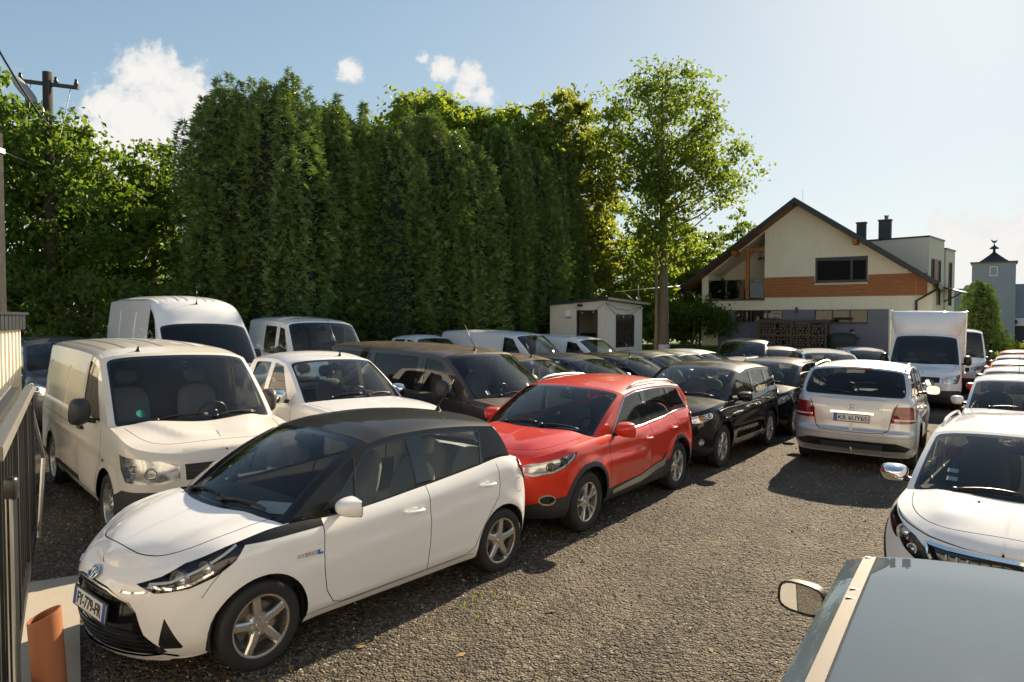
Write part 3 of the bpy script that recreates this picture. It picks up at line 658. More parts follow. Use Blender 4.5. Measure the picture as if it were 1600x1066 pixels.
# ------------------------------------------------------------------ the vehicle builder
class Car:
    DEF = dict(cf=.80, nf=2.7, cr=.55, nr=3.2, zref=.55, sill=.20, tw=.195, roll=(.055, .13), tuck=(.05, .16),
               off=[(.1, .05), (.35, .015), (.6, 0), (.85, .012), (1.1, .03), (2.4, .03)], flare=.014, arch=.055,
               tum=(.16, .10), c1=.045, c2=.035, bw=(.16, .09), bb=.05, gs=.055, rim=('twin', 5), rimr=None, glass='glass', rearglass=None,
               seatmat='seat', creases=[], wpil=.055, frame='gloss', bot=None, seats=True, shelf=True, wind_frit=.045, roof_mat=None)
    def __init__(s, name, mats, **spec):
        s.__dict__.update(Car.DEF); s.__dict__.update(spec); s.name = name
        s.m = mats   # dict: body, roof?, ...
        s.hw = s.W/2; s.D2X = lambda d: s.L/2-np.asarray(d, float)
        # plan outline at zref
        th = np.linspace(0, np.pi/2, 500)
        fd, fy = s.cf*(1-np.cos(th)**(2/s.nf)), s.hw*np.sin(th)**(2/s.nf)
        rd, ry = s.L-s.cr*(1-np.cos(th[::-1])**(2/s.nr)), s.hw*np.sin(th[::-1])**(2/s.nr)
        md = np.linspace(s.cf, s.L-s.cr, 200)[1:-1]
        d = np.concatenate([fd, md, rd]); y = np.concatenate([fy, np.full(len(md), s.hw), ry])
        mid = s.L*.5; y = y*(1-.030*((d-mid)/(s.L/2))**2)
        a = np.concatenate([[0], np.cumsum(np.hypot(np.diff(d), np.diff(y)))]); s.A = a[-1]
        au = np.linspace(0, s.A, 1600); du = np.interp(au, a, d); yu = np.interp(au, a, y)
        ker = np.ones(9)/9
        sm = lambda q: np.convolve(np.pad(q, 4, mode='reflect', reflect_type='odd'), ker, 'valid')
        du, yu = sm(du), sm(yu); du = np.maximum.accumulate(du); yu[0] = yu[-1] = 0
        td, ty = np.gradient(du), np.gradient(yu); ln = np.hypot(td, ty)+1e-12
        s.au, s.du, s.yu, s.nd, s.ny = au, du, yu, -ty/ln, td/ln
        s.pt = Pch(s.top); s.pfx = Pch(s.fx); s.prx = Pch(s.rx); s.poff = Pch(s.off)
        s.pbot = Pch(s.bot) if s.bot else (lambda d: np.full(np.shape(d), s.sill))
        s.whd = (s.fo, s.fo+s.wb)
        s.ra = s.r+s.arch
        # top boundary sampled in space
        aa = np.linspace(0, s.A, 500); P = s._tub(aa, s.pt(np.interp(aa, au, du))); s.topP = P
        s.td = np.maximum.accumulate(P[:, 0]+np.arange(500)*1e-7); s.ty = P[:, 1]; s.tz = P[:, 2]
        s.root = empty(name)
        s.parts = {}
    # --- coordinates: internal (d, y, z), d from the nose backwards
    def a_of_d(s, d): return np.interp(d, s.du+np.arange(len(s.du))*1e-9, s.au)
    def a_of_y(s, y, rear=False):
        h = len(s.au)//2
        if not rear: return np.interp(y, s.yu[:h], s.au[:h])
        return np.interp(y, s.yu[h:][::-1], s.au[h:][::-1])
    def pp(s, pts):
        """tagged points -> (a,z): ('f',y,z) front view, ('s',d,z) side view, ('r',y,z) rear view"""
        o = []
        for (k, q, z) in pts:
            o.append((float(s.a_of_y(q)) if k == 'f' else float(s.a_of_d(q)) if k == 's' else float(s.a_of_y(q, True)), z))
        return o
    def _tub(s, a, z):
        a = np.asarray(a, float); sy = np.where((a < 0) | (a > s.A), -1., 1.); a = np.abs(a); a = np.where(a > s.A, 2*s.A-a, a); z = np.asarray(z, float)
        d0 = np.interp(a, s.au, s.du); y0 = np.interp(a, s.au, s.yu); nd = np.interp(a, s.au, s.nd); ny = np.interp(a, s.au, s.ny)
        zt = s.pt(d0); ro, rh = s.roll; to, th = s.tuck
        o = s.poff(z)+ro*np.clip((z-(zt-rh))/rh, 0, 1.2)**2+to*np.clip((s.sill+th-z)/th, 0, 1)**2
        for dw in s.whd:
            rr = np.hypot(d0-dw, z-s.r); o = o-s.flare*np.exp(-((rr-s.ra-.015)/.075)**2)
        for (d1, z1, d2, z2, wd, dep) in s.creases:
            t = np.clip((d0-d1)/(d2-d1), 0, 1); zl = z1+(z2-z1)*t; e = np.clip(np.minimum((d0-d1), (d2-d0))/.25, 0, 1); e = e*e*(3-2*e)
            q = (z-zl)/wd; o = o-dep*e*np.exp(-np.where(q > 0, q*2.2, q)**2)
        o = o*np.abs(ny)
        wf = np.clip(1-d0/.65, 0, 1)**2; wr = np.clip(1-(s.L-d0)/.6, 0, 1)**2
        d = d0-nd*o+s.pfx(z)*wf-s.prx(z)*wr
        return np.stack([d, sy*(y0-ny*o), z+0*d], -1)
    def X(s, P): 
        P = np.asarray(P, float).copy(); P[..., 0] = s.L/2-P[..., 0]; return P
    def tub(s, a, z): return s.X(s._tub(a, z))
    def ytop(s, d): return np.interp(d, s.td, s.ty)
    def ztop(s, d): return np.interp(d, s.td, s.tz)
    def yside(s, d, z):
        h = np.maximum(z-s.ztop(d), 0); t1, t2 = s.tum
        return s.ytop(d)-t1*h-t2*h*h
    def side(s, d, z): return s.X(np.stack([d, s.yside(d, z), z+0*d], -1))
    # --- emit
    def emit(s, name, V, N, T, m, push=0., how='pair', parent=None, wall=True, label=None):
        """how: pair -> left and right objects; one -> both halves in one mesh; full -> as is"""
        par = parent or s.root; out = []
        if how == 'pair':
            for mir in (False, True):
                p = par[1 if mir else 0] if isinstance(par, (list, tuple)) else par
                out.append(link(name, region_mesh(name, V, N, T, push, mir, False, wall), p, m))
        else: out.append(link(name, region_mesh(name, V, N, T, push, False, how == 'one', wall), par, m))
        if label:
            for o in out: o['label'] = label
        s.parts.setdefault(name, []).extend(out); return out
    # --- build
    def build(s, tubregs=(), hoodregs=(), sideregs=(), handling=None):
        """tubregs: (name, kind, tagged pts | (a,z), w, mat, push, how)"""
        b = s.m['body']; gs = s.gs; H = dict(handling or {})
        # tub
        bot = []
        dl = np.linspace(0, s.L, 60)
        aw = []
        for dw in s.whd:
            zb = float(s.pbot(np.array([dw]))[0]); th0 = math.asin(max(-1, min(1, (zb-s.r)/s.ra)))
            ang = np.linspace(math.pi-th0, th0, 26)
            aw.append([(dw+s.ra*math.cos(t), s.r+s.ra*math.sin(t)) for t in ang])
        lo = [(0., float(s.pbot(np.array([0.]))[0]))]
        amids = np.linspace(0, s.A, int(s.A/gs))
        dmid = np.interp(amids, s.au, s.du)
        seq = []; k = 0
        for a_, d_ in zip(amids, dmid):
            skip = False
            for i, arc in enumerate(aw):
                if arc[0][0]-.015 <= d_ <= arc[-1][0]+.015:
                    skip = True
                    if k == i:
                        seq += [(float(s.a_of_d(q)), z) for q, z in arc]; k += 1
            if not skip: seq.append((a_, float(s.pbot(np.array([d_]))[0])))
        topc = [(a_, float(s.pt(d_))) for a_, d_ in zip(amids, dmid)]
        dom = seq+topc[::-1]
        rr = [(nm, kd, s.pp(p) if len(p[0]) == 3 else p, wd) for (nm, kd, p, wd, *_) in tubregs]
        V, N, G = patch(dom, rr, s.tub, gs, flip=True)
        # check orientation: side normal should point to +y
        if np.mean(N[np.abs(V[:, 1]) > s.hw*.9, 1]) < 0: N = -N; G = {k: t[:, ::-1] for k, t in G.items()}
        s.emit('body', V, N, G.pop('base'), b, how='one')
        info = {nm: rest for (nm, kd, p, wd, *rest) in tubregs}
        par = s.root
        for nm, T in G.items():
            m_, push, how = info[nm]
            if nm.startswith('headlight') or nm == 'fog_light':
                nn = nm.split('.')[0]
                o = s.emit(nn, V, N, T, M['lens'], .003, 'pair', wall=True)
                s.emit('reflector', V, N, T, m_, -.055, 'pair', parent=o)
            else: s.emit(nm.split('.')[0], V, N, T, m_, push, how)
        # side greenhouse
        (dA0, zA0), (dA1, zA1) = s.Ap; (dR0, zR0), (dR1, zR1) = s.Rp
        zA0 = float(s.ztop(dA0)); zR0 = float(s.ztop(dR0))
        s.pre = Pch([(dA1, zA1)]+list(s.roofedge)+[(dR1, zR1)])
        bowA = getattr(s, 'bowA', .02); bowR = getattr(s, 'bowR', .02)
        def Aline(t):
            t = np.asarray(t, float); return dA0+(dA1-dA0)*t-bowA*4*t*(1-t), zA0+(zA1-zA0)*t+bowA*4*t*(1-t)*.8
        def Rline(t):
            t = np.asarray(t, float); return dR0+(dR1-dR0)*t+bowR*4*t*(1-t), zR0+(zR1-zR0)*t+bowR*4*t*(1-t)*.8
        s.Aline, s.Rline = Aline, Rline
        tt = np.linspace(0, 1, 14)
        dd = np.linspace(dA1, dR1, 24)[1:-1]; db = np.linspace(dR0, dA0, 30)
        dom = list(zip(*Aline(tt)))+list(zip(dd, s.pre(dd)))+list(zip(*Rline(tt[::-1])))+[(q, float(s.ztop(q))-.012) for q in db]
        dom = [(float(p), float(q)) for p, q in dom]
        regs = []; winfo = []
        def zb(d): return s.ztop(d)+s.__dict__.get('wbot', .018)
        def ztp(d): return s.pre(np.clip(d, dA1, dR1))-s.__dict__.get('wtop', .045)
        allw = []
        for (b0, t0, b1, t1) in s.windows:
            bx = np.linspace(b0, b1, 10); tx = np.linspace(t1, t0, 10)
            q = [(x, float(zb(x))) for x in bx]+[(x, float(ztp(x))) for x in tx]
            cut = [(x, z) for x, z in q]
            allw.append(cut)
        if s.windows and s.frame:
            b0, t0 = s.windows[0][0], s.windows[0][1]; b1, t1 = s.windows[-1][2], s.windows[-1][3]; e = s.__dict__.get('dlo', .028)
            bx = np.linspace(b0-e*1.6, b1+e, 24); tx = np.linspace(t1+e*.6, t0-e*.4, 24)
            q = [(x, float(zb(x))-e*.55) for x in bx]+[(x, float(ztp(x))+e*.62) for x in tx]
            regs.append(('window_frame', 'poly', rcorner(q, .03), 0)); winfo.append((M[s.frame] if isinstance(s.frame, str) else s.frame, 0.001, 'pair'))
            s.dlo_poly = q
        for i, q in enumerate(allw):
            nm = 'side_window.%d' % i
            regs.append((nm, 'poly', rcorner([q[0], *q[1:9], q[9], q[10], *q[11:19], q[19]], .028), 0))
            gl = s.glass if i == 0 or not s.rearglass else s.rearglass
            winfo.append((M[gl], -.006, 'pair'))
        for (nm, kd, p, wd, m_, push, how) in sideregs:
            regs.append((nm, kd, p, wd)); winfo.append((m_, push, how))
        V, N, G = patch(dom, regs, s.side, gs, flip=True)
        if np.mean(N[:, 1]) < 0: N = -N; G = {k: t[:, ::-1] for k, t in G.items()}
        pil = s.m.get('pillar', b)
        if 'base' in G: s.emit('pillar', V, N, G.pop('base'), pil, how='pair')
        for (nm, *_), (m_, push, how) in zip(regs, winfo):
            if nm in G: s.emit(nm.split('.')[0], V, N, G.pop(nm), m_, push, how)
        # roof profile shared
        c1, c2 = s.c1, s.c2
        rp = lambda e: c1*(1-e*e)+c2*(1-np.abs(e)**7)
        yE = lambda d, z: s.yside(d, z)
        bw0, bw1 = s.bw
        # hood
        hc = Pch(s.hood); s.hc = hc
        if s.td[0] < dA0:
            da = s.td[(s.td <= dA0)]; ya = s.ty[:len(da)]; 
            dfr = float(s.td[0])
            yeL = np.maximum(np.interp(np.linspace(dfr, dA0+.3, 800), s.td, s.ty), 1e-3); yed = np.linspace(dfr, dA0+.3, 800)
            hp = s.__dict__.get('hoodcreases', [])
            def hoodz(d, y):
                ye = np.maximum(np.interp(d, yed, yeL), 1e-3); ze = np.interp(d, s.td, s.tz); q = np.clip(np.abs(y)/ye, 0, 1)
                z = ze+(hc(d)-ze)*(1-q**s.__dict__.get('hoodp', 2.4))
                for (d1, y1, d2, y2, wd, dep) in hp:
                    t = np.clip((d-d1)/(d2-d1), 0, 1); yl = y1+(y2-y1)*t; e = np.clip(np.minimum(d-d1+.05, d2-d+.05)/.2, 0, 1); e = e*e*(3-2*e)
                    qq = (np.abs(y)-yl)/wd; z = z+dep*e*np.exp(-np.where(qq < 0, qq*.6, qq*1.6)**2)
                return z
            s.hoodz = hoodz
            fh = lambda d, y: s.X(np.stack([d, y, hoodz(d, y)], -1))
            cl = s.__dict__.get('cowl', .07)
            ee = np.linspace(1, 0, 14); yA = float(s.ytop(dA0))
            ii = sorted(set(list(range(0, min(40, len(da))))+list(range(0, len(da), 4))+[len(da)-1]))
            dom = [(float(da[i]), float(ya[i])) for i in ii]+[(dA0-bw0*(1-e*e)+.03, yA*e) for e in ee]
            dom[0] = (dfr, 0.)
            regs = [('cowl', 'poly', [(dA0-bw0*(1-e*e)-cl*(1-.4*e*e), yA*e*.985) for e in ee]+[(dA0-bw0*(1-e*e)+.05, yA*e*.985) for e in ee[::-1]], 0)]
            hi = [(M['black'], -.012, 'one')]
            for (nm, kd, p, wd, m_, push, how) in hoodregs: regs.append((nm, kd, chaikin(p, 2, False) if kd == 'line' else p, wd)); hi.append((m_, push, how))
            V, N, G = patch(dom, regs, fh, gs)
            if np.mean(N[:, 2]) < 0: N = -N; G = {k: t[:, ::-1] for k, t in G.items()}
            s.emit('hood', V, N, G.pop('base'), s.m.get('hood', b), how='one')
            for (nm, *_), (m_, push, how) in zip(regs, hi):
                if nm in G: s.emit(nm.split('.')[0], V, N, G.pop(nm), m_, push, how)
            zc0 = float(hoodz(np.array([dA0-bw0]), np.array([0.]))[0])
        else: zc0 = zA0+.02
        # windshield
        yA0 = float(yE(dA0, zA0)); yA1 = float(yE(dA1, zA1)); ln = math.hypot(dA1-dA0, zA1-zA0)
        def ws(u, v):
            e = u/yA0; t = v/ln; d, z = Aline(t); y = yE(d, z); k = 1-e*e
            b_ = (1-t)*bw0+t*bw1
            return s.X(np.stack([d-b_*k, e*y, z+(1-np.clip(t, 0, 1))*(zc0-zA0)*k+t*rp(e)+.02*4*t*(1-t)*k], -1))
        fr = s.wind_frit; pw = s.wpil
        e1 = 1-pw/yA0
        dom = densify([(-yA0, -.03), (yA0, -.03), (yA0, ln), (-yA0, ln)], gs, True)
        topm = s.__dict__.get('wtopm', .05)
        def wpoly(i, topx=0.): return rcorner([(-yA0*e1+i, -.02+i*.6), (yA0*e1-i, -.02+i*.6), (yA0*e1-i, ln-topm-i-topx), (-yA0*e1+i, ln-topm-i-topx)], .06+i)
        V, N, G = patch(dom, [('frit', 'poly', wpoly(0), 0), ('windshield', 'poly', wpoly(fr*.55, s.__dict__.get('frit_top', .03)), 0)], ws, gs)
        if np.mean(N[:, 0]) < 0: N = -N; G = {k: t[:, ::-1] for k, t in G.items()}
        s.emit('windshield_pillar', V, N, G['base'], pil, how='full')
        o = s.emit('windshield', V, N, G['windshield'], M[s.glass], .0, how='full', wall=False)[0]
        s.emit('windshield_border', V, N, G['frit'], M['gloss'], 0.001, how='full', parent=o)
        s.ws = ws; s.wsl = ln; s.yA0 = yA0
        # roof
        bb = s.bb
        def rf(u, v):
            e = u/s.hw; t = v/s.rl; dd_ = dA1+(dR1-dA1)*t; z = s.pre(dd_); y = yE(dd_, z); k = 1-e*e
            tc_ = np.clip(t, 0, 1)
            ribs = 0
            if s.__dict__.get('ribs'):
                n_, dep = s.ribs; em = np.clip(np.minimum(tc_-.12, .97-tc_)/.02, 0, 1); ph = (e*.5+.5)*n_
                ribs = dep*em*np.clip((np.abs(ph-np.round(ph))-.32)/.08, 0, 1)*(np.abs(e) < .86)
            return s.X(np.stack([dd_-bw1*k*(1-tc_)**3+bb*k*tc_**3, e*y, z+rp(e)+s.__dict__.get('rcrown', .03)*4*tc_*(1-tc_)*k+ribs], -1))
        s.rl = dR1-dA1
        dom = densify([(0, 0), (s.hw, 0), (s.hw, s.rl), (0, s.rl)], gs*.9, True)
        rregs = []; rinfo = []
        for (nm, kd, p, wd, m_, push, how) in s.__dict__.get('roofregs', []): rregs.append((nm, kd, p, wd)); rinfo.append((m_, push, how))
        V, N, G = patch(dom, rregs, rf, gs*(.5 if s.__dict__.get('ribs') else .8))
        if np.mean(N[:, 2]) < 0: N = -N; G = {k: t[:, ::-1] for k, t in G.items()}
        rm_ = s.m.get('roof', b)
        ro_ = s.emit('roof', V, N, G['base'], rm_, how='one')[0]
        for (nm, *_), (m_, push, how) in zip(rregs, rinfo):
            if nm in G: s.emit(nm.split('.')[0], V, N, G.pop(nm), m_, push, how)
        V2 = V.copy(); V2[:, 2] -= .035; V2[:, 1] *= .96
        k = np.unique(G['base']); s.emit('headliner', V2, -N, G['base'][:, ::-1], M['liner'], how='one', parent=ro_)
        s.rf = rf; s.rp = rp
        # backlight
        ctr = s._tub(np.array([s.A]), np.array([zR0]))[0]; bk0 = max(.0, float(ctr[0])-dR0) if s.__dict__.get('hatch', True) else s.__dict__.get('bk0', .08)
        yR0 = float(yE(dR0, zR0)); lnr = math.hypot(dR1-dR0, zR1-zR0)
        zcR = s.__dict__.get('zcR', .0)
        def bl(u, v):
            e = u/yR0; t = v/lnr; d, z = Rline(t); y = yE(d, z); k = 1-e*e
            b_ = (1-t)*bk0+t*bb; k2 = 1-np.abs(e)**3.2
            return s.X(np.stack([d+b_*((1-t)*k2+t*k), e*y, z+(1-np.clip(t, 0, 1))*zcR*k+t*rp(e)+.01*4*t*(1-t)*k], -1))
        dom = densify([(-yR0, -.05), (yR0, -.05), (yR0, lnr), (-yR0, lnr)], gs, True)
        regs = []
        rg = s.__dict__.get('rearwin', (.86, .06, .90))
        if rg:
            ew, t0, t1 = rg; regs = [('frit', 'poly', rcorner([(-yR0*ew-.02, lnr*t0-.02), (yR0*ew+.02, lnr*t0-.02), (yR0*ew*.97+.02, lnr*t1+.02), (-yR0*ew*.97-.02, lnr*t1+.02)], .05), 0),
                                     ('rear_window', 'poly', rcorner([(-yR0*ew, lnr*t0), (yR0*ew, lnr*t0), (yR0*ew*.97, lnr*t1), (-yR0*ew*.97, lnr*t1)], .05), 0)]
        for (nm, kd, p, wd, m_, push, how) in s.__dict__.get('rearregs', []): regs.append((nm, kd, p, wd))
        V, N, G = patch(dom, regs, bl, gs)
        if np.mean(N[:, 0]) > 0: N = -N; G = {k: t[:, ::-1] for k, t in G.items()}
        s.emit('tailgate_frame', V, N, G['base'], s.m.get('tailgate', pil), how='full')
        if 'rear_window' in G:
            o = s.emit('rear_window', V, N, G['rear_window'], M[s.rearglass or s.glass], 0, how='full')[0]
            s.emit('rear_window_border', V, N, G['frit'], M['gloss'], .001, how='full', parent=o)
        for (nm, kd, p, wd, m_, push, how) in s.__dict__.get('rearregs', []):
            if nm in G: s.emit(nm.split('.')[0], V, N, G[nm], m_, push, how)
        s.bl = bl; s.lnr = lnr; s.yR0 = yR0
        # deck behind the cabin
        if not s.__dict__.get('hatch', True): s.deck()
        s.chassis(); 
        if s.seats: s.interior()
        return s
    def deck(s):
        (dR0, _), _ = s.Rp; dc = Pch(s.deckz)
        de = float(s.td[-1])-.002; yed = np.linspace(dR0-.1, de, 300); yv = np.interp(yed, s.td, s.ty)
        def f(d, y):
            ye = np.maximum(np.interp(d, yed, yv), 1e-3); ze = np.interp(d, s.td, s.tz); q = np.clip(np.abs(y)/ye, 0, 1)
            return s.X(np.stack([d, y, ze+(dc(d)-ze)*(1-q**s.__dict__.get('deckp', 2.6))], -1))
        dd = np.linspace(de, dR0-.03, 40)
        dom = [(float(q), 0. if i == 0 else float(np.interp(q, yed, yv))) for i, q in enumerate(dd)]+[(dR0-.03, 0.)]
        V, N, G = patch(dom, [], f, s.gs)
        if np.mean(N[:, 2]) < 0: N = -N; G = {k: t[:, ::-1] for k, t in G.items()}
        s.emit('deck', V, N, G['base'], s.m.get('deck', s.m['body']), how='one')
    def chassis(s):
        # underbody, wheel-arch liners, wheels
        b = MB(); x0, x1 = s.D2X(s.L-.25), s.D2X(.22)
        b.box(((x0+x1)/2, 0, s.sill+.10), (x1-x0, s.W-.52, .10))
        b.box((s.D2X(s.fo+s.wb/2), 0, s.sill+.06), (s.wb-2*s.ra-.06, s.W-.16, .06))
        b.build('underbody', M['under'], s.root)
        for dw in s.whd:
            for sg in (1, -1):
                l = MB(); n = 20; V = []; F = []; y1 = s.hw-.055; y0 = s.hw-.34
                for i in range(n+1):
                    t = -.25+(math.pi+.5)*i/n
                    for yy in (y1, y0): V.append((s.D2X(dw)+(s.ra+.004)*math.cos(t), sg*yy, s.r+(s.ra+.004)*math.sin(t)))
                for i in range(n): F.append((2*i, 2*i+1, 2*i+3, 2*i+2))
                F.append(tuple(range(1, 2*n+2, 2)))
                l.add(V, F).build('wheel_arch_liner', M['under'], s.root)
        rimr = s.rimr or s.r*.70
        tm, rm, dm = wheel_meshes(s.r, s.tw, s.rim, rimr)
        for dw in s.whd:
            for sg in (1, -1):
                o = link('wheel', tm, s.root); o.location = (s.D2X(dw), sg*(s.hw-s.tw/2-s.__dict__.get('winset', .02)), s.r-.008)
                sp = rng.uniform(0, 6.28)
                o.rotation_euler = (0, sp, 0 if sg > 0 else math.pi)
                link('rim', rm, o); link('brake_disc', dm, o)
    def interior(s):
        (dA0, zA0), (dA1, zA1) = s.Ap; zA0 = float(s.ztop(dA0)); dh = s.__dict__.get('dseat', dA1+.52); zt = zA0; sm = M[s.seatmat]; X = lambda d: float(s.D2X(d))
        yh = s.hw-.14; d0 = dA0-s.bw[0]*.9
        ds = MB(); prof = [(d0+.02, zt-.02), (dA0+.25, zt+.0), (dA0+.48, zt-.02), (dA0+.56, zt-.10), (dA0+.50, zt-.5), (d0+.05, zt-.5)]
        ds.poly_extrude([(X(p), q) for p, q in prof], 2*yh, lambda u, v, w_: (u, w_-yh, v)); ds.build('dashboard', M['dash'], s.root, bevel=.02)
        # floor and side trims so the cabin is closed
        fl = MB(); drr = s.Rp[0][0]; fl.box(((X(dA0)+X(drr))/2, 0, .38), (drr-dA0, 2*yh, .03)); 
        for sg in (1, -1): fl.box(((X(dA0+.3)+X(drr-.15))/2, sg*(yh+.005), (zt+.36)/2-.02), (drr-dA0-.55, .025, zt-.42))
        fl.build('cabin_trim', M['dash'], s.root)
        lh = s.__dict__.get('lhd', 1)
        stw = MB(); c = Vector((X(dA0+.66), lh*s.W*.215, zt-.03)); rt = Matrix.Rotation(R(-62), 3, 'Y')
        ring = [c+rt @ Vector((.175*math.cos(t), .175*math.sin(t), 0)) for t in np.linspace(0, 2*math.pi, 25)]
        stw.tube(ring, .016, 6, False); stw.sell(c, (.14, .15, .05), 2.5, 10, 6, rt)
        for t in (.3, 2.84, 4.71): stw.tube([c, c+rt @ Vector((.17*math.cos(t), .17*math.sin(t), 0))], .014, 5)
        stw.build('steering_wheel', M['black'], s.root, True)
        hs = s.__dict__.get('zseat', zt-.42)
        ht = s.__dict__.get('seath', .62)
        rows = [(dh, s.W*.215)] if s.__dict__.get('rows', 2) == 1 else [(dh, s.W*.215), (dh+s.__dict__.get('rowgap', .86), s.W*.215)]
        for i, (dd, yy) in enumerate(rows):
            for sg in (1, -1):
                st = MB(); rt = Matrix.Rotation(R(-14), 3, 'Y')
                st.sell((X(dd-.12), sg*yy, hs), (.52, .50, .20), 3.5)
                st.sell((X(dd+.20), sg*yy, hs+ht*.48), (.16, .50 if i == 0 else .60, ht), 3.2, rot=rt)
                o = st.build('seat', sm, s.root, True)
                hd = MB().sell((X(dd+.20+ht*.22), sg*yy, hs+ht+.10), (.10, .27, .19), 3, rot=rt); hd.build('headrest', sm, o, True)
        if s.__dict__.get('mirrorin', True):
            P = s.ws(np.array([0.]), np.array([s.wsl*.86]))[0]
            mb = MB().sell((P[0]-.09, 0, P[2]-.10), (.05, .24, .08), 3); mb.tube([(P[0]-.01, 0, P[2]-.02), (P[0]-.08, 0, P[2]-.09)], .012, 6)
            mb.sell((P[0]-.05, 0, P[2]-.04), (.12, .10, .06), 2.6)
            mb.build('rear_view_mirror', M['black'], s.root, True)
    # --- details placed on the surface
    def onside(s, d, z, out=0.):
        """point and outward normal on the flank, in body coordinates (left side)"""
        a = s.a_of_d(d); P = s.tub(np.array([a]), np.array([z]))[0]
        Q = s.tub(np.array([a+.01]), np.array([z]))[0]; U = s.tub(np.array([a]), np.array([z+.01]))[0]
        n = np.cross(U-P, Q-P); n /= np.linalg.norm(n)
        if n[1] < 0: n = -n
        return Vector(P+n*out), Vector(n), Vector((Q-P)/np.linalg.norm(Q-P))
    def onfront(s, y, z, rear=False, out=0.):
        a = s.a_of_y(abs(y), rear); P = s.tub(np.array([a]), np.array([z]))[0]; Q = s.tub(np.array([a+.01]), np.array([z]))[0]; U = s.tub(np.array([a]), np.array([z+.01]))[0]
        n = np.cross(U-P, Q-P); n /= np.linalg.norm(n)
        if n[0]*(-1 if rear else 1) < 0: n = -n
        P = P+n*out
        if y < 0: P = P*np.array([1, -1, 1]); n = n*np.array([1, -1, 1])
        return Vector(P), Vector(n)
    def ribbon(s, name, tagged, wd, ht, m, how='pair', parent=None, lift=0.0, taper=False):
        """raised strip following the body surface along tagged points"""
        q = np.array(densify(s.pp(tagged), .03)); t = np.gradient(q, axis=0); t /= np.maximum(np.hypot(*t.T), 1e-9)[:, None]; n2 = np.stack([-t[:, 1], t[:, 0]], 1)
        k = np.ones(len(q))
        if taper: k = np.clip(np.minimum(np.arange(len(q)), np.arange(len(q))[::-1])/(len(q)*.25), .15, 1)
        A = q+n2*(wd/2*k)[:, None]; B = q-n2*(wd/2*k)[:, None]
        def lift3(Q):
            P = s.tub(Q[:, 0], Q[:, 1]); h = .004; N = np.cross(s.tub(Q[:, 0]+h, Q[:, 1])-s.tub(Q[:, 0]-h, Q[:, 1]), s.tub(Q[:, 0], Q[:, 1]+h)-s.tub(Q[:, 0], Q[:, 1]-h))
            N /= np.linalg.norm(N, axis=1)[:, None]
            cen = s.tub(np.array([s.A*.5]), np.array([.6]))[0]
            return P, N
        PA, NA = lift3(A); PB, NB = lift3(B)
        sgn = 1 if np.mean(NA[:, 1]*np.sign(PA[:, 1]+1e-6)+NA[:, 0]*np.sign(PA[:, 0])) > 0 else -1
        NA, NB = NA*sgn, NB*sgn
        V = np.concatenate([PA+NA*lift, PA+NA*(lift+ht), PB+NB*(lift+ht), PB+NB*lift]); n = len(q); F = []
        for i in range(n-1):
            for j in range(3): F.append((j*n+i, j*n+i+1, (j+1)*n+i+1, (j+1)*n+i))
        F += [(0, n, 2*n, 3*n), (n-1, 4*n-1, 3*n-1, 2*n-1)]
        def go(mir, par):
            v = V*np.array([1, -1, 1]) if mir else V
            return MB().add(v, F).build(name, m, par, False)
        par = parent or s.root
        if how == 'pair': return [go(False, par[0] if isinstance(par, list) else par), go(True, par[1] if isinstance(par, list) else par)]
        if how == 'one':
            V4 = V.reshape(4, n, 3); Vm = (V4*np.array([1, -1, 1]))[:, :0:-1]; VV = np.concatenate([Vm, V4], 1); n2_ = VV.shape[1]; VV = VV.reshape(-1, 3); F = []
            for i in range(n2_-1):
                for j in range(3): F.append((j*n2_+i, j*n2_+i+1, (j+1)*n2_+i+1, (j+1)*n2_+i))
            F += [(0, n2_, 2*n2_, 3*n2_), (n2_-1, 4*n2_-1, 3*n2_-1, 2*n2_-1)]
            return MB().add(VV, F).build(name, m, par, False)
        return go(False, par)
    def handle(s, d, z, m, ln=.20, tilt=0.):
        P, n, t = s.onside(d, z, .012); 
        for sg in (1, -1):
            mb = MB(); k = Vector((1, sg, 1)); ax = Vector((t.x, t.y, math.tan(tilt))).normalized()
            pts = [P-ax*ln/2-n*.012, P-ax*ln*.42+n*.022, P+n*.030, P+ax*ln*.42+n*.022, P+ax*ln/2-n*.012]
            pts = [Vector((p.x, p.y*sg, p.z)) for p in pts]
            mb.tube(pts, [.012, .014, .0145, .014, .012], 8); mb.build('door_handle', m, s.root, True)
            mb = MB().sell((P.x-n.x*.013, (P.y-n.y*.013)*sg, P.z), (ln*.55, .012, .065), 2.3, 14, 8); mb.build('handle_recess', M['under'] if False else m, s.root, True)
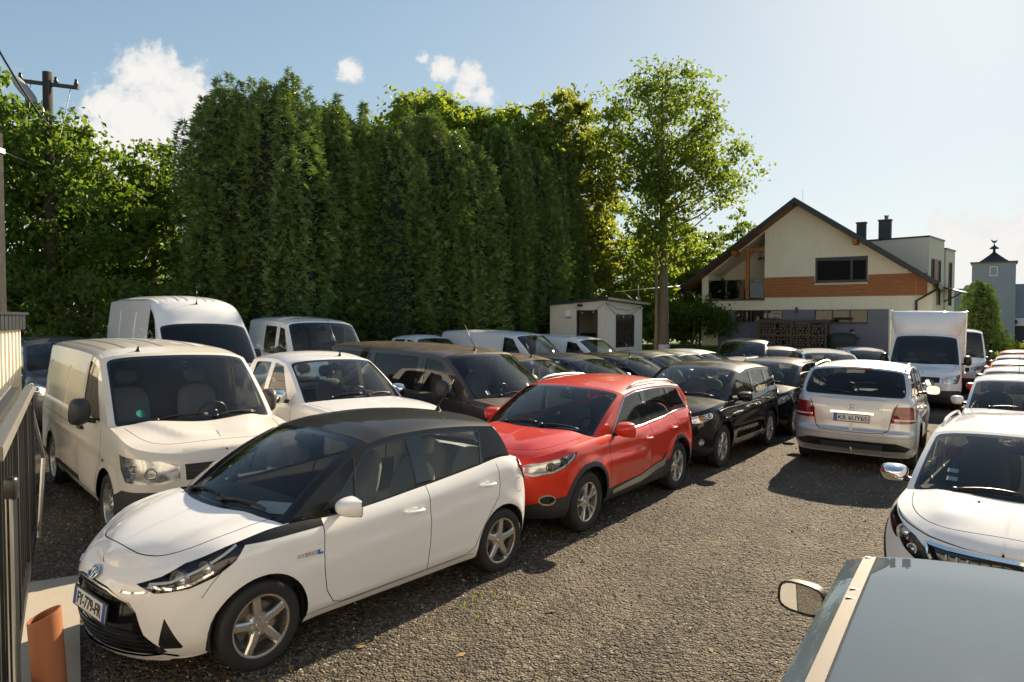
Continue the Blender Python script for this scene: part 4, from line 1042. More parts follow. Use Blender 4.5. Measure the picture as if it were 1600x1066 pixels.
    def mirror(s, d, z, size, m, out=.11, glassmat=None, arm=None, cap=None):
        """door mirror: housing with a flat back carrying the glass, on a short foot"""
        sx, sy, sz = size; yb = float(s.yside(d, z))
        for sg in (1, -1):
            mb = MB(); V = []; F = []; nu, nv = 20, 8
            # housing: rounded shell, open plane at the back
            c = Vector((float(s.D2X(d)), yb+out+sy/2, z))
            for i in range(nv+1):
                ph = math.pi/2*i/nv
                for k in range(nu):
                    th = 2*math.pi*k/nu; ct, st_ = math.cos(th), math.sin(th); e = 2/3.2
                    yy = math.copysign(abs(ct)**e, ct)*sy/2; zz = math.copysign(abs(st_)**e, st_)*sz/2
                    rr = math.cos(ph)**.75 if i < nv else 0.0; yy += 0
                    V.append(Vector((sx*math.sin(ph)**1.15-.0, yy*rr*(1-.10*(zz < 0)), zz*rr+.012*math.sin(ph))))
            for i in range(nv):
                for k in range(nu):
                    a = i*nu+k; b_ = i*nu+(k+1) % nu; F.append((a, b_, b_+nu, a+nu))
            sw = Matrix.Rotation(R(-12), 3, 'Z') @ Matrix.Rotation(R(4), 3, 'Y')
            V = [(sw @ v)+c for v in V]; V = [(v.x, v.y*sg, v.z) for v in V]
            o = mb.add(V, F).build('mirror', m, s.root, True, 50)
            gm = MB(); G = []
            for k in range(nu):
                th = 2*math.pi*k/nu; ct, st_ = math.cos(th), math.sin(th); e = 2/3.2
                G.append(Vector((-.004, math.copysign(abs(ct)**e, ct)*sy/2*.90, math.copysign(abs(st_)**e, st_)*sz/2*.86)))
            G = [(sw @ v)+c for v in G]
            gm.add([(v.x, v.y*sg, v.z) for v in G], [tuple(range(nu))]).build('mirror_glass', M['mirrorglass'], o)
            rm = MB(); G2 = []
            for q, off in ((1.0, 0.), (1.0, -.007), (.9, -.007)):
                for k in range(nu):
                    th = 2*math.pi*k/nu; ct, st_ = math.cos(th), math.sin(th); e = 2/3.2
                    v = (sw @ Vector((off, math.copysign(abs(ct)**e, ct)*sy/2*q, math.copysign(abs(st_)**e, st_)*sz/2*q)))+c; G2.append((v.x, v.y*sg, v.z))
            rm.add(G2, [(i*nu+k, i*nu+(k+1) % nu, (i+1)*nu+(k+1) % nu, (i+1)*nu+k) for i in range(2) for k in range(nu)]).build('mirror_rim', M['black'], o, True)
            ft = MB(); zz = z-sz*.36
            ft.tube([(c.x+.02, sg*(yb-.02), zz-.01), (c.x+.02, sg*(yb+out*.5), zz), (c.x+.03, sg*(yb+out+sy*.18), zz+.02)], [.040, .028, .030], 8); ft.build('mirror_foot', arm or M['black'], o, True)
    def plate(s, txt, rear=False, z=.45, w_=.52, h=.112, band=True, rband=False, out=.02, y=0., space=1.0):
        P, n = s.onfront(y+1e-4, z, rear, out); f = -1 if rear else 1
        if not rear: n = Vector((n.x, 0, n.z)).normalized()
        else: n = Vector((n.x, 0, n.z)).normalized()
        r_ = MB().box((0, 0, 0), (w_+.025, h+.025, .012)).build('plate_holder', M['black'], s.root, bevel=.004)
        # basis: right when looking at it, up, normal
        up = Vector((0, 0, 1)); up = (up-n*up.dot(n)).normalized(); rt = up.cross(n)
        Mx = Matrix((rt, up, n)).transposed().to_4x4(); Mx.translation = P; r_.matrix_local = Mx
        pl = MB().box((0, 0, .008), (w_, h, .004)).build('number_plate', M['platewhite'], r_)
        if band: MB().box((-w_/2+.022, 0, .0115), (.042, h, .002)).build('plate_band', M['plateblue'], pl)
        if rband: MB().box((w_/2-.022, 0, .0115), (.042, h, .002)).build('plate_band', M['plateblue'], pl)
        me = text_mesh(txt, h*.92, .001, space=space, offset=.0012); o = link('plate_number', me, pl, M['plateink']); o.location = (.022 if band and not rband else 0., 0, .0125)
        bx = [v.co.x for v in me.vertices]; wd = max(bx)-min(bx); av = w_-(.05 if band else 0)-(.05 if rband else 0)-.03
        o.scale = (av/wd, h*.70/max(1e-6, max(v.co.y for v in me.vertices)-min(v.co.y for v in me.vertices)), 1)
        bc = (max(bx)+min(bx))/2; by = [v.co.y for v in me.vertices]; o.location.x -= bc*o.scale.x; o.location.y -= (max(by)+min(by))/2*o.scale.y
        return r_
    def place_flat(s, obj, P, n, up=Vector((0, 0, 1)), roll=0.):
        up = (up-n*up.dot(n)).normalized(); rt = up.cross(n); Mx = Matrix((rt, up, n)).transposed().to_4x4() @ Matrix.Rotation(roll, 4, 'Z'); Mx.translation = P; obj.matrix_local = Mx
    def rails(s, m, d0, d1, h=.05, e=.93, rad=.014, closed=False):
        (dA1, _), (dR1, _) = s.Ap[1], s.Rp[1]
        for sg in (1, -1):
            tt = np.linspace(d0, d1, 14); v = tt-dA1; P = s.rf(np.full(14, s.hw*e), v)
            pts = []
            for i, p in enumerate(P):
                k = min(i, 13-i)/13; up = h*min(1, k*6)**.6; pts.append((p[0], p[1]*sg, p[2]+up-.004))
            mb = MB().tube(pts, [rad*1.2]+[rad]*12+[rad*1.2], 8)
            if closed: 
                mb.add([(p[0], p[1]*sg, p[2]-.01) for p in P]+[q for q in pts], [(i, i+1, 15+i, 14+i) for i in range(13)])
            mb.build('roof_rail', m, s.root, True)
    def wipers(s, lh=1, two=True):
        sp = [(-.52, .62), (.16, .60)] if two else [(-.3, .8)]
        for (y0, ln) in sp:
            mb = MB(); pts = []; y0 *= s.yA0*lh
            for k in range(8):
                t = k/7; u = y0+lh*(-ln*s.yA0*t if False else ln*s.yA0*t*.95); v = .015+.10*t*(1-t)*1.0+.03*t
                P = s.ws(np.array([u]), np.array([v*1.0]))[0]; pts.append((P[0]+.012, P[1], P[2]+.018))
            mb.tube(pts, [.012, .011, .010, .010, .009, .008, .007, .006], 6)
            mb.tube([(p[0]+.004, p[1], p[2]-.012) for p in pts[3:]], .005, 5)
            mb.sell(pts[0], (.06, .06, .04), 2.4, 8, 6); mb.build('wiper', M['black'], s.root, True)
    def antenna(s, t=.12, e=0., ln=.4, lean=.35, m=None):
        P = s.rf(np.array([s.hw*e]), np.array([s.rl*t]))[0]
        mb = MB().lathe([(0, .035), (.02, .022), (.045, .012), (.06, .008)], 10, 'z', c=P); mb.tube([P+np.array([0, 0, .04]), P+np.array([-ln*lean, 0, ln])], [.006, .0035], 6)
        mb.build('antenna', m or M['black'], s.root, True)
    def sheet(s, y, w_=.30, l=.21, back=.16, lift=.012, m=None, name='price_sheet', rz=.15):
        (dA0, _) = s.Ap[0]; zt = float(s.ztop(dA0)); mb = MB().box((0, 0, 0), (l, w_, .002), Matrix.Rotation(rz, 3, 'Z') @ Matrix.Rotation(R(4), 3, 'Y'))
        o = mb.build(name, m or M['paper'], s.root); o.location = (float(s.D2X(dA0+back)), y, zt+lift+.004)
    def put(s, x, y, deg, dz=0., scale=1.):
        n = Vector((-(gz(x+.5, y)-gz(x-.5, y)), -(gz(x, y+.5)-gz(x, y-.5)), 1)).normalized()
        fw = Vector((math.cos(R(deg)), math.sin(R(deg)), 0)); fw = (fw-n*fw.dot(n)).normalized(); lf = n.cross(fw)
        Mx = Matrix((fw, lf, n)).transposed().to_4x4() @ Matrix.Scale(scale, 4); Mx.translation = Vector((x, y, gz(x, y)+dz)); s.root.matrix_world = Mx
        return s
    def tag(s, label, cat, group='vehicles parked for sale in the yard'):
        tag(s.root, label, cat, group); return s
def rod(d0, z0, d1, z1, n=2): return [('s', d0+(d1-d0)*i/(n-1), z0+(z1-z0)*i/(n-1)) for i in range(n)]
def door_line(car, pts): return ('panel_gap', 'line', pts, .007, M['gap'], -.012, 'pair')

# ------------------------------------------------------------------ white hatchback with black roof
def build_hatch():
    wp = paint('white_paint', (.86, .85, .83), dust=.08, rough=.3); bk = paint('black_roof_paint', (.012, .012, .013), dust=.035, rough=.42, coat=.55, spec=.08)
    c = Car('hatchback_car', dict(body=wp, roof=bk, pillar=bk, tailgate=bk), L=3.945, W=1.695, r=.304, tw=.18, fo=.79, wb=2.51, gs=.045, sill=.185,
        cf=.86, nf=2.35, cr=.55, nr=2.9, arch=.045,
        bot=[(0, .17), (.3, .17), (.5, .20), (3.4, .22), (3.945, .28)],
        fx=[(.15, .10), (.24, .03), (.36, .0), (.52, .015), (.64, .05), (.72, .11), (.80, .19), (1.2, .5)],
        rx=[(.25, .12), (.36, .03), (.5, .0), (.68, .01), (.8, .05), (1.0, .11), (1.2, .18)],
        top=[(0, .715), (.10, .74), (.30, .80), (.60, .885), (.95, .935), (1.15, .932), (1.38, .92), (2.33, .985), (3.0, 1.05), (3.35, 1.085), (3.6, 1.06), (3.945, .96)],
        hood=[(0, .715), (.10, .765), (.25, .835), (.5, .915), (.8, .985), (1.02, 1.03), (1.4, 1.06)],
        Ap=[(1.02, .95), (1.82, 1.385)], Rp=[(3.47, 1.05), (3.29, 1.378)], roofedge=[(2.05, 1.42), (2.45, 1.43), (2.9, 1.412)], hatch=False, bk0=.30, deckz=[(3.3, 1.10), (3.5, 1.095), (3.7, 1.06), (3.9, .97)], seatmat='seatgrey',
        bw=(.16, .10), tum=(.22, .22), c1=.035, c2=.035, bowA=.035,
        windows=[(1.36, 1.80, 2.24, 2.20), (2.40, 2.36, 3.04, 3.08)], wbot=.015, wtop=.05,
        creases=[(.95, .60, 3.5, .80, .07, .009), (1.1, .30, 3.0, .36, .06, .007)], rim=('star', 5), rimr=.212, wtopm=.035,
        hoodcreases=[(.22, .30, 1.0, .52, .10, .014)])
    g = lambda p, w_=.007: ('panel_gap', 'line', p, w_, M['gap'], -.010, 'pair')
    S = lambda *q: [('s', d, z) for d, z in q]; F = lambda *q: [('f', y, z) for y, z in q]
    ch = M['chrome']
    regs = [
        ('black_flash', 'poly', S((.60, .868), (.80, .868), (1.02, .872), (1.28, .876), (1.28, 1.0), (1.02, 1.0), (.60, .95)), 0, bk, .001, 'pair'),
        ('grille', 'poly', [('f', -.02, .625), ('f', .20, .615), ('f', .42, .555), ('f', .47, .50), ('f', .52, .36), ('f', .62, .235), ('f', .56, .215), ('f', -.02, .215)], 0, M['gloss'], -.035, 'one'),
        ('bumper_lip', 'poly', [('f', -.02, .205), ('f', .48, .205), ('f', .60, .225), ('f', .66, .20), ('f', .60, .17), ('f', -.02, .165)], 0, wp, .012, 'one'),
        ('fog_recess', 'poly', [('s', .222, .47), ('s', .262, .37), ('s', .305, .272), ('s', .296, .258), ('s', .212, .260), ('s', .192, .29), ('s', .20, .33)], 0, M['black'], -.010, 'pair'),
        ('headlight', 'poly', [('f', .43, .665), ('f', .56, .715), ('s', .28, .80), ('s', .46, .865), ('s', .64, .905), ('s', .67, .865), ('s', .60, .785), ('s', .47, .705), ('s', .33, .648), ('s', .20, .625), ('f', .56, .622)], 0, M['lampdark'], 0, 'pair'),
        ('front_door', 'poly', rcorner2(S((1.28, .96), (1.27, .60), (1.33, .34), (1.42, .275), (2.31, .285), (2.335, .5), (2.33, 1.2), (1.28, 1.2))), 0, wp, 0, 'pair'),
        ('rear_door', 'poly', S((2.335, 1.2), (2.335, .5), (2.315, .285), (2.80, .29), (2.90, .33), (2.97, .46), (3.10, .62), (3.22, .74), (3.25, .85), (3.22, 1.2)), 0, wp, 0, 'pair'),
        ('tail_light', 'poly', [('r', .50, .94), ('r', .48, .80), ('s', 3.92, .76), ('s', 3.80, .78), ('s', 3.68, .87), ('s', 3.59, .96), ('s', 3.62, 1.035), ('s', 3.75, 1.01), ('s', 3.88, .975)], 0, M['tail'], .012, 'pair'),
        g(S((1.28, .955), (1.265, .60), (1.30, .40), (1.36, .30), (1.44, .272), (2.30, .282))), g(S((2.33, .98), (2.336, .5), (2.312, .282))),
        g(S((2.312, .282), (2.80, .285), (2.90, .33), (2.97, .46), (3.10, .62), (3.22, .74), (3.255, .85), (3.235, 1.04))),
        g(S((.56, .79), (.45, .66), (.40, .58)), .005), g(S((3.42, .52), (3.55, .50), (3.70, .505), (3.80, .52)), .005), g([('s', 3.52, .86), ('s', 3.60, .86), ('s', 3.64, .80), ('s', 3.60, .73), ('s', 3.52, .73), ('s', 3.48, .80), ('s', 3.52, .86)], .004),
        g(S((1.13, .262), (2.9, .272)), .006),
        ('rear_bumper_insert', 'poly', [('r', .0, .42), ('r', .5, .42), ('r', .62, .30), ('r', .0, .30)], 0, M['plastic'], .002, 'one'),
    ]
    hr = [('hood_gap', 'line', [(.205, .0), (.207, .16), (.225, .30), (.30, .44), (.45, .555), (.62, .615), (.86, .645), (.98, .65)], .007, M['gap'], -.008, 'one')]
    c.build(regs, hr)
    # rocker strip, grille bars
    for z, y1 in ((.60, .30), (.575, .40), (.345, .50), (.31, .53), (.275, .56), (.24, .58)):
        c.ribbon('grille_bar', [('f', 0, z), ('f', y1*.5, z), ('f', y1*.8, z-.002), ('f', y1, z-.008)], .011, .012, M['black'], 'one', lift=-.022)
    c.ribbon('grille_trim', [('f', .33, .612), ('f', .42, .612), ('f', .52, .628)], .012, .006, ch, 'pair', lift=.001)
    c.ribbon('grille_trim', [('f', 0, .605), ('f', .2, .597), ('f', .40, .555), ('f', .46, .50)], .012, .008, M['satin'], 'one', lift=-.012)
    for hl in c.parts['headlight']:
        sg = 1 if hl == c.parts['headlight'][0] else -1
        for (d, y, z, r_) in ((.25, .615, .705, .058), (.40, .69, .765, .046)):
            P, n, t = c.onside(d, z, -.045); P.y *= sg; n = Vector((1, sg*.35, .1)).normalized()
            q = n.to_track_quat('Y', 'Z').to_matrix()
            MB().lathe([(-.02, r_*1.2), (.012, r_*1.15), (.012, r_), (.0, r_*.96), (.010, r_*.7), (.018, r_*.3), (.019, .0005)], 20, c=P, rot=q).build('projector', M['lampin'], hl, True, 40)
    c.ribbon('lamp_strip', [('f', .50, .672), ('s', .22, .69), ('s', .36, .755), ('s', .52, .83), ('s', .62, .88)], .016, .01, M['platewhite'], 'pair', parent=c.parts['headlight'], lift=-.022)
    c.ribbon('lamp_strip', [('f', .50, .66), ('s', .24, .645), ('s', .34, .672), ('s', .46, .735)], .018, .012, ch, 'pair', parent=c.parts['headlight'], lift=-.026)
    c.plate('FY-779-FR', z=.455, out=-.020, rband=True)
    # emblem: three ovals
    P, n = c.onfront(1e-3, .655, False, .012); n = Vector((n.x, 0, n.z)).normalized()
    e = MB(); oval = lambda cx, cy, a, b_, rad: e.tube([(cx+a*math.cos(t), cy+b_*math.sin(t), .006) for t in np.linspace(0, 2*math.pi, 25)], rad, 6, False)
    oval(0, 0, .062, .043, .0055); oval(0, .010, .040, .016, .0045); oval(0, -.003, .015, .034, .0045)
    eo = e.build('emblem', ch, c.root, True); c.place_flat(eo, P, n)
    bo = MB(); bo.lathe([(0, .0005), (.001, .060)], 24, 'z'); bb = bo.build('emblem_field', M['badgeblue'], eo); bb.scale = (1, .7, 1)
    # side badge
    for sg in (1, -1):
        P, n, t = c.onside(1.12, .705, .003); P.y *= sg; n.y *= sg
        o = link('hybrid_badge', text_mesh('HYBRID', .042, .001, shear=.25, space=1.15), c.root, M['satin']); c.place_flat(o, P, n)
        o2 = MB().add([(0, -.017, .001), (.05, -.017, .001), (.048, -.003, .001), (.022, -.003, .001), (.026, .018, .001), (.004, .018, .001)], [(0, 1, 2, 3), (0, 3, 4, 5)]).build('badge_mark', M['badgeblue'], o); o2.location = (.085, 0, .001)
    c.handle(2.14, .815, wp); c.handle(3.06, .875, wp)
    c.mirror(1.47, 1.0, (.15, .21, .145), wp, out=.07)
    for sg in (1, -1):
        q = [(1.30, .975), (1.45, .98), (1.47, 1.09)]
        P = c.side(np.array([p for p, _ in q]), np.array([z for _, z in q]))+np.array([0, .004, 0]); P[:, 1] *= sg
        MB().add(P, [(0, 1, 2)]).build('mirror_sail', M['black'], c.root)
        q0 = [(1.60, .972), (1.655, 1.30)]; P = c.side(np.array([p for p, _ in q0]), np.array([z for _, z in q0])); P[:, 1] *= sg
        MB().tube([P[0], P[1]], .012, 6).build('quarter_divider', M['black'], c.root)
    c.wipers(); c.antenna(.93, .0, .30, .75); c.sheet(.36, .34, .24, .12, rz=.5)
    # sensor box behind the windscreen
    c.put(-1.58, 6.11, 230.7)
    c.tag('white hatchback with black roof, nearest at the left, plate FY-779-FR', 'car')
    return c
def rcorner2(p): return p

# ------------------------------------------------------------------ template for the other cars
def lathe_part(c, P, n, prof, m, name, parent=None, k=18):
    q = n.to_track_quat('Y', 'Z').to_matrix(); return MB().lathe(prof, k, c=P, rot=q).build(name, m, parent or c.root, True, 40)
def car(name, L, W, H, body, kind='suv', lod=1, clad=False, rails=None, rim=('twin', 5), r=None, fo=None, wb=None, frame='gloss', mirror=None, seat='seat', rearglass='glass',
        lamps=True, extra_regs=(), extra_hood=(), over=None, tailm=None, frontz=0., sheet=True, wip=True, handles=None, mirsize=None, skiplamp=False, skipgrille=False, skiptail=False, lampin=None, clm=None):
    k = L/4.45; q = H/1.60
    T = lambda d: d*k
    Z = lambda z: z*q
    pz = lambda l: [(T(a), Z(b)) for a, b in l]
    if kind == 'suv':
        sp = dict(top=pz([(0, .86), (.10, .90), (.35, .965), (.7, 1.01), (1.2, 1.035), (2.0, 1.04), (3.0, 1.085), (3.7, 1.14), (4.45, 1.13)]),
            hood=pz([(0, .86), (.10, .925), (.3, .99), (.7, 1.065), (1.1, 1.115), (1.5, 1.14)]),
            fx=[(Z(z), T(d)) for z, d in ((.2, .12), (.35, .03), (.5, .0), (.7, .005), (.85, .04), (.95, .10), (1.3, .3))],
            rx=[(Z(z), T(d)) for z, d in ((.3, .12), (.48, .02), (.65, 0), (.85, .03), (1.1, .10), (1.3, .18))],
            Ap=[(T(1.20), 0), (T(2.02), Z(1.475))], Rp=[(T(4.17), 0), (T(3.80), Z(1.475))], roofedge=pz([(2.4, 1.52), (2.9, 1.53), (3.4, 1.515)]),
            windows=[(T(1.60), T(2.03), T(2.54), T(2.48)), (T(2.66), T(2.60), T(3.40), T(3.28)), (T(3.50), T(3.38), T(3.94), T(3.66))], sill=Z(.24))
        fo_, wb_, r_ = .91*k, 2.646*k, .345
    elif kind == 'hatch':
        sp = dict(top=pz([(0, .80), (.10, .83), (.35, .90), (.7, .955), (1.15, .985), (2.0, 1.0), (3.0, 1.05), (3.7, 1.10), (4.45, 1.08)]),
            hood=pz([(0, .80), (.10, .855), (.3, .92), (.7, 1.01), (1.05, 1.06), (1.4, 1.09)]),
            fx=[(Z(z), T(d)) for z, d in ((.2, .12), (.35, .03), (.5, .0), (.65, .01), (.8, .06), (.9, .13), (1.3, .3))],
            rx=[(Z(z), T(d)) for z, d in ((.3, .12), (.48, .02), (.65, 0), (.85, .04), (1.1, .14), (1.3, .22))],
            Ap=[(T(1.12), 0), (T(2.05), Z(1.475))], Rp=[(T(4.12), 0), (T(3.62), Z(1.475))], roofedge=pz([(2.4, 1.525), (2.8, 1.53), (3.3, 1.505)]),
            windows=[(T(1.52), T(2.04), T(2.52), T(2.46)), (T(2.64), T(2.58), T(3.44), T(3.30)), (T(3.52), T(3.38), T(3.86), T(3.55))], sill=Z(.21))
        fo_, wb_, r_ = .90*k, 2.65*k, .315
    sp.update(fo=fo or fo_, wb=wb or wb_, r=r or r_, tw=.205, rim=rim, frame=frame, seatmat=seat, rearglass=rearglass, gs={2: .05, 1: .075, 0: .12}[lod], roll=(.05, .12), cf=T(.85), cr=T(.6))
    if over: sp.update(over(T, Z))
    c = Car(name, dict(body=body), L=L, W=W, **sp)
    g = lambda p, w_=.008: ('panel_gap', 'line', p, w_, M['gap'], -.010, 'pair')
    S = lambda *p: [('s', T(d), Z(z)) for d, z in p]
    hw = W/2; f = lambda y, z: ('f', y*hw, Z(z)); rr = lambda y, z: ('r', y*hw, Z(z)); sd = lambda d, z: ('s', T(d), Z(z))
    regs = []
    if clad: regs.append(('rear_quarter', 'poly', [('s', T(2.9), -.5), ('s', T(2.9), 9.), ('r', 0., 9.), ('r', 0., -.5)], 0, body, 0, 'one'))
    cm = clm or M['plastic']
    if clad:
        zc = .42
        regs.append(('cladding', 'poly', [f(-.02, .1), f(-.02, .40), f(.6, .40), sd(.30, .46), sd(.55, .50), sd(.6, .1)], 0, cm, .004, 'one'))
        regs.append(('rear_cladding', 'poly', [rr(-.0, .1), rr(-.0, .50), rr(.7, .50), sd(4.1, .52), sd(3.9, .50), sd(3.9, .1)], 0, cm, .004, 'one'))
        regs.append(('sill_cladding', 'poly', [sd(.9, .1), sd(.9, .42), sd(1.45, .40), sd(2.4, .43), sd(3.15, .50), sd(3.6, .5), sd(3.6, .1)], 0, cm, .004, 'pair'))
        for i, dw in enumerate(c.whd):
            regs.append(('arch_cladding.%d' % i, 'poly', [(float(c.a_of_d(dw+(c.ra+.055)*math.cos(t))), c.r+(c.ra+.055)*math.sin(t)) for t in np.linspace(-.6, math.pi+.6, 24)]+[(float(c.a_of_d(dw)), c.r-.2)], 0, cm, .006, 'pair'))
    wA, wB = c.windows[0], c.windows[1] if len(c.windows) > 1 else None
    dB = (wA[2]+(wB[0] if wB else wA[2]+.1))/2; dF = T(1.42); zs = Z(.33)
    dE = (c.windows[1][2]+.06) if wB else dB+.9
    arch_r = c.whd[1]-c.ra-.05
    S2 = lambda *p: [('s', d, z) for d, z in p]
    zt = 9
    regs += [('front_door', 'poly', S2((dF, zt), (dF-.03, Z(.6)), (dF+.03, zs+.06), (dF+.12, zs), (dB, zs), (dB, zt)), 0, body, 0, 'pair'),
             ('rear_door', 'poly', S2((dB, zt), (dB, zs), (min(arch_r-.02, dE-.25), zs), (arch_r+.02, zs+.12), (min(dE, c.whd[1]-.05), Z(.82)), (dE, Z(.95)), (dE, zt)), 0, body, 0, 'pair')]
    if clad: regs.insert(len(regs), regs.pop(3))
    if lod >= 1:
        regs += [g(S2((dF, Z(1.04)), (dF-.03, Z(.6)), (dF+.03, zs+.06), (dF+.12, zs), (dB, zs))), g(S2((dB, Z(1.1)), (dB, zs))),
                 g(S2((dB, zs), (min(arch_r-.02, dE-.25), zs), (arch_r+.02, zs+.12), (min(dE, c.whd[1]-.05), Z(.82)), (dE, Z(.95)), (dE, Z(1.14))))]
    if not skipgrille:
        regs += [('grille', 'poly', [f(-.02, .80), f(.35, .79), f(.52, .76), f(.50, .68), f(.35, .64), f(-.02, .63)], 0, M['gloss'], -.025, 'one'),
                 ('lower_grille', 'poly', [f(-.02, .50), f(.45, .50), f(.58, .42), f(.50, .30), f(-.02, .30)], 0, M['black'], -.03, 'one')]
    if not skiplamp:
        regs += [('headlight', 'poly', [f(.54, .76), f(.66, .83), sd(.30, .90), sd(.50, .925), sd(.62, .93), sd(.55, .85), sd(.38, .77), sd(.22, .71), f(.62, .68)], 0, lampin or M['lampin'], 0, 'pair'),
                 ('fog_light', 'poly', [(float(c.a_of_y(hw*.72))+.055*math.cos(t), Z(.42)+.042*math.sin(t)) for t in np.linspace(0, 2*math.pi, 13)[:-1]], 0, M['lampin'], 0, 'pair')]
    if not skiptail:
        regs += [('tail_light', 'poly', [rr(.60, 1.02), rr(.62, .84), sd(4.36, .80), sd(4.18, .84), sd(4.02, .96), sd(3.98, 1.06), sd(4.20, 1.08)], 0, tailm or M['tail'], .012, 'pair')]
    regs += list(extra_regs(c, T, Z, f, rr, sd)) if callable(extra_regs) else list(extra_regs)
    hr = []
    if lod >= 1: hr.append(('hood_gap', 'line', [(T(.21), 0), (T(.21), .25*hw), (T(.25), .45*hw), (T(.36), .64*hw), (T(.6), .76*hw), (T(1.0), .81*hw)], .007, M['gap'], -.008, 'one'))
    c.build(regs, hr)
    if not skiplamp:
        for i, hl in enumerate(c.parts.get('headlight', [])):
            sg = 1 if i == 0 else -1
            for (d, z, rad) in ((.30, .80, .042), (.46, .86, .03)):
                P, n, t = c.onside(T(d), Z(z), -.045); P.y *= sg
                lathe_part(c, P, Vector((1, sg*.4, .12)).normalized(), [(-.02, rad*1.25), (.014, rad*1.2), (.014, rad), (0, rad*.95), (.012, rad*.6), (.018, .0005)], M['chrome'], 'projector', hl)
    if not skipgrille and lod >= 1:
        for z in (.775, .745, .715, .685): c.ribbon('grille_bar', [f(0, z), f(.25, z-.003), f(.46, z-.012)], .012, .012, M['chrome'] if z == .745 else M['plastic'], 'one', lift=-.018)
    if handles is None: handles = body
    if lod >= 1:
        c.handle(dB-.20, Z(.88), handles); c.handle(dE-.20, Z(.93), handles)
    c.mirror(T(1.62), Z(1.10), mirsize or (.15, .22, .17), mirror or body, out=.06)
    if wip and lod >= 1: c.wipers()
    if rails: c.rails(rails, c.Ap[1][0]+.22, c.Rp[1][0]-.06)
    if sheet: c.sheet(.32, .30, .21, .14, rz=.3)
    return c

# ------------------------------------------------------------------ the line in front: red, black
PT = dict(
    red=paint('red_paint', (.66, .028, .006), metal=.0, rough=.38, dust=.02, spec=.35, coat=.8),
    black=paint('black_paint', (.012, .012, .014), metal=.2, dust=.28, rough=.3),
    silver=paint('silver_paint', (.60, .60, .60), metal=.45, rough=.36, dust=.10, spec=.4),
    white=paint('white_car_paint', (.84, .83, .82), dust=.09),
    whitevan=paint('white_van_paint', (.75, .70, .625), dust=.12, rough=.36),
    brown=paint('dark_brown_paint', (.060, .045, .037), metal=.3, dust=.50, dustcol=(.32, .25, .18)),
    blue=paint('dark_blue_paint', (.010, .018, .045), metal=.3, dust=.35),
    grey=paint('grey_paint', (.12, .12, .125), metal=.6, dust=.25),
    beige=paint('champagne_paint', (.34, .29, .23), metal=.7, dust=.2),
    bluegrey=paint('blue_grey_paint', (.085, .108, .132), metal=.0, rough=.5, dust=.0, dustcol=(.25, .25, .25)),
    orange=paint('orange_red_paint', (.45, .06, .03), metal=.1, dust=.15),
)
def red_suv():
    def regs(c, T, Z, f, rr, sd):
        return [('headlight', 'poly', [f(.50, .80), f(.62, .845), sd(.30, .885), sd(.56, .935), sd(.68, .945), sd(.60, .875), sd(.46, .80), sd(.30, .745), f(.70, .715), f(.56, .725)], 0, M['lampin'], 0, 'pair'),
                ('fog_light', 'poly', [(float(c.a_of_d(T(.26)))+.085*math.cos(t), Z(.46)+.055*math.sin(t)) for t in np.linspace(0, 2*math.pi, 17)[:-1]], 0, M['lampdark'], 0, 'pair'),
                ('sill_trim', 'poly', [sd(1.50, .37), sd(2.3, .42), sd(2.95, .52), sd(3.06, .60), sd(3.12, .60), sd(3.0, .44), sd(2.3, .335), sd(1.52, .315)], 0, M['satin'], .010, 'pair')]
    over = lambda T, Z: dict(creases=[(.7, .74, 2.6, .70, .16, .022), (2.2, .86, 4.1, 1.0, .12, .026), (1.4, .50, 3.0, .50, .14, -.020)], hoodcreases=[(.25, .36, 1.2, .60, .12, .018)], flare=.020, gs=.045,
                             rimr=.225, arch=.06, wtop=.05)
    c = car('red_suv', 4.45, 1.836, 1.60, PT['red'], lod=2, clad=True, rails=M['satin'], rim=('twin', 5), r=.345, extra_regs=regs, skiplamp=True, over=over, mirsize=(.17, .25, .19))
    for i, hl in enumerate(c.parts['headlight']):
        sg = 1 if i == 0 else -1
        for (d, z, rad) in ((.30, .805, .045), (.46, .85, .04)):
            P, n, t = c.onside(d, z, -.04); P.y *= sg
            lathe_part(c, P, Vector((1, sg*.5, .1)).normalized(), [(-.02, rad*1.25), (.014, rad*1.2), (.014, rad), (0, rad*.95), (.012, rad*.6), (.018, .0005)], M['lampdark'], 'projector', hl)
    c.ribbon('lamp_strip', [('f', .55*.918, .735), ('s', .30, .755), ('s', .45, .81), ('s', .58, .88), ('s', .63, .93)], .02, .012, M['platewhite'], 'pair', parent=c.parts['headlight'], lift=-.02)
    q = c.dlo_poly
    P = np.array(q); 
    for sg in (1, -1):
        V = c.side(P[:, 0], P[:, 1])+np.array([0, .004, 0]); V[:, 1] *= sg
        MB().tube([tuple(v) for v in np.concatenate([V, V[:1]])], .007, 5, False).build('window_trim', M['chrome'], c.root, True)
    for i, fl in enumerate(c.parts['fog_light']):
        c.ribbon('fog_ring', [(('s', .26+.075*math.cos(t), .46+.052*math.sin(t))) for t in np.linspace(0, 2*math.pi, 17)], .014, .01, M['chrome'], 'pair', parent=c.parts['fog_light']); break
    c.put(.90, 9.55, 234.5); c.tag('bright red SUV with silver roof rails and dark lower cladding', 'car'); return c
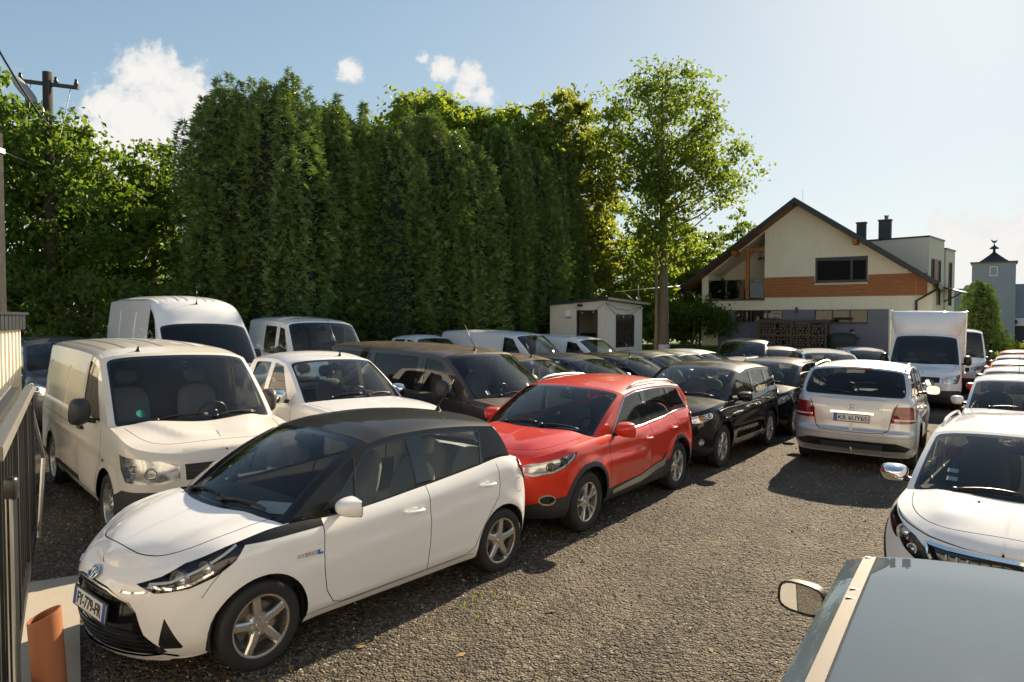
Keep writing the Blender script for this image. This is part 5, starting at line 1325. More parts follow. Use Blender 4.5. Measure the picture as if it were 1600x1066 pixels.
def black_suv():
    def regs(c, T, Z, f, rr, sd):
        return [('headlight', 'poly', [f(.46, .80), f(.62, .845), sd(.32, .90), sd(.55, .925), sd(.66, .93), sd(.56, .86), sd(.40, .80), sd(.26, .765), f(.60, .745)], 0, M['lampin'], 0, 'pair'),
                ('fog_light', 'poly', [(float(c.a_of_d(T(.27)))+.06*math.cos(t), Z(.47)+.06*math.sin(t)) for t in np.linspace(0, 2*math.pi, 17)[:-1]], 0, M['lampin'], 0, 'pair')]
    c = car('black_suv', 4.57, 1.845, 1.66, PT['black'], lod=1, clad=True, clm=PT['black'], rim=('twin', 5), r=.360, extra_regs=regs, skiplamp=True, over=lambda T, Z: dict(gs=.05, rimr=.235, seatmat='seatbeige', rows=2,
            creases=[(.8, .80, 4.2, .98, .10, .02), (1.4, .52, 3.0, .50, .12, -.014)]), mirsize=(.17, .25, .18), seat='seatbeige')
    for i, hl in enumerate(c.parts['headlight']):
        sg = 1 if i == 0 else -1
        for (d, z, rad, mm) in ((.30, .87, .04, 'amber'), (.46, .90, .04, 'chrome')):
            P, n, t = c.onside(d, z, -.04); P.y *= sg
            lathe_part(c, P, Vector((1, sg*.5, .1)).normalized(), [(-.02, rad*1.25), (.014, rad*1.2), (.014, rad), (0, rad*.95), (.012, rad*.6), (.018, .0005)], M[mm], 'projector', hl)
    c.put(3.62, 13.36, 233.9); c.tag('black SUV with beige seats parked behind the red SUV', 'car'); return c
def black_suv_two():
    c = car('dark_suv', 4.15, 1.80, 1.58, PT['black'], lod=1, clad=False, rails=M['chrome'], rim=('multi', 9), r=.345, mirsize=(.15, .22, .16), mirror=M['black'])
    c.put(6.25, 16.9, 233.9); c.tag('black SUV with chrome roof rails between the beige-seat SUV and the silver SUV', 'car'); return c
def silver_suv():
    L = 4.78; k = L/4.45
    def regs(c, T, Z, f, rr, sd):
        hw = c.hw
        return [('tail_light', 'poly', [rr(.66, 1.01), rr(.62, .92), rr(.60, .77), rr(.72, .765), sd(4.30, .77), sd(4.17, .80), sd(4.13, .90), sd(4.17, .985), sd(4.28, 1.015)], 0, M['tail'], .014, 'pair'),
                ('bumper_insert', 'poly', [rr(0, .465), rr(.70, .47), rr(.92, .40), rr(.85, .34), rr(0, .33)], 0, M['black'], -.01, 'one'),
                ('skid_plate', 'poly', [rr(0, .43), rr(.50, .425), rr(.48, .345), rr(0, .34)], 0, M['satin'], .012, 'one'),
                ('panel_gap.t', 'line', [rr(.70, 1.05), rr(.665, .98), rr(.60, .76), rr(.58, .66), rr(.50, .61), rr(.30, .60), rr(0.0, .597)], .012, M['gap'], -.012, 'pair'),
                ('panel_gap.u', 'line', [rr(0, .545), rr(.7, .548), sd(4.2, .56), sd(4.0, .57)], .004, M['gap'], -.006, 'pair')]
    over = lambda T, Z: dict(rearwin=(.915, .05, .88), cr=.50, nr=3.6, r=.37, arch=.06, bb=.08, rearglass='tinted', tum=(.19, .10), Rp=[(T(4.22), 0), (T(3.86), Z(1.49))], gs=.05, flare=.03,
                             rx=[(Z(z), T(d)) for z, d in ((.25, .16), (.36, .05), (.48, .005), (.62, 0), (.645, .035), (.85, .05), (1.1, .09), (1.3, .14))],
                             windows=[(T(1.60), T(2.03), T(2.54), T(2.48)), (T(2.66), T(2.60), T(3.36), T(3.26)), (T(3.46), T(3.36), T(4.00), T(3.72))], creases=[(1.0, .80, 4.0, .86, .12, .02)])
    c = car('silver_suv', L, 1.91, 1.76, PT['silver'], lod=1, rails=M['satin'], rim=('multi', 7), r=.37, extra_regs=regs, skiptail=True, over=over, mirsize=(.17, .26, .19), mirror=PT['silver'], wip=False)
    # chrome bar, emblem, plate, lettering
    c.ribbon('chrome_bar', [('r', 0, .975), ('r', .15, .975), ('r', .33, .972)], .036, .022, M['chrome'], 'one', lift=.004)
    c.plate('KR 6UY65', True, z=.885, out=.028)
    P, n = c.onfront(1e-3, 1.055, True, .012); n = Vector((n.x, 0, n.z)).normalized(); e = MB()
    e.tube([(.055*math.cos(t), .055*math.sin(t), .006) for t in np.linspace(0, 2*math.pi, 29)], .005, 6, False)
    for t in (math.pi/2, math.pi*7/6, math.pi*11/6): e.tube([(0, 0, .008), (.053*math.cos(t), .053*math.sin(t), .006)], [.009, .003], 6)
    o = e.build('emblem', M['chrome'], c.root, True); c.place_flat(o, P, n)
    for y, tx in ((.52, 'ML 320 CDI'), (-.50, '4 MATIC')):
        P, n = c.onfront(y, 1.055, True, .006); o = link('badge_text', text_mesh(tx, .045, .002, space=1.1), c.root, M['chrome']); c.place_flat(o, P, n)
    for y in (.50, .17, -.17, -.50):
        P, n = c.onfront(y, .56, True, .002); lathe_part(c, P, n, [(0, .016), (.004, .015), (.005, .0005)], M['satin'], 'parking_sensor')
    P, n = c.onfront(1e-3, .30, True, .03)
    MB().tube([(P.x+.15, 0, .33), (P.x+.02, 0, .33), (P.x-.06, 0, .34)], .02, 8).sell((P.x-.07, 0, .37), (.05, .05, .05), 2, 10, 8).build('tow_ball', M['satin'], c.root, True)
    # high brake light, rear wiper, tail lamp bands
    P = c.bl(np.array([0.]), np.array([c.lnr*.955]))[0]; MB().box((P[0]-.01, 0, P[2]), (.02, .46, .022)).build('brake_light', M['tail'], c.root)
    P0 = c.bl(np.array([.02]), np.array([c.lnr*.10]))[0]; P1 = c.bl(np.array([.42]), np.array([c.lnr*.16]))[0]
    MB().tube([P0+np.array([-.02, 0, .0]), P1+np.array([-.02, 0, .0])], [.012, .006], 6).build('rear_wiper', M['black'], c.root, True)
    c.ribbon('lamp_band', [('r', .66*.955, .905), ('r', .80*.955, .90), ('s', 4.30*k, .90), ('s', 4.18*k, .905)], .022, .006, M['tailclear'], 'pair', parent=c.parts['tail_light'], lift=.012)
    for zz in (.99, .86): c.ribbon('lamp_band', [('r', .64*.955, zz), ('r', .80*.955, zz), ('s', 4.22*k, zz)], .006, .006, M['lampdark'], 'pair', parent=c.parts['tail_light'], lift=.0125)
    c.put(6.95, 13.67, 56.8); c.tag('silver SUV seen from behind, plate KR 6UY65', 'car'); return c
def white_crossover():
    def regs(c, T, Z, f, rr, sd):
        return [('headlight', 'poly', [f(.40, .70), f(.52, .77), f(.66, .86), sd(.36, .93), sd(.56, .985), sd(.66, 1.0), sd(.58, .90), sd(.45, .82), sd(.34, .785), sd(.30, .80), sd(.24, .74), f(.60, .665)], 0, M['lampdark'], 0, 'pair'),
                ('grille', 'poly', [f(-.02, .83), f(.40, .825), f(.55, .835), f(.50, .74), f(.42, .62), f(-.02, .60)], 0, M['gloss'], -.03, 'one'),
                ('panel_gap.n', 'line', [f(0, .862), f(.3, .866), f(.55, .885), sd(.34, .945), sd(.5, .985)], .008, M['gap'], -.01, 'pair')]
    c = car('white_crossover', 4.16, 1.74, 1.52, PT['white'], lod=2, clad=True, rails=PT['white'], mirror=M['chrome'], extra_regs=regs, skiplamp=True, skipgrille=True, rim=('multi', 8), r=.325, mirsize=(.15, .24, .16), sheet=False,
            over=lambda T, Z: dict(gs=.045, cf=.9, nf=2.5, hoodcreases=[(.3, .42, 1.1, .56, .12, .020)], flare=.02))
    k = 4.16/4.45; hw = .87; q = .95
    c.ribbon('grille_chrome', [('f', 0, .835*q), ('f', .40*hw, .832*q), ('f', .56*hw, .842*q), ('f', .52*hw, .76*q), ('f', .44*hw, .64*q)], .022, .014, M['chrome'], 'one', lift=.002)
    o = link('grille_lettering', text_mesh('PEUGEOT', .038, .002, space=1.3), c.root, M['chrome']); P, n = c.onfront(1e-3, .836*q, False, .018); c.place_flat(o, P, Vector((n.x, 0, n.z)).normalized())
    for i in range(-5, 6):
        for z in (.775,):
            y = i*.07+.0
            P, n = c.onfront(y+1e-4, z*q, False, -.015); MB().box(P, (.02, .012, .038)).build('grille_tooth', M['chrome'], c.root)
    for i, hl in enumerate(c.parts['headlight']):
        sg = 1 if i == 0 else -1
        for (d, z, rad) in ((.30, .80, .05), (.20, .70, .035)):
            P, n, t = c.onside(d, z, -.05); P.y *= sg
            lathe_part(c, P, Vector((1, sg*.5, .2)).normalized(), [(-.02, rad*1.35), (.014, rad*1.3), (.014, rad), (0, rad*.95), (.012, rad*.6), (.018, .0005)], M['lampin'], 'projector', hl)
    for (u, v) in ((-.46, .16), (-.47, .26)):
        P = c.ws(np.array([u]), np.array([v]))[0]; Q = c.ws(np.array([u]), np.array([v+.05]))[0]; up = Vector(Q-P).normalized()
        o = MB().box((0, 0, 0), (.08, .05, .001)).build('window_sticker', M['paper'], c.root); n = up.cross(Vector((0, 1, 0))); n = n if n.x > 0 else -n; c.place_flat(o, Vector(P)-n*.008, n, up)
    c.antenna(.96, 0, .45, .1)
    for y in (-.22, .22):
        z = float(c.hoodz(np.array([.78]), np.array([y]))[0]); MB().sell((float(c.D2X(.78)), y, z+.004), (.03, .025, .016), 2.5, 8, 6).build('washer_jet', M['black'], c.root, True)
    c.tag('white crossover with chrome mirrors facing the camera at the right edge', 'car'); return c

# ------------------------------------------------------------------ vans, pickups, box truck
def van(name, L, W, H, body, fo=.92, wb=3.0, r=.335, rowwin=0, lod=1, hi=False, bumper=None, mirror=None, ribs=None, glazed=(), longnose=0., sheet=False, over=None, lampstyle='van', hoodz0=0., lamp=None, beltk=1., extra=None, sidelines=True):
    q = H/1.97; b = .96+hoodz0; n = longnose
    bz = 1.17*beltk
    sp = dict(top=[(0, b), (.10, b+.04), (.45+n*.5, b+.13), (.95+n, bz-.02), (1.3+n, bz), (2.0, bz+.01), (L, bz+.01)],
        hood=[(0, b), (.12, b+.07), (.5+n*.5, b+.17), (.95+n, bz+.05), (1.4+n, bz+.08)],
        fx=[(.2, .10), (.35, .03), (.5, 0), (.75, .0), (.9, .03), (1.05, .10), (1.4, .3)], rx=[(.25, .08), (.45, .0), (.8, 0), (1.2, .02), (1.6, .03)],
        Ap=[(1.0+n, 0), (1.74+n, H-.155)], Rp=[(L-.10, 0), (L-.20, H-.11)], roofedge=[(2.15+n, H-.105), (3.0+n*.5, H-.09), (L-.9, H-.09)],
        windows=[(1.30+n, 1.76+n, 2.16+n, 2.13+n)], fo=fo, wb=wb, r=r, tw=.215, sill=.24, cf=.72, nf=2.7, cr=.25, nr=3.6, tum=(.10, .05), c1=.035, c2=.055, bw=(.22, .12), bb=.03,
        rearwin=None, gs={2: .05, 1: .07, 0: .11}[lod], rim=('steel', 6), rows=1, frame=None, off=[(.1, .04), (.35, .01), (.6, 0), (.95, .0), (1.15, .012), (3, .012)], roll=(.02, .10), wtop=.07, wbot=-.02,
        dseat=2.0+n, zseat=.85, seath=.62, arch=.06)
    if ribs: sp['ribs'] = ribs
    for g0 in glazed: sp['windows'] = sp['windows']+[g0]
    if over: sp.update(over)
    c = Car(name, dict(body=body), L=L, W=W, **sp)
    hw = W/2; f = lambda y, z: ('f', y*hw, z); sd = lambda d, z: ('s', d, z); S2 = lambda *p: [('s', d, z) for d, z in p]
    bm_ = bumper or M['plastic']; g = lambda p, w_=.008: ('panel_gap', 'line', p, w_, M['gap'], -.010, 'pair')
    dB = c.windows[0][2]+.06; dF = 1.15+n; e0 = b-.10
    regs = [('front_bumper', 'poly', [f(-.02, .1), f(-.02, .60), f(.62, .60), sd(.36, .60), sd(.56, .52), sd(.60, .1)], 0, bm_, .006, 'one'),
            ('side_moulding', 'poly', S2((1.4, .42), (1.4, .36), (L-.2, .36), (L-.2, .42)), 0, bm_, .008, 'pair'),
            ('grille', 'poly', [f(-.02, e0), f(.45, e0), f(.44, e0-.16), f(-.02, e0-.17)], 0, M['black'], -.02, 'one'),
            ('headlight', 'poly', [f(.50, e0-.16), f(.50, e0-.01), f(.68, e0+.05), sd(.30, e0+.08), sd(.44, e0+.09), sd(.40, e0-.04), sd(.30, e0-.17), f(.70, e0-.19)], 0, lamp or M['lampin'], 0, 'pair'),
            ('front_door', 'poly', S2((dF, 9), (dF, .6), (dF+.18, .34), (dB, .34), (dB, 9)), 0, body, 0, 'pair'),
            g(S2((dF+.06, bz), (dF, .95), (dF, .6), (dF+.18, .34), (dB, .34))), g(S2((dB, bz), (dB, .34)))]
    if sidelines:
        regs += [g(S2((dB+1.05, 1.2), (dB+1.05, .36), (dB+.02, .36))), g(S2((dB+.05, 1.0), (L-.35, 1.0)), .006)]
    regs += [('tail_light', 'poly', [('r', hw*.86, 1.15), ('r', hw*.86, .75), ('s', L-.06, .72), ('s', L-.10, .72), ('s', L-.10, 1.15)], 0, M['tail'], .01, 'pair')]
    if extra: regs += extra(c, f, sd)
    z1, z0 = H-.30, bz+.0
    sr = []
    if sidelines and not glazed:
        x0 = dB+.10
        for (a0, a1) in ((x0, x0+.92), (x0+1.06, min(x0+2.25, L-.3))):
            if a1-a0 > .4: sr.append(('pressing.%d' % len(sr), 'poly', rcorner([(a0, z0-.01), (a1, z0-.01), (a1-.03, z1), (a0+.02, z1)], .08), 0, body, -.012, 'pair'))
    sr.append(('door_gap', 'line', [(dB, z0-.02), (dB-.01, H-.20)], .009, M['gap'], -.01, 'pair'))
    hr = [('hood_gap', 'line', [(.19, 0), (.19, .3*hw), (.21, .6*hw), (.36, .78*hw), (.8+n, .84*hw)], .007, M['gap'], -.008, 'one')]
    c.build(regs, hr, sr)
    for i, hl in enumerate(c.parts['headlight']):
        sg = 1 if i == 0 else -1
        for (d, z, rad) in ((.10, e0-.08, .052), (.24, e0-.04, .038)):
            P, nn, t = c.onside(d, z, -.05); P.y *= sg
            lathe_part(c, P, Vector((1, sg*.3, .05)).normalized(), [(-.02, rad*1.2), (.014, rad*1.15), (.014, rad), (-.02, rad*.55), (-.02, rad*.2), (0., rad*.2), (.005, .0005)], M['chrome'], 'projector', hl)
    for z in (e0-.03, e0-.07, e0-.11): c.ribbon('grille_bar', [f(0, z), f(.25, z), f(.43, z)], .014, .014, M['plastic'], 'one', lift=-.014)
    c.handle(dB-.18, 1.02, mirror or M['plastic'], .2)
    # bulkhead behind the seats
    if not glazed: MB().box((float(c.D2X(dB+.16)), 0, (H+.35)/2-.05), (.02, W-.36, H-.62)).build('bulkhead', M['dash'], c.root)
    c.mirror(1.52+n, bz+.10, (.16, .21, .30), mirror or M['plastic'], out=.07)
    c.wipers()
    if sheet: c.sheet(.34, .30, .21, .14, rz=.3)
    return c
def near_van():
    c = van('panel_van', 4.9, 1.9, 1.97, PT['whitevan'], ribs=(8, -.012), lod=2, over=dict(gs=.05, hoodcreases=[(.25, .28, .95, .62, .17, .032)], rim=('steel', 8), cf=.55, nf=3.3, wpil=.065, creases=[(.5, .86, 4.7, .93, .06, .012)]))
    # round green emission sticker, hanging dots
    P = c.ws(np.array([-.60]), np.array([.12]))[0]; Q = c.ws(np.array([-.60]), np.array([.17]))[0]; up = Vector(Q-P).normalized(); n = up.cross(Vector((0, 1, 0))); n = n if n.x > 0 else -n
    o = MB().lathe([(0, .0005), (0, .048)], 20, 'z').build('window_sticker', M['green'], c.root); c.place_flat(o, Vector(P)+n*.004, n, up)
    for sg in (1, -1):
        P, n, t = c.onside(1.02, .80, .004); o = MB().sell((0, 0, 0), (.075, .03, .012), 3, 10, 6).build('side_repeater', M['black'], c.root, True); P.y *= sg; n.y *= sg; c.place_flat(o, P, n)
    c.antenna(.04, -.5, .01)
    c.put(-4.65, 9.13, 312.5); c.tag('cream white panel van with ribbed roof and black mirrors behind the black-roofed hatchback', 'van'); return c
def dark_van():
    c = van('passenger_van', 5.3, 1.92, 1.90, PT['brown'], longnose=.14, fo=.98, wb=3.27, glazed=[(2.50, 2.47, 3.70, 3.66), (3.84, 3.80, 4.95, 4.88)], bumper=PT['brown'], lod=2, sidelines=False,
            over=dict(rearglass='tinted', frame='gloss', glass='glass', rows=2, bw=(.30, .14), tum=(.12, .08), gs=.05, rim=('multi', 7), rearwin=(.86, .1, .85), c1=.03, wbot=-.01))
    c.antenna(.05, -.1, .42, .6)
    P = c.ws(np.array([-.62]), np.array([.10]))[0]; Q = c.ws(np.array([-.62]), np.array([.15]))[0]; up = Vector(Q-P).normalized(); n = up.cross(Vector((0, 1, 0))); n = n if n.x > 0 else -n
    o = MB().box((0, 0, 0), (.07, .08, .001)).build('window_sticker', M['paper'], c.root); c.place_flat(o, Vector(P)-n*.006, n, up)
    c.put(-1.16, 12.45, 317.5); c.tag('dark brown passenger van with tinted rear side windows behind the red SUV', 'van'); return c
def pickup(name, body, lod=1, **k):
    L, W = 5.30, 1.855
    c = Car(name, dict(body=body, deck=M['black']), L=L, W=W, r=.38, tw=.245, fo=.97, wb=3.085, sill=.36, gs=.06 if lod else .1, cf=.75, nf=2.7, cr=.3, nr=3.6, hatch=False, bk0=.04,
        top=[(0, .98), (.10, 1.02), (.4, 1.10), (.9, 1.15), (1.5, 1.17), (2.4, 1.17), (3.3, 1.18), (3.5, 1.20), (L, 1.22)], hood=[(0, .98), (.12, 1.05), (.4, 1.13), (.9, 1.20), (1.4, 1.235), (1.7, 1.25)],
        fx=[(.3, .12), (.42, .03), (.55, 0), (.85, .0), (1.0, .05), (1.2, .15)], rx=[(.4, .06), (.6, 0), (1.2, 0), (1.4, 0)],
        Ap=[(1.48, 0), (2.20, 1.675)], Rp=[(3.46, 0), (3.32, 1.675)], roofedge=[(2.6, 1.72), (3.0, 1.71)], windows=[(1.86, 2.24, 2.56, 2.53), (2.70, 2.67, 3.28, 3.18)], tum=(.20, .12), c1=.03, c2=.045,
        deckz=[(3.3, 1.17), (L, 1.19)], deckp=8., rearwin=(.84, .12, .85), rim=('twin', 6), frame=None, bw=(.18, .10), wtop=.05, rowgap=.80, seatmat='seat', rearglass='glass', flare=.035, arch=.07)
    hw = W/2; f = lambda y, z: ('f', y*hw, z); sd = lambda d, z: ('s', d, z); S2 = lambda *p: [('s', d, z) for d, z in p]; g = lambda p: ('panel_gap', 'line', p, .008, M['gap'], -.010, 'pair')
    regs = [('grille', 'poly', [f(-.02, .93), f(.42, .92), f(.48, .80), f(.40, .68), f(-.02, .66)], 0, M['gloss'], -.03, 'one'),
            ('headlight', 'poly', [f(.54, .82), f(.62, .94), sd(.26, 1.0), sd(.50, 1.05), sd(.44, .93), sd(.28, .84), f(.70, .80)], 0, M['lampin'], 0, 'pair'),
            ('front_door', 'poly', S2((1.66, 9), (1.64, .7), (1.75, .48), (2.63, .48), (2.63, 9)), 0, body, 0, 'pair'), ('rear_door', 'poly', S2((2.63, 9), (2.63, .48), (3.28, .48), (3.40, .7), (3.42, 9)), 0, body, 0, 'pair'),
            g(S2((1.66, 1.16), (1.64, .7), (1.75, .48), (2.63, .48))), g(S2((2.63, 1.17), (2.63, .48))), g(S2((2.63, .48), (3.28, .48), (3.40, .7), (3.42, 1.18))), g(S2((3.50, 1.19), (3.50, .45))),
            ('tail_light', 'poly', [('r', hw*.84, 1.1), ('r', hw*.84, .8), ('s', L-.08, .8), ('s', L-.13, .8), ('s', L-.13, 1.1)], 0, M['tail'], .01, 'pair')]
    c.build(regs, [('hood_gap', 'line', [(.2, 0), (.2, .4*hw), (.26, .66*hw), (.5, .8*hw), (1.3, .86*hw)], .007, M['gap'], -.008, 'one')])
    c.mirror(1.86, 1.24, (.16, .24, .21), k.get('mirror', M['chrome']), out=.07); c.handle(2.44, 1.02, M['chrome']); c.handle(3.2, 1.04, M['chrome']); c.wipers()
    for (d, z) in ((.16, .87), (.30, .93)):
        for i, hl in enumerate(c.parts['headlight']):
            sg = 1 if i == 0 else -1; P, nn, t = c.onside(d, z, -.05); P.y *= sg
            lathe_part(c, P, Vector((1, sg*.3, .05)).normalized(), [(-.02, .06), (.014, .055), (.014, .045), (-.02, .025), (0., .01), (.005, .0005)], M['chrome'], 'projector', hl)
    return c
def box_truck():
    c = van('box_truck', 2.55, 1.99, 2.26, PT['white'], fo=.85, wb=3.3, r=.345, hoodz0=.12, beltk=1.15, lod=1, sidelines=False, sheet=True, mirror=M['black'], bumper=M['plastic'],
            over=dict(cr=.12, Rp=[(2.50, 0), (2.46, 2.15)], roofedge=[(2.1, 2.15), (2.3, 2.155)], windows=[(1.25, 1.70, 2.1, 2.06)], wpil=.05, wtopm=.03, wb=3.6), lamp=M['lampin'])
    # cargo box, tilted up cab fairing, chassis
    root = c.root; x0 = float(c.D2X(2.55)); bl = 4.1; bw_ = 2.12; z0, z1 = .98, 2.96
    b = MB().box((x0-bl/2-.05, 0, (z0+z1)/2), (bl, bw_, z1-z0)).build('cargo_box', PT['white'], root, bevel=.02)
    for sg in (1, -1):
        MB().box((x0-.075, sg*(bw_/2-.01), (z0+z1)/2), (.07, .05, z1-z0+.03)).build('corner_profile', M['satin'], b, bevel=.006)
        MB().box((x0-bl/2-.05, sg*bw_/2, z1), (bl+.02, .05, .05)).build('roof_profile', M['satin'], b, bevel=.006)
        MB().box((x0-bl/2-.05, sg*bw_/2, z0), (bl+.02, .05, .07)).build('floor_profile', M['satin'], b, bevel=.006)
        for k in range(6): MB().sell((x0-.035, sg*(bw_/2-.03), z0+.25+k*.36), (.02, .02, .02), 2, 8, 6).build('rivet', M['black'], b, True)
    # fairing: rounded wedge lofted from the cab roof to the box top
    V = []; F = []; ny_ = 17; prof = [(.06, 2.18), (.0, 2.26), (-.02, 2.40), (.0, 2.60), (.07, 2.76), (.18, 2.88), (.34, 2.95), (.52, 2.975), (.84, 2.98)]
    for (dx, z) in prof:
        for i in range(ny_):
            e = -1+2*i/(ny_-1); hw_ = .88+.15*min(1, (z-2.18)/.5); cor = abs(e)**3.5
            V.append((x0+.82-dx-cor*.42*max(0., 1-dx/.84), e*hw_, z-(.07*cor if z > 2.95 else 0)))
    m_ = len(prof)
    for j in range(m_-1):
        for i in range(ny_-1): F.append((j*ny_+i, j*ny_+i+1, (j+1)*ny_+i+1, (j+1)*ny_+i))
    for e in (0, ny_-1): F.append(tuple(j*ny_+e for j in range(m_)))
    MB().add(V, F).build('roof_fairing', PT['white'], root, True, 50)
    ch = MB(); 
    for sg in (1, -1): ch.box((x0-bl/2, sg*.42, .80), (bl+.3, .09, .20))
    ch.box((x0-bl/2, 0, .9), (bl, 1.9, .05)); ch.build('chassis_frame', M['under'], root)
    for sg in (1, -1): MB().box((x0-1.2, sg*.98, .66), (1.3, .04, .26)).build('side_guard', M['satin'], root)
    c.put(12.76, 21.72, 237.4); c.tag('white box truck with roof fairing and cargo box facing the camera', 'truck'); return c

def fleet():
    near_van(); dark_van()
    p = pickup('pickup_truck', PT['white']); p.antenna(.08, .25, .55, .75); p.sheet(.30, .34, .22, .12); p.put(-3.14, 11.08, 313); p.tag('white double cab pickup with chrome mirrors beside the cream van', 'pickup')
    hv = van('high_roof_van', 5.9, 1.99, 2.70, PT['white'], fo=1.0, wb=3.66, r=.345, hoodz0=.14, beltk=1.16, longnose=.05, bumper=M['plastic'],
        over=dict(Ap=[(1.0, 0), (1.62, 2.08)], roofedge=[(1.9, 2.36), (2.3, 2.55), (2.8, 2.60), (4.8, 2.60)], Rp=[(5.82, 0), (5.72, 2.56)], c1=.05, c2=.06, tum=(.05, .035), wtop=.06, windows=[(1.28, 1.74, 2.18, 2.16)], glass='tinted', ribs=(9, -.014), gs=.06), sidelines=True)
    hv.antenna(.10, -.02, .30, .05); hv.put(-7.45, 15.75, 312); hv.tag('white high-roof panel van, tallest vehicle, below the conifer hedge', 'van')
    cv = van('crew_van', 5.3, 1.95, 2.28, PT['white'], fo=1.0, wb=3.4, r=.345, hoodz0=.13, beltk=1.15, bumper=M['plastic'], glazed=[(2.42, 2.40, 3.42, 3.38)],
        over=dict(c1=.04, c2=.06, rows=2, frame=None, rearglass='glass', tum=(.06, .05), wtop=.12, gs=.06), sidelines=False)
    cv.put(-5.46, 18.6, 305); cv.tag('silver white crew cab van with green windscreen tag beside the high-roof van', 'van')
    P = cv.ws(np.array([.15]), np.array([.55]))[0]; o = MB().add([(-.06, -.10, 0), (.06, -.10, 0), (.05, .04, 0), (.02, .10, 0), (-.02, .10, 0), (-.05, .04, 0)], [(0, 1, 2, 3, 4, 5)]).build('windscreen_tag', plain('pale_green', (.45, .72, .55), .6), cv.root); cv.place_flat(o, Vector(P)-Vector((.03, 0, 0)), Vector((.75, 0, .6)).normalized(), Vector((-.6, 0, .75)))
    # back row under the hedge
    c = car('white_car', 4.2, 1.75, 1.50, PT['white'], 'hatch', 0); c.antenna(.1, .3, .3, .5); c.put(-4.0, 21.2, 310); c.tag('white car mostly hidden between the crew van and the far pickup', 'car')
    p = pickup('pickup_truck', PT['white'], 0, mirror=PT['white']); p.put(-2.9, 22.6, 316); p.tag('white pickup in the back row under the dark hedge', 'pickup')
    c = van('panel_van', 5.2, 1.95, 1.97, PT['white'], fo=.98, wb=3.2, longnose=.1, bumper=M['plastic'], lod=1, mirror=M['plastic'], over=dict(bw=(.30, .14))); c.antenna(.12, .1, .3, .6); c.put(-.05, 23.6, 322); c.tag('white panel van under the hedge left of the shed', 'van')
    c = van('panel_van', 4.8, 1.9, 1.85, PT['white'], fo=.95, wb=3.0, bumper=M['plastic'], lod=0, over=dict(bw=(.26, .14))); c.antenna(.12, .1, .25, .6); c.put(2.15, 24.6, 322); c.tag('white van nearest to the shed wall', 'van')
    # second row, going away behind the dark van
    c = car('brown_mpv', 4.5, 1.82, 1.62, PT['brown'], 'hatch', 1); c.antenna(.06, 0, .3, .5); c.put(.25, 15.0, 319); c.tag('brown people carrier with dusty roof behind the red SUV roof', 'car')
    c = car('blue_car', 4.5, 1.82, 1.56, PT['blue'], 'hatch', 1, mirror=PT['silver']); c.put(1.65, 16.85, 319); c.tag('dark blue car with dusty tan roof in the second row', 'car')
    c = car('black_hatchback', 4.4, 1.8, 1.52, PT['black'], 'hatch', 1); c.antenna(.08, 0, .3, .5); c.put(3.0, 18.65, 319); c.tag('black hatchback with pale windscreen behind the black SUV', 'car')
    c = car('dark_wagon', 4.6, 1.82, 1.52, PT['grey'], 'hatch', 1); c.put(4.2, 20.35, 319); c.tag('dark grey car right of the black hatchback in the second row', 'car')
    c = car('grey_car', 4.5, 1.8, 1.48, PT['grey'], 'hatch', 0); c.put(5.3, 21.95, 319); c.tag('grey car in the second row before the silver-roofed one', 'car')
    c = car('silver_car', 4.6, 1.8, 1.48, PT['silver'], 'hatch', 0); c.put(6.35, 23.5, 319); c.tag('silver-roofed car at the far end of the second row', 'car')
    # far middle group before the house
    c = car('grey_offroader', 4.7, 1.9, 1.86, PT['grey'], 'suv', 1); c.put(8.45, 25.5, 243); c.tag('dark grey large SUV facing the camera before the grey house wall', 'car')
    c = car('white_car', 4.3, 1.8, 1.50, PT['white'], 'hatch', 0); c.put(10.7, 28.6, 240); c.tag('white car half hidden behind the dark grey large SUV', 'car')
    c = car('dark_suv', 4.4, 1.8, 1.60, PT['grey'], 'suv', 1, rails=M['chrome']); c.put(9.4, 24.9, 258); c.tag('grey SUV just left of the white SUV with roof rails', 'car')
    c = car('white_suv', 4.5, 1.84, 1.66, PT['white'], 'suv', 1, rails=M['chrome']); c.put(9.66, 21.6, 259); c.tag('white SUV with chrome roof rails behind the silver SUV', 'car')
    c = car('white_suv', 4.4, 1.8, 1.60, PT['white'], 'suv', 0, rails=M['chrome'], mirror=M['black']); c.put(13.2, 26.4, 255); c.tag('white SUV beside the front of the box truck', 'car')
    c = car('champagne_hatchback', 4.2, 1.75, 1.48, PT['beige'], 'hatch', 1, mirror=PT['silver']); c.put(9.60, 18.05, 57); c.tag('champagne hatchback seen from behind between the silver SUV and the truck', 'car')
    box_truck()
    c = van('white_van', 5.4, 1.99, 2.4, PT['white'], fo=1.0, wb=3.4, r=.345, hoodz0=.13, beltk=1.15, lod=0, mirror=M['black'], bumper=M['plastic'], sidelines=False, glazed=[(2.42, 2.40, 3.5, 3.46)], over=dict(rearglass='tinted', frame=None)); c.put(17.9, 28.26, 237); c.tag('white van directly behind the box truck', 'van')
    # right-hand line
    wc = white_crossover(); wc.put(4.72, 6.47, 231)
    c = car('white_hatchback', 4.1, 1.75, 1.50, PT['white'], 'hatch', 1); c.antenna(.9, 0, .4, .2); c.put(9.79, 13.57, 234); c.tag('white hatchback right behind the white crossover', 'car')
    c = car('white_hatchback', 4.1, 1.75, 1.46, PT['white'], 'hatch', 1, mirror=PT['red']); c.put(12.5, 17.3, 234); c.tag('white car with a red mirror in the right-hand line', 'car')
    c = car('red_hatchback', 4.1, 1.75, 1.46, PT['red'], 'hatch', 0, mirror=M['black']); c.put(15.2, 21.0, 234); c.tag('red hatchback far back in the right-hand line', 'car')
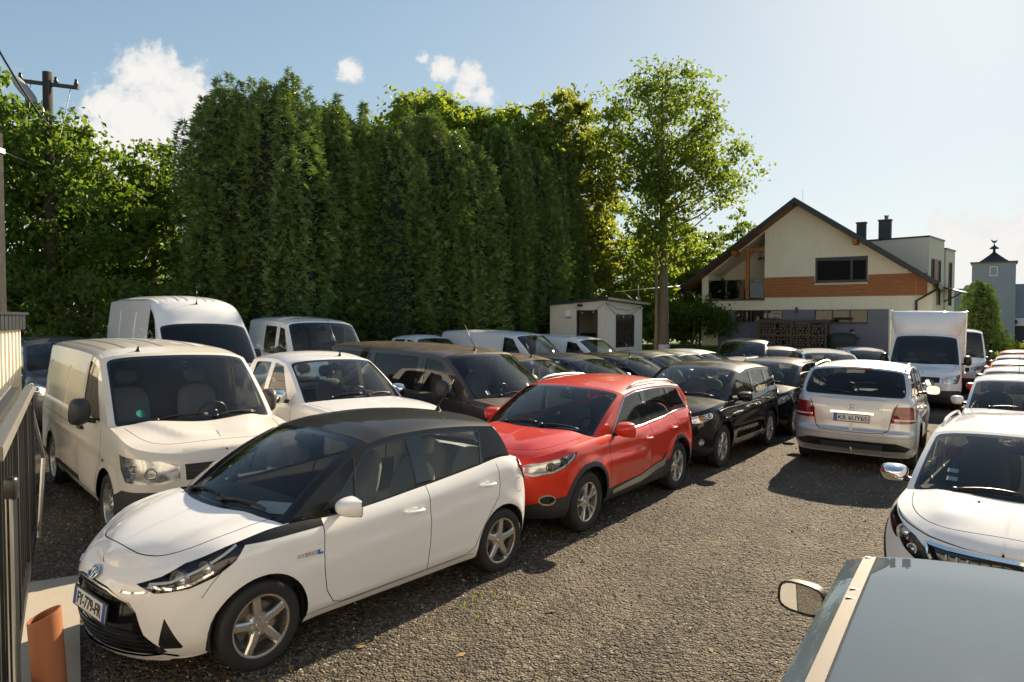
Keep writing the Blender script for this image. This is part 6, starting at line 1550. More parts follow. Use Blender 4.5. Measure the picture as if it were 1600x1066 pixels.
    c = car('white_hatchback', 4.1, 1.75, 1.50, PT['white'], 'hatch', 0, mirror=PT['red']); c.put(17.9, 24.7, 234); c.tag('small white car behind the red hatchback', 'car')
    c = car('orange_car', 4.1, 1.75, 1.56, PT['orange'], 'hatch', 0); c.put(20.6, 28.4, 234); c.tag('orange-roofed car last in the right-hand line', 'car')
    # grey car at the very front, seen over its roof
    c = car('blue_grey_estate', 4.65, 1.70, 1.47, PT['bluegrey'], 'hatch', 2, mirror=M['rubber'], mirsize=(.15, .24, .155), sheet=False, over=lambda T, Z: dict(gs=.05, c1=.03, c2=.03, rcrown=.008, Ap=[(T(1.12), 0), (T(2.05), Z(1.512))], roofedge=[(T(2.4), Z(1.528)), (T(2.8), Z(1.53)), (T(3.3), Z(1.522))], Rp=[(T(4.12), 0), (T(3.70), Z(1.50))]))
    tan = simple('roof_moulding', (.19, .155, .12), .6, var=.15)
    for sg in (1, -1):
        q = np.linspace(.02, .98, 30)*c.rl; P = c.rf(np.full(30, c.hw*.865*sg), q); A = c.rf(np.full(30, c.hw*(.865-.035)*sg), q); B = c.rf(np.full(30, c.hw*(.865+.035)*sg), q)
        V = np.concatenate([A, A+[0, 0, .010], B+[0, 0, .010], B]); n = 30
        MB().add(V, [(j*n+i, j*n+i+1, (j+1)*n+i+1, (j+1)*n+i) for j in range(3) for i in range(n-1)]+[(0, n, 2*n, 3*n), (n-1, 4*n-1, 3*n-1, 2*n-1)]).build('roof_moulding', tan, c.root)
        for t in (.03, .30, .36): 
            p = c.rf(np.array([c.hw*.865*sg]), np.array([c.rl*t]))[0]; MB().box((p[0], p[1], p[2]+.011), (.010, .034, .004)).build('moulding_clip', M['black'], c.root)
    c.put(1.91, 2.52, 57); c.tag('blue grey car roof and left mirror in the bottom right corner', 'car')
    c = car('dark_suv', 4.6, 1.86, 1.75, PT['grey'], 'suv', 1, rails=M['black'], lampin=M['chrome']); c.put(-9.7, 15.1, 312); c.tag('dark grey SUV between the white sheet fence and the cream van', 'car')

# ------------------------------------------------------------------ buildings
def wall_face(root, name, dom, m, fn, holes=(), gs=2.0, flipcheck=None):
    """flat wall with real openings; holes: (part, polygon, depth, material) recessed with reveals"""
    regs = [('h%d' % i, 'poly', h[1], 0) for i, h in enumerate(holes)]
    V, N, G = patch(dom, regs, fn, gs)
    fc = np.array(flipcheck, float)
    if np.mean(N@fc) < 0: N = -N; G = {k: t[:, ::-1] for k, t in G.items()}
    o = link(name, region_mesh(name, V, N, G['base']), root, m); out = [o]
    for i, h in enumerate(holes):
        T = G.get('h%d' % i)
        if T is None: continue
        if h[3] is not None:
            me = region_mesh(h[0], V, N, T, -h[2]); 
        out.append(link(h[0], me, root, h[3]) if h[3] is not None else None)
    return out
def rect(x0, z0, x1, z1): return [(x0, z0), (x1, z0), (x1, z1), (x0, z1)]
def plaster(name, col): 
    def f(t):
        o = t.new('ShaderNodeTexCoord').outputs['Object']; n = t.noise(o, .7, 6, .6); n2 = t.noise(o, 55, 3, .6)
        mp = t.new('ShaderNodeMapping', {'Vector': o, 'Scale': (3., 3., .25)}); st = t.noise(mp.outputs[0], 2.2, 5, .6)
        k = t.math('ADD', t.math('MULTIPLY', n, .5), t.math('MULTIPLY', st, .5))
        b = bsdf(t, t.mix(k, tuple(x*.80 for x in col), tuple(min(1, x*1.06) for x in col)), .9)
        t.put(b, 'Normal', t.new('ShaderNodeBump', {'Strength': .25, 'Distance': .01, 'Height': n2}).outputs[0]); return b
    return mat(name, f)
def wood(name, col, sc=(1., 14., 14.)):
    def f(t):
        o = t.new('ShaderNodeTexCoord').outputs['Object']; mp = t.new('ShaderNodeMapping', {'Vector': o, 'Scale': sc}); n = t.noise(mp.outputs[0], 2.5, 6, .65, .8)
        return bsdf(t, t.ramp(n, [(.25, tuple(x*.45 for x in col)), (.5, col), (.75, tuple(min(1, x*1.5) for x in col))]), .55)
    return mat(name, f)
def roofmat(name='roof_sheet', col=(.030, .033, .036)): return simple(name, col, .5, .1, var=.25, scale=5)
def window(root, fn, x0, z0, x1, z1, depth, mull=(), fw=.06, frame=None, glassm=None, inner=None):
    """frame with mullions and panes set into an opening; fn(x,y,z)->xyz with y into the wall"""
    w_ = MB(); fr = frame or plain('anthracite_frame', (.025, .027, .03), .4)
    def bx(a0, c0, a1, c1, d0, d1):
        P = [fn(x, y, z) for y in (d0, d1) for x, z in ((a0, c0), (a1, c0), (a1, c1), (a0, c1))]; w_.add(P, [(3, 2, 1, 0), (4, 5, 6, 7), (0, 1, 5, 4), (1, 2, 6, 5), (2, 3, 7, 6), (3, 0, 4, 7)])
    d0, d1 = depth-.07, depth-.005
    bx(x0, z0, x1, z0+fw, d0, d1); bx(x0, z1-fw, x1, z1, d0, d1); bx(x0, z0+fw, x0+fw, z1-fw, d0, d1); bx(x1-fw, z0+fw, x1, z1-fw, d0, d1)
    for m_ in mull: bx(m_-fw*.6, z0+fw, m_+fw*.6, z1-fw, d0, d1)
    wo = w_.build('window', fr, root)
    ed = [x0+fw]+[q for m_ in mull for q in (m_-fw*.6, m_+fw*.6)]+[x1-fw]
    for a, b_ in zip(ed[::2], ed[1::2]):
        MB().add([fn(a, depth-.035, z0+fw), fn(b_, depth-.035, z0+fw), fn(b_, depth-.035, z1-fw), fn(a, depth-.035, z1-fw)], [(0, 1, 2, 3)]).build('pane', glassm or M['housepane'], wo)
    return wo
def build_house():
    M['housepane'] = glass('house_pane', (.20, .22, .23), .75, 0.01); M['milkpane'] = simple('blind_pane', (.16, .15, .125), .25, var=.05)
    cream = plaster('cream_plaster', (.84, .77, .60)); greyp = plaster('grey_plaster', (.20, .20, .23)); an = plain('anthracite_frame', (.025, .027, .03), .4)
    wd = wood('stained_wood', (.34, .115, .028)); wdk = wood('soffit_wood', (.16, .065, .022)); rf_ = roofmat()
    a = R(-33); root = empty('house', (.598*33, 33, 0), a); tag(root, 'cream two storey house with dark gable roof and wood band', 'house')
    I = lambda x, y, z: (x, y, z)
    slL, slR = .732, .702; ax, az = -6.01, 8.51
    roofz = lambda x: az-(ax-x)*slL if x < ax else az-(x-ax)*slR
    uz = lambda x: roofz(x)-.30       # underside line at the wall
    fnF = lambda u, v: np.stack([u, 0*u, v], -1)
    dom = [(-10.97, -.2), (0, -.2), (0, uz(0)), (ax, uz(ax)), (-10.97, uz(-10.97))]
    terr = [(-10.62, 3.44), (-7.62, 3.44), (-7.62, uz(-7.62)-.05), (-10.62, uz(-10.62)-.05)]
    w1, w2, w3 = rect(-9.13, 2.19, -6.68, 2.85), rect(-5.13, 2.18, -2.69, 2.85), rect(-5.13, 4.24, -2.73, 5.48)
    hl = [('terrace_recess', terr, 2.6, cream), ('window_niche', w1, .14, M['milkpane']), ('window_niche', w2, .14, M['milkpane']), ('window_niche', w3, .14, simple('room_dark', (.05, .05, .05), .9))]
    wall_face(root, 'front_wall', dom, cream, fnF, hl, 1.6, (0, -1, 0))
    sw = MB(); 
    for x in (-10.97, 0.): sw.add([(x, .001, -.2), (x, 12, -.2), (x, 12, uz(x)), (x, .001, uz(x))], [(0, 1, 2, 3)])
    sw.add([(-10.97, 12, -.2), (0, 12, -.2), (0, 12, uz(0)), (ax, 12, uz(ax)), (-10.97, 12, uz(-10.97))], [(0, 1, 2, 3, 4)]); sw.build('side_walls', cream, root)
    # grey plinth field, cut round the low windows
    for (x0, z0, x1, z1) in ((-10.05, -.2, -1.79, 2.185), (-10.05, 2.185, -9.13, 2.86), (-6.68, 2.185, -5.13, 2.86), (-2.69, 2.185, -1.79, 2.86)):
        MB().box(((x0+x1)/2, -.010, (z0+z1)/2), (x1-x0, .02, z1-z0)).build('grey_field', greyp, root)
    window(root, I, -9.13, 2.19, -6.68, 2.85, .12, (-8.32, -7.46), .05, an, M['housepane']); window(root, I, -5.13, 2.18, -2.69, 2.85, .12, (-4.3, -3.5), .05, an, M['housepane'])
    window(root, I, -5.13, 4.24, -2.73, 5.48, .10, (-3.46,), .09, an)
    MB().box((-3.93, -.06, 4.22), (2.5, .16, .04)).build('window_sill', an, root); MB().box((-7.9, -.05, 2.17), (2.5, .12, .03)).build('window_sill', an, root); MB().box((-3.9, -.05, 2.16), (2.5, .12, .03)).build('window_sill', an, root)
    # wood band of planks
    for k in range(7):
        z = 3.50+k*.151
        x1_ = -.66; 
        segs = [(-7.61, x1_)] if z+.15 < 4.2 else [(-7.61, -5.16), (-2.70, x1_)]
        for (p, q) in segs: MB().box(((p+q)/2, -.022, z+.075), (q-p, .036, .145)).build('plank', wd, root, bevel=.006)
    MB().box((-.42, -.02, 4.03), (.44, .03, 1.06)).build('corner_board', wd, root)
    # roof slabs with wooden soffit
    def slab(x0, x1, name):
        m_ = MB(); z = roofz; y0, y1 = -.9, 12.6; t = .26
        P = [(x0, z(x0)), (x1, z(x1)), (x1, z(x1)-t), (x0, z(x0)-t)]; n = 4
        V = [(p, y0, q) for p, q in P]+[(p, y1, q) for p, q in P]
        return m_.add(V, [(0, 1, 2, 3), (7, 6, 5, 4)]+[(i, (i+1) % n, (i+1) % n+n, i+n) for i in range(n)]).build(name, rf_, root)
    slab(-11.9, ax, 'roof'); slab(ax, .30, 'roof')
    for (x0, x1) in ((-11.75, ax-.1), (ax+.1, .15)):
        V = [(x0, -.82, roofz(x0)-.285), (x1, -.82, roofz(x1)-.285), (x1, 4, roofz(x1)-.285), (x0, 4, roofz(x0)-.285)]; V += [(p, q, r_+.02) for p, q, r_ in V]
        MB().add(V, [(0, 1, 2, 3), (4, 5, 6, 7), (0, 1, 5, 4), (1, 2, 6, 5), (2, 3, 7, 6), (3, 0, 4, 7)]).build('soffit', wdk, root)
    for x in (-3.24, -9.05): MB().box((x, -.35, roofz(x)-.42), (.20, .9, .26)).build('purlin', wd, root)
    MB().box((-8.52, .10, (3.44+roofz(-8.52))/2-.25), (.17, .17, roofz(-8.52)-3.44-.5)).build('terrace_post', wd, root)
    MB().box((-8.1, .10, roofz(-8.52)-.62), (1.05, .15, .18)).build('terrace_beam', wd, root)
    MB().box((-9.15, -.02, 3.40), (3.10, .14, .07)).build('terrace_edge', an, root)
    gl = glass('smoked_glass', (.16, .17, .18), 1.2, .01)
    for (x0, x1) in ((-10.58, -9.66), (-9.62, -8.66), (-8.38, -7.66)):
        p = MB().box(((x0+x1)/2, .03, 3.99), (x1-x0, .014, .98)).build('railing_pane', gl, root)
        for x in (x0+.06, x1-.06):
            for z in (3.58, 4.40): MB().sell((x, .015, z), (.05, .05, .05), 2, 8, 6).build('clamp', M['satin'], p, True)
    for x in (-10.62, -9.64, -7.64): MB().tube([(x, .05, 3.44), (x, .05, 4.5)], .018, 6).build('railing_post', M['satin'], root, True)
    MB().tube([(-10.6, .04, 3.62), (-7.65, .04, 3.62)], .012, 6).build('railing_bar', M['satin'], root)
    # terrace furniture, pendant lamps
    for x in (-8.2, -7.95): 
        p = MB().tube([(x, 1.4, 6.55), (x, 1.4, 5.75)], .012, 5); p.lathe([(5.78, .02), (5.72, .10), (5.64, .15)], 12, 'z', c=(x, 1.4, 0)); p.build('pendant_lamp', M['black'], root, True)
    for (x, w_) in ((-9.9, .9), (-8.7, .8)): MB().sell((x, 1.3, 3.75), (w_, .7, .6), 4).build('terrace_sofa', M['dash'], root, True)
    # gutters and pipes
    for (x, s_) in ((-.63, 1), (-11.03, -1)):
        ex = .22 if s_ > 0 else -11.85
        MB().tube([(ex, -.4, roofz(ex)-.28), (ex, -.35, roofz(ex)-.36), (x, -.08, roofz(ex)-.9), (x, -.08, -.1)], .055, 8).build('rain_pipe', M['black'], root, True)
        MB().tube([(ex, -.9, roofz(ex)-.2), (ex, 12.4, roofz(ex)-.2)], .08, 8).build('gutter', M['black'], root, True)
    for (x, y, w_, z1) in ((-3.5, 4., .45, 7.55), (-2.45, 5., .60, 7.72)):
        c_ = MB().box((x, y, z1/2+2.4), (w_, w_, z1-4.8)).build('chimney', simple('chimney_slate', (.035, .045, .05), .6, var=.25), root); MB().box((x, y, z1+.03), (w_+.08, w_+.08, .06)).build('chimney_cap', an, c_)
    MB().lathe([(7.75, .10), (7.95, .10), (7.97, .13), (8.02, .13)], 12, 'z', c=(-2.4, 5, 0)).build('flue', M['satin'], root, True)
    MB().box((-5.99, -.09, 2.83), (.10, .12, .30)).build('wall_lamp', M['black'], root); MB().sell((-1.05, -.28, 4.72), (.14, .22, .14), 3).tube([(-1.05, -.05, 4.9), (-1.05, -.25, 4.75)], .02, 6).build('security_camera', M['platewhite'], root, True)
    MB().tube([(-5.95, 1, 8.5), (-5.98, 1, 9.15)], .01, 5).build('lightning_rod', M['satin'], root)
    # flat-roofed side wing with tall windows
    wing = empty('house_wing', root.matrix_world @ Vector((0, 0, 0))); wing.matrix_world = Matrix.Translation(Matrix.Rotation(a, 4, 'Z') @ Vector((-.30, 3.2, 0)) + Vector((.598*33, 33, 0))) @ Matrix.Rotation(R(-33-11), 4, 'Z')
    tag(wing, 'flat roofed cream house wing with tall windows right of the gable', 'building'); greyw = plaster('wing_plaster', (.74, .67, .54))
    for (x0, x1, y0, y1, z1, wins) in ((-3.0, 0., 0., 3.1, 6.55, ((.5, 1.2), (1.9, 2.5))), (-3., .05, 3.3, 5.3, 6.15, ((3.9, 4.7),))):
        hol = [('window_niche', [(p, 3.1), (q, 3.1), (q, 5.5), (p, 5.5)], .12, simple('room_dark', (.05, .05, .05), .9)) for p, q in wins]
        wall_face(wing, 'side_wall', rect(y0, 2.3, y1, z1), greyw, lambda u, v, X=x1: np.stack([0*u+X, u, v], -1), hol, 2., (1, 0, 0))
        for p, q in wins:
            window(wing, lambda x, y, z, X=x1: (X-y, x, z), p, 3.1, q, 5.5, .10, ((p+q)/2,), .06, an, glass('bright_pane', (.35, .37, .38), 2.2, 0)); 
        if len(wins) > 1: MB().box((x1+.01, 1.55, 4.3), (.03, .45, 2.4)).build('wood_panel', wd, wing)
        MB().box(((x0+x1)/2, y0+.004, (2.3+z1)/2), (x1-x0-.002, .01, z1-2.3)).build('end_wall', greyw, wing)
        MB().box(((x0+x1)/2, (y0+y1)/2, z1+.04), (x1-x0+.08, y1-y0+.08, .08)).build('parapet', an, wing)
        MB().box(((x0+x1)/2, (y0+y1)/2+.05, 2.27), (x1-x0-.1, y1-y0-.1, .06)).build('underside', greyw, wing)
        MB().box((x0+.7, (y0+y1)/2, 1.0), (1.2, y1-y0-.2, 2.5)).build('base_wall', greyw, wing)
    MB().box((.45, 3.2, 3.95), (1.1, 1.5, .06), Matrix.Rotation(R(18), 3, 'Y')).build('canopy', M['black'], wing); MB().tube([(0, 3.2, 3.3), (.8, 3.2, 3.75)], .035, 6).build('canopy_strut', M['black'], wing)
    # firewood rack in front of the grey field
    rk = empty('firewood_rack', root.matrix_world @ Vector((0, 0, 0))); rk.matrix_world = Matrix.Translation(Vector((.598*33, 33, 0))) @ Matrix.Rotation(a, 4, 'Z') @ Matrix.Translation((-5.95, -1.1, .78))
    dk = wood('weathered_wood', (.10, .055, .028)); tag(rk, 'wooden firewood rack with flat roof against the grey house wall', 'rack')
    MB().box((0, 0, 1.50), (3.5, 1.0, .05), Matrix.Rotation(R(5), 3, 'X')).build('rack_roof', dk, rk)
    for x in (-1.6, -.8, 0, .8, 1.6):
        for y in (-.38, .38): MB().box((x, y, .72), (.08, .08, 1.46)).build('rack_post', dk, rk)
    for z in (.08, .78): 
        for y in (-.40, .40): MB().box((0, y, z), (3.3, .05, .07)).build('rack_rail', dk, rk)
    lg = MB()
    for i in range(22):
        for j in range(9): 
            if rng.random() < .93: lg.lathe([(-.36, .0005), (-.36, .055+.02*rng.random()), (.36, .06), (.36, .0005)], 7, 'y', c=(-1.55+i*.148+.05*(j % 2), rng.normal(0, .03), .17+j*.135))
    tag(lg.build('firewood_logs', wood('cut_log', (.11, .07, .045)), rk), kind='stuff')
    # covered machine and the person behind it
    cv = MB().sell((0, 0, .48), (1.25, .8, .98), 4, 20, 12); o = cv.build('covered_grill', simple('dark_tarp', (.018, .024, .024), .5, var=.3), None, True, 60)
    o.matrix_world = Matrix.Translation(Vector((.598*33, 33, 0))) @ Matrix.Rotation(a, 4, 'Z') @ Matrix.Translation((-3.62, -1.3, .74)); tag(o, 'dark tarpaulin covered grill beside the firewood rack', 'grill')
    MB().tube([(.6, -.3, .75), (.72, -.3, .7), (.72, .3, .7), (.6, .3, .75)], .02, 6).build('handle_bar', M['black'], o, True)
    person(Matrix.Translation(Vector((.598*33, 33, 0))) @ Matrix.Rotation(a, 4, 'Z') @ Matrix.Translation((-3.30, -.55, .72)))
def person(Mx):
    """someone crouching behind the covered grill, one continuous skinned body"""
    J = dict(pel=(0, 0, .34), sp=(0, -.06, .58), ch=(0, -.10, .78), nk=(0, -.11, .90), hd=(0, -.13, 1.00), tp=(0, -.13, 1.10))
    v = [J['pel'], J['sp'], J['ch'], J['nk'], J['hd'], J['tp']]; rad = [.15, .135, .15, .055, .095, .07]; e = [(0, 1), (1, 2), (2, 3), (3, 4), (4, 5)]
    for s in (1, -1):
        b = len(v); v += [(.17*s, -.10, .82), (.24*s, -.12, .56), (.16*s, -.36, .50), (.13*s, -.45, .50)]; rad += [.06, .045, .036, .03]; e += [(2, b), (b, b+1), (b+1, b+2), (b+2, b+3)]
        b = len(v); v += [(.11*s, 0, .32), (.15*s, -.36, .46), (.14*s, -.14, .09), (.14*s, -.30, .035)]; rad += [.095, .065, .045, .035]; e += [(0, b), (b, b+1), (b+1, b+2), (b+2, b+3)]
    me = bpy.data.meshes.new('person'); me.from_pydata(v, e, []); o = bpy.data.objects.new('person', me); COL.objects.link(o)
    sk = o.modifiers.new('skin', 'SKIN'); sd = me.skin_vertices[0].data
    for i, r_ in enumerate(rad): sd[i].radius = (r_, r_)
    sd[0].use_root = True
    ss = o.modifiers.new('sub', 'SUBSURF'); ss.levels = ss.render_levels = 2
    me2 = bpy.data.meshes.new_from_object(o.evaluated_get(bpy.context.evaluated_depsgraph_get())); o.modifiers.clear(); o.data = me2
    me2.polygons.foreach_set('use_smooth', [True]*len(me2.polygons))
    for m_ in (simple('dark_clothes', (.03, .035, .05), .9), simple('skin_tone', (.45, .26, .18), .6)): me2.materials.append(m_)
    for p in me2.polygons:
        z = p.center.z; p.material_index = 1 if z > .905 or (p.center.y < -.40 and z > .42) else 0
    o.matrix_world = Mx; tag(o, 'person with dark hair in dark clothes crouching behind the covered grill', 'person')
    MB().sell((0, -.105, 1.085), (.20, .22, .16), 2.2, 14, 8).build('hair', simple('dark_hair', (.012, .010, .009), .7), o, True)
    f = MB(); 
    for s in (1, -1): f.sell((.034*s, -.222, 1.015), (.025, .012, .014), 2, 8, 6)
    f.build('eyes', M['black'], o, True); MB().sell((0, -.230, .985), (.03, .045, .05), 2, 8, 6).build('nose', MATS['skin_tone'], o, True); MB().sell((0, -.222, .950), (.05, .015, .014), 2, 8, 6).build('mouth', simple('lips', (.30, .11, .09), .6), o, True)
    for s in (1, -1): MB().sell((.098*s, -.125, 1.0), (.025, .045, .06), 2, 8, 6).build('ear', MATS['skin_tone'], o, True)
def build_shed():
    root = empty('shed', (1.60, 29.53, 0), R(-36)); tag(root, 'small white flat roofed shed with open door and window', 'shed')
    wp = plaster('shed_plaster', (.70, .66, .56)); fr = plain('anthracite_frame', (.025, .027, .03), .4)
    ht = lambda x, y: 2.95+.17*x/2.6-.15*y/3.4
    wall_face(root, 'front_wall', [(0, -.3), (2.6, -.3), (2.6, ht(2.6, 0)), (0, ht(0, 0))], wp, lambda u, v: np.stack([u, 0*u, v], -1), [('doorway', rect(1.30, .06, 2.28, 2.74), .0, None)], 1.2, (0, -1, 0))
    wall_face(root, 'side_wall', [(0, -.3), (3.4, -.3), (3.4, ht(2.6, 3.4)), (0, ht(2.6, 0))], wp, lambda u, v: np.stack([0*u+2.6, u, v], -1), [('window_opening', rect(.94, 1.2, 2.64, 2.56), 0., None)], 1.2, (1, 0, 0))
    b = MB(); b.add([(0, 0, -.3), (0, 3.4, -.3), (0, 3.4, ht(0, 3.4)), (0, 0, ht(0, 0))], [(0, 1, 2, 3)]); b.add([(0, 3.4, -.3), (2.6, 3.4, -.3), (2.6, 3.4, ht(2.6, 3.4)), (0, 3.4, ht(0, 3.4))], [(0, 1, 2, 3)])
    b.add([(0, 0, .05), (2.6, 0, .05), (2.6, 3.4, .05), (0, 3.4, .05)], [(0, 1, 2, 3)]); b.build('rear_walls', wp, root)
    r_ = MB(); V = [(x, y, ht(x, y)+dz) for dz in (.01, .11) for x, y in ((-.12, -.12), (2.85, -.18), (2.85, 3.6), (-.12, 3.6))]; r_.add(V, [(3, 2, 1, 0), (4, 5, 6, 7), (0, 1, 5, 4), (1, 2, 6, 5), (2, 3, 7, 6), (3, 0, 4, 7)]); ro = r_.build('roof', roofmat(), root)
    MB().box((2.86, 1.7, ht(2.85, 1.7)+.06), (.02, 3.8, .10), Matrix.Rotation(R(-2.5), 3, 'X')).build('roof_edge', M['satin'], ro)
    # door frame, open leaf, window
    d = MB(); d.box((1.33, .04, 1.4), (.06, .10, 2.66)); d.box((2.25, .04, 1.4), (.06, .10, 2.66)); d.box((1.79, .04, 2.71), (.98, .10, .06)); d.build('door_frame', fr, root)
    lf = empty('door'); lf.parent = root; lf.location = (2.20, .08, .07); lf.rotation_euler = (0, 0, R(98))
    for (x0, z0, x1, z1) in ((0, 0, .09, 2.6), (.79, 0, .88, 2.6), (.09, 0, .79, .1), (.09, 2.5, .79, 2.6)): MB().box(((x0+x1)/2, 0, (z0+z1)/2), (x1-x0, .06, z1-z0)).build('door_frame', M['platewhite'], lf)
    MB().box((.44, 0, 1.3), (.70, .012, 2.4)).build('door_pane', M['glass'], lf)
    window(root, lambda x, y, z: (2.6-y, x, z), .94, 1.2, 2.64, 2.56, .10, (), .06, fr, glass('shed_pane', (.45, .47, .46), 1.8, .01))
    # inside
    MB().box((.55, 2.6, .9), (.9, .5, 1.7)).build('cabinet', M['dash'], root); MB().box((1.9, 2.9, .75), (1.2, .6, .06)).build('desk', wood('desk_wood', (.2, .12, .07)), root); MB().box((1.9, 2.9, .40), (1.0, .5, .62)).build('desk_base', M['dash'], root)
    MB().sell((1.55, 1.3, .75), (.5, .5, .95), 3).build('office_chair', M['black'], root, True)
    for (y, z) in ((2.0, 2.1), (2.0, 1.65), (2.0, 1.25)): MB().box((.02, y, z), (.02, .5, .3)).build('picture', M['paper'], root)
    # string lights and alarm box
    s = MB(); pts = [(1.25, -.05, 2.86), (1.6, -.05, 2.68), (2.1, -.05, 2.70), (2.62, -.05, 3.02)]; s.tube(pts, .008, 5); pts2 = [(2.65, .0, 3.0), (2.66, .7, 2.62), (2.66, 1.5, 2.52), (2.66, 2.4, 2.62), (2.66, 3.3, 2.9)]; s.tube(pts2, .008, 5); s.tube([(2.65, 0, 3.02), (2.66, 1.0, 2.80), (2.66, 2.0, 2.74), (2.66, 3.3, 2.92)], .008, 5)
    so = s.build('string_light', M['black'], root)
    for p in pts[1:]+pts2[1:]: MB().sell((p[0], p[1], p[2]-.04), (.05, .05, .07), 2, 8, 6).build('bulb', M['platewhite'], so, True)
    MB().box((.86, -.04, 2.62), (.22, .08, .30)).build('alarm_box', M['platewhite'], root, bevel=.02); MB().box((.92, -.045, 2.46), (.25, .08, .03)).build('alarm_strip', M['tail'], root)
    MB().box((1.55, -.16, 2.93), (.16, .20, .10)).build('floodlight', M['black'], root, bevel=.02)
def build_tower():
    gy = plaster('grey_tower_plaster', (.32, .35, .40)); root = empty('church_tower', (41.1, 60, 0), R(-34.8)); tag(root, 'grey square tower with small cupola and weathercock at the right', 'tower')
    wall_face(root, 'front_wall', rect(-1.52, -.5, 1.52, 7.05), gy, lambda u, v: np.stack([u, 0*u-1.5, v], -1), [('window_niche', rect(-.28, 5.95, .28, 6.75), .12, simple('room_dark', (.05, .05, .05), .9))], 2.0, (0, -1, 0))
    b = MB(); b.box((0, .02, 3.27), (3.0, 3.0, 7.5)); b.build('tower_core', gy, root)
    window(root, lambda x, y, z: (x, y-1.5, z), -.28, 5.95, .28, 6.75, .08, (), .06, M['platewhite'], glass('bright_pane', (.35, .37, .38), 2.2, 0))
    MB().box((0, 0, 7.10), (3.3, 3.3, .10)).build('cornice', simple('tin_red', (.16, .06, .04), .6), root)
    rf_ = roofmat(); MB().lathe([(7.15, 1.55), (7.4, 1.1), (7.75, .55), (8.0, .18), (8.1, .14)], 4, 'z', rot=Matrix.Rotation(R(45), 3, 'Z')).build('roof', rf_, root)
    MB().lathe([(8.05, .10), (8.3, .10), (8.32, .36), (8.42, .30), (8.6, .06), (8.8, .03)], 12, 'z').build('lantern', rf_, root, True)
    MB().sell((0, 0, 8.92), (.34, .05, .20), 2, 10, 6).tube([(.12, 0, 8.95), (.2, 0, 9.08)], .04, 6).tube([(-.12, 0, 8.95), (-.22, 0, 9.1)], .05, 6).build('weathercock', M['black'], root, True)
    # hall below
    h = empty('grey_hall', (43.5, 61.5, 0), R(-34.8)); tag(h, 'low grey hall with dark doors and air conditioner below the tower', 'building')
    wall_face(h, 'front_wall', [(-4.2, -.5), (12, -.5), (12, 4.6), (3, 4.6), (1.4, 5.3), (-3.1, 5.3), (-3.3, 5.0), (-4.2, 5.0)], gy, lambda u, v: np.stack([u, 0*u-2.4, v], -1), [], 3., (0, -1, 0))
    MB().box((3.9, 2., 2), (16, 8., 4.6)).build('hall_core', gy, h)
    MB().box((2.2, -2.43, 1.0), (4.6, .06, 2.9)).build('dark_gate', simple('dark_panel', (.030, .030, .034), .5), h); MB().box((-.9, -2.44, 1.0), (1.2, .06, 2.9)).build('dark_door', simple('dark_door_paint', (.018, .02, .022), .5), h); MB().tube([(-.55, -2.5, 1.1), (-.40, -2.5, 1.1)], .03, 6).build('door_handle', M['satin'], h)
    MB().box((-2.0, -2.43, .9), (.9, .05, 2.4)).build('wooden_gate', wood('yellow_wood', (.30, .18, .06)), h)
    ac = MB().box((.55, -2.62, 2.1), (1.1, .35, .66)).build('air_conditioner', M['platewhite'], h, bevel=.03); MB().lathe([(-2.81, .24), (-2.82, .22), (-2.815, .001)], 18, 'y', c=(.38, 0, 2.1)).build('fan_grille', M['black'], ac, True)
    MB().box((7.8, -.4, 4.75), (9.2, 4.4, .12), Matrix.Rotation(R(-8), 3, 'X')).build('roof', simple('red_roof', (.22, .05, .035), .7), h)
    # clipped bank and low fences in front
    broadleaf('clipped_hedge', 'bright clipped low hedge on the bank before the grey hall', 36.8, 52.0, 1, [(0, 0, .65, 2.2, .9, .55), (1.6, -.6, .55, 1.8, .9, .5), (-1.4, .5, .6, 1.6, .8, .5)], 130, 40, .16, leafmat('hedge_leaf', (.12, .17, .02), (.40, .48, .04)), .03, zb=-.35, cat='hedge', group='bushes', clump=.3, twigs=False)
    broadleaf('clipped_hedge', 'bright low hedge beside the road behind the white van', 27.5, 40.5, 1, [(0, 0, .45, 1.2, .6, .4), (1.2, -.5, .4, 1.1, .6, .35)], 70, 40, .15, MATS['hedge_leaf'], .03, zb=-.45, cat='hedge', group='bushes', clump=.25, twigs=False)
    rd = MB().add([(20, 40, -.42), (60, 30, -.42), (62, 36, -.42), (24, 48, -.42)], [(0, 1, 2, 3)]).build('road', simple('pale_road', (.42, .38, .32), .9, var=.15)); rd.location.z = .12; tag(rd, kind='structure')
    pf = empty('picket_fence', (36.5, 47.5, -.45), R(-34)); tag(pf, 'short white picket fence beyond the right-hand line of cars', 'fence')
    for k in range(16): MB().box((k*.14, 0, .45), (.08, .03, .9)).build('picket', M['platewhite'], pf)
    MB().box((1.05, .03, .65), (2.3, .03, .06)).build('rail', M['platewhite'], pf)
    wf = empty('wire_fence', (21.5, 31.5, -.45), R(20)); tag(wf, 'thin dark wire fence behind the white van at the right', 'fence')
    for k in range(7): MB().tube([(k*1.5, 0, 0), (k*1.5, 0, 1.35)], .03, 6).build('fence_post', M['black'], wf, True)
    for z in (.3, .65, 1.0, 1.3): MB().tube([(0, 0, z), (9, 0, z)], .006, 4).build('wire', M['black'], wf)

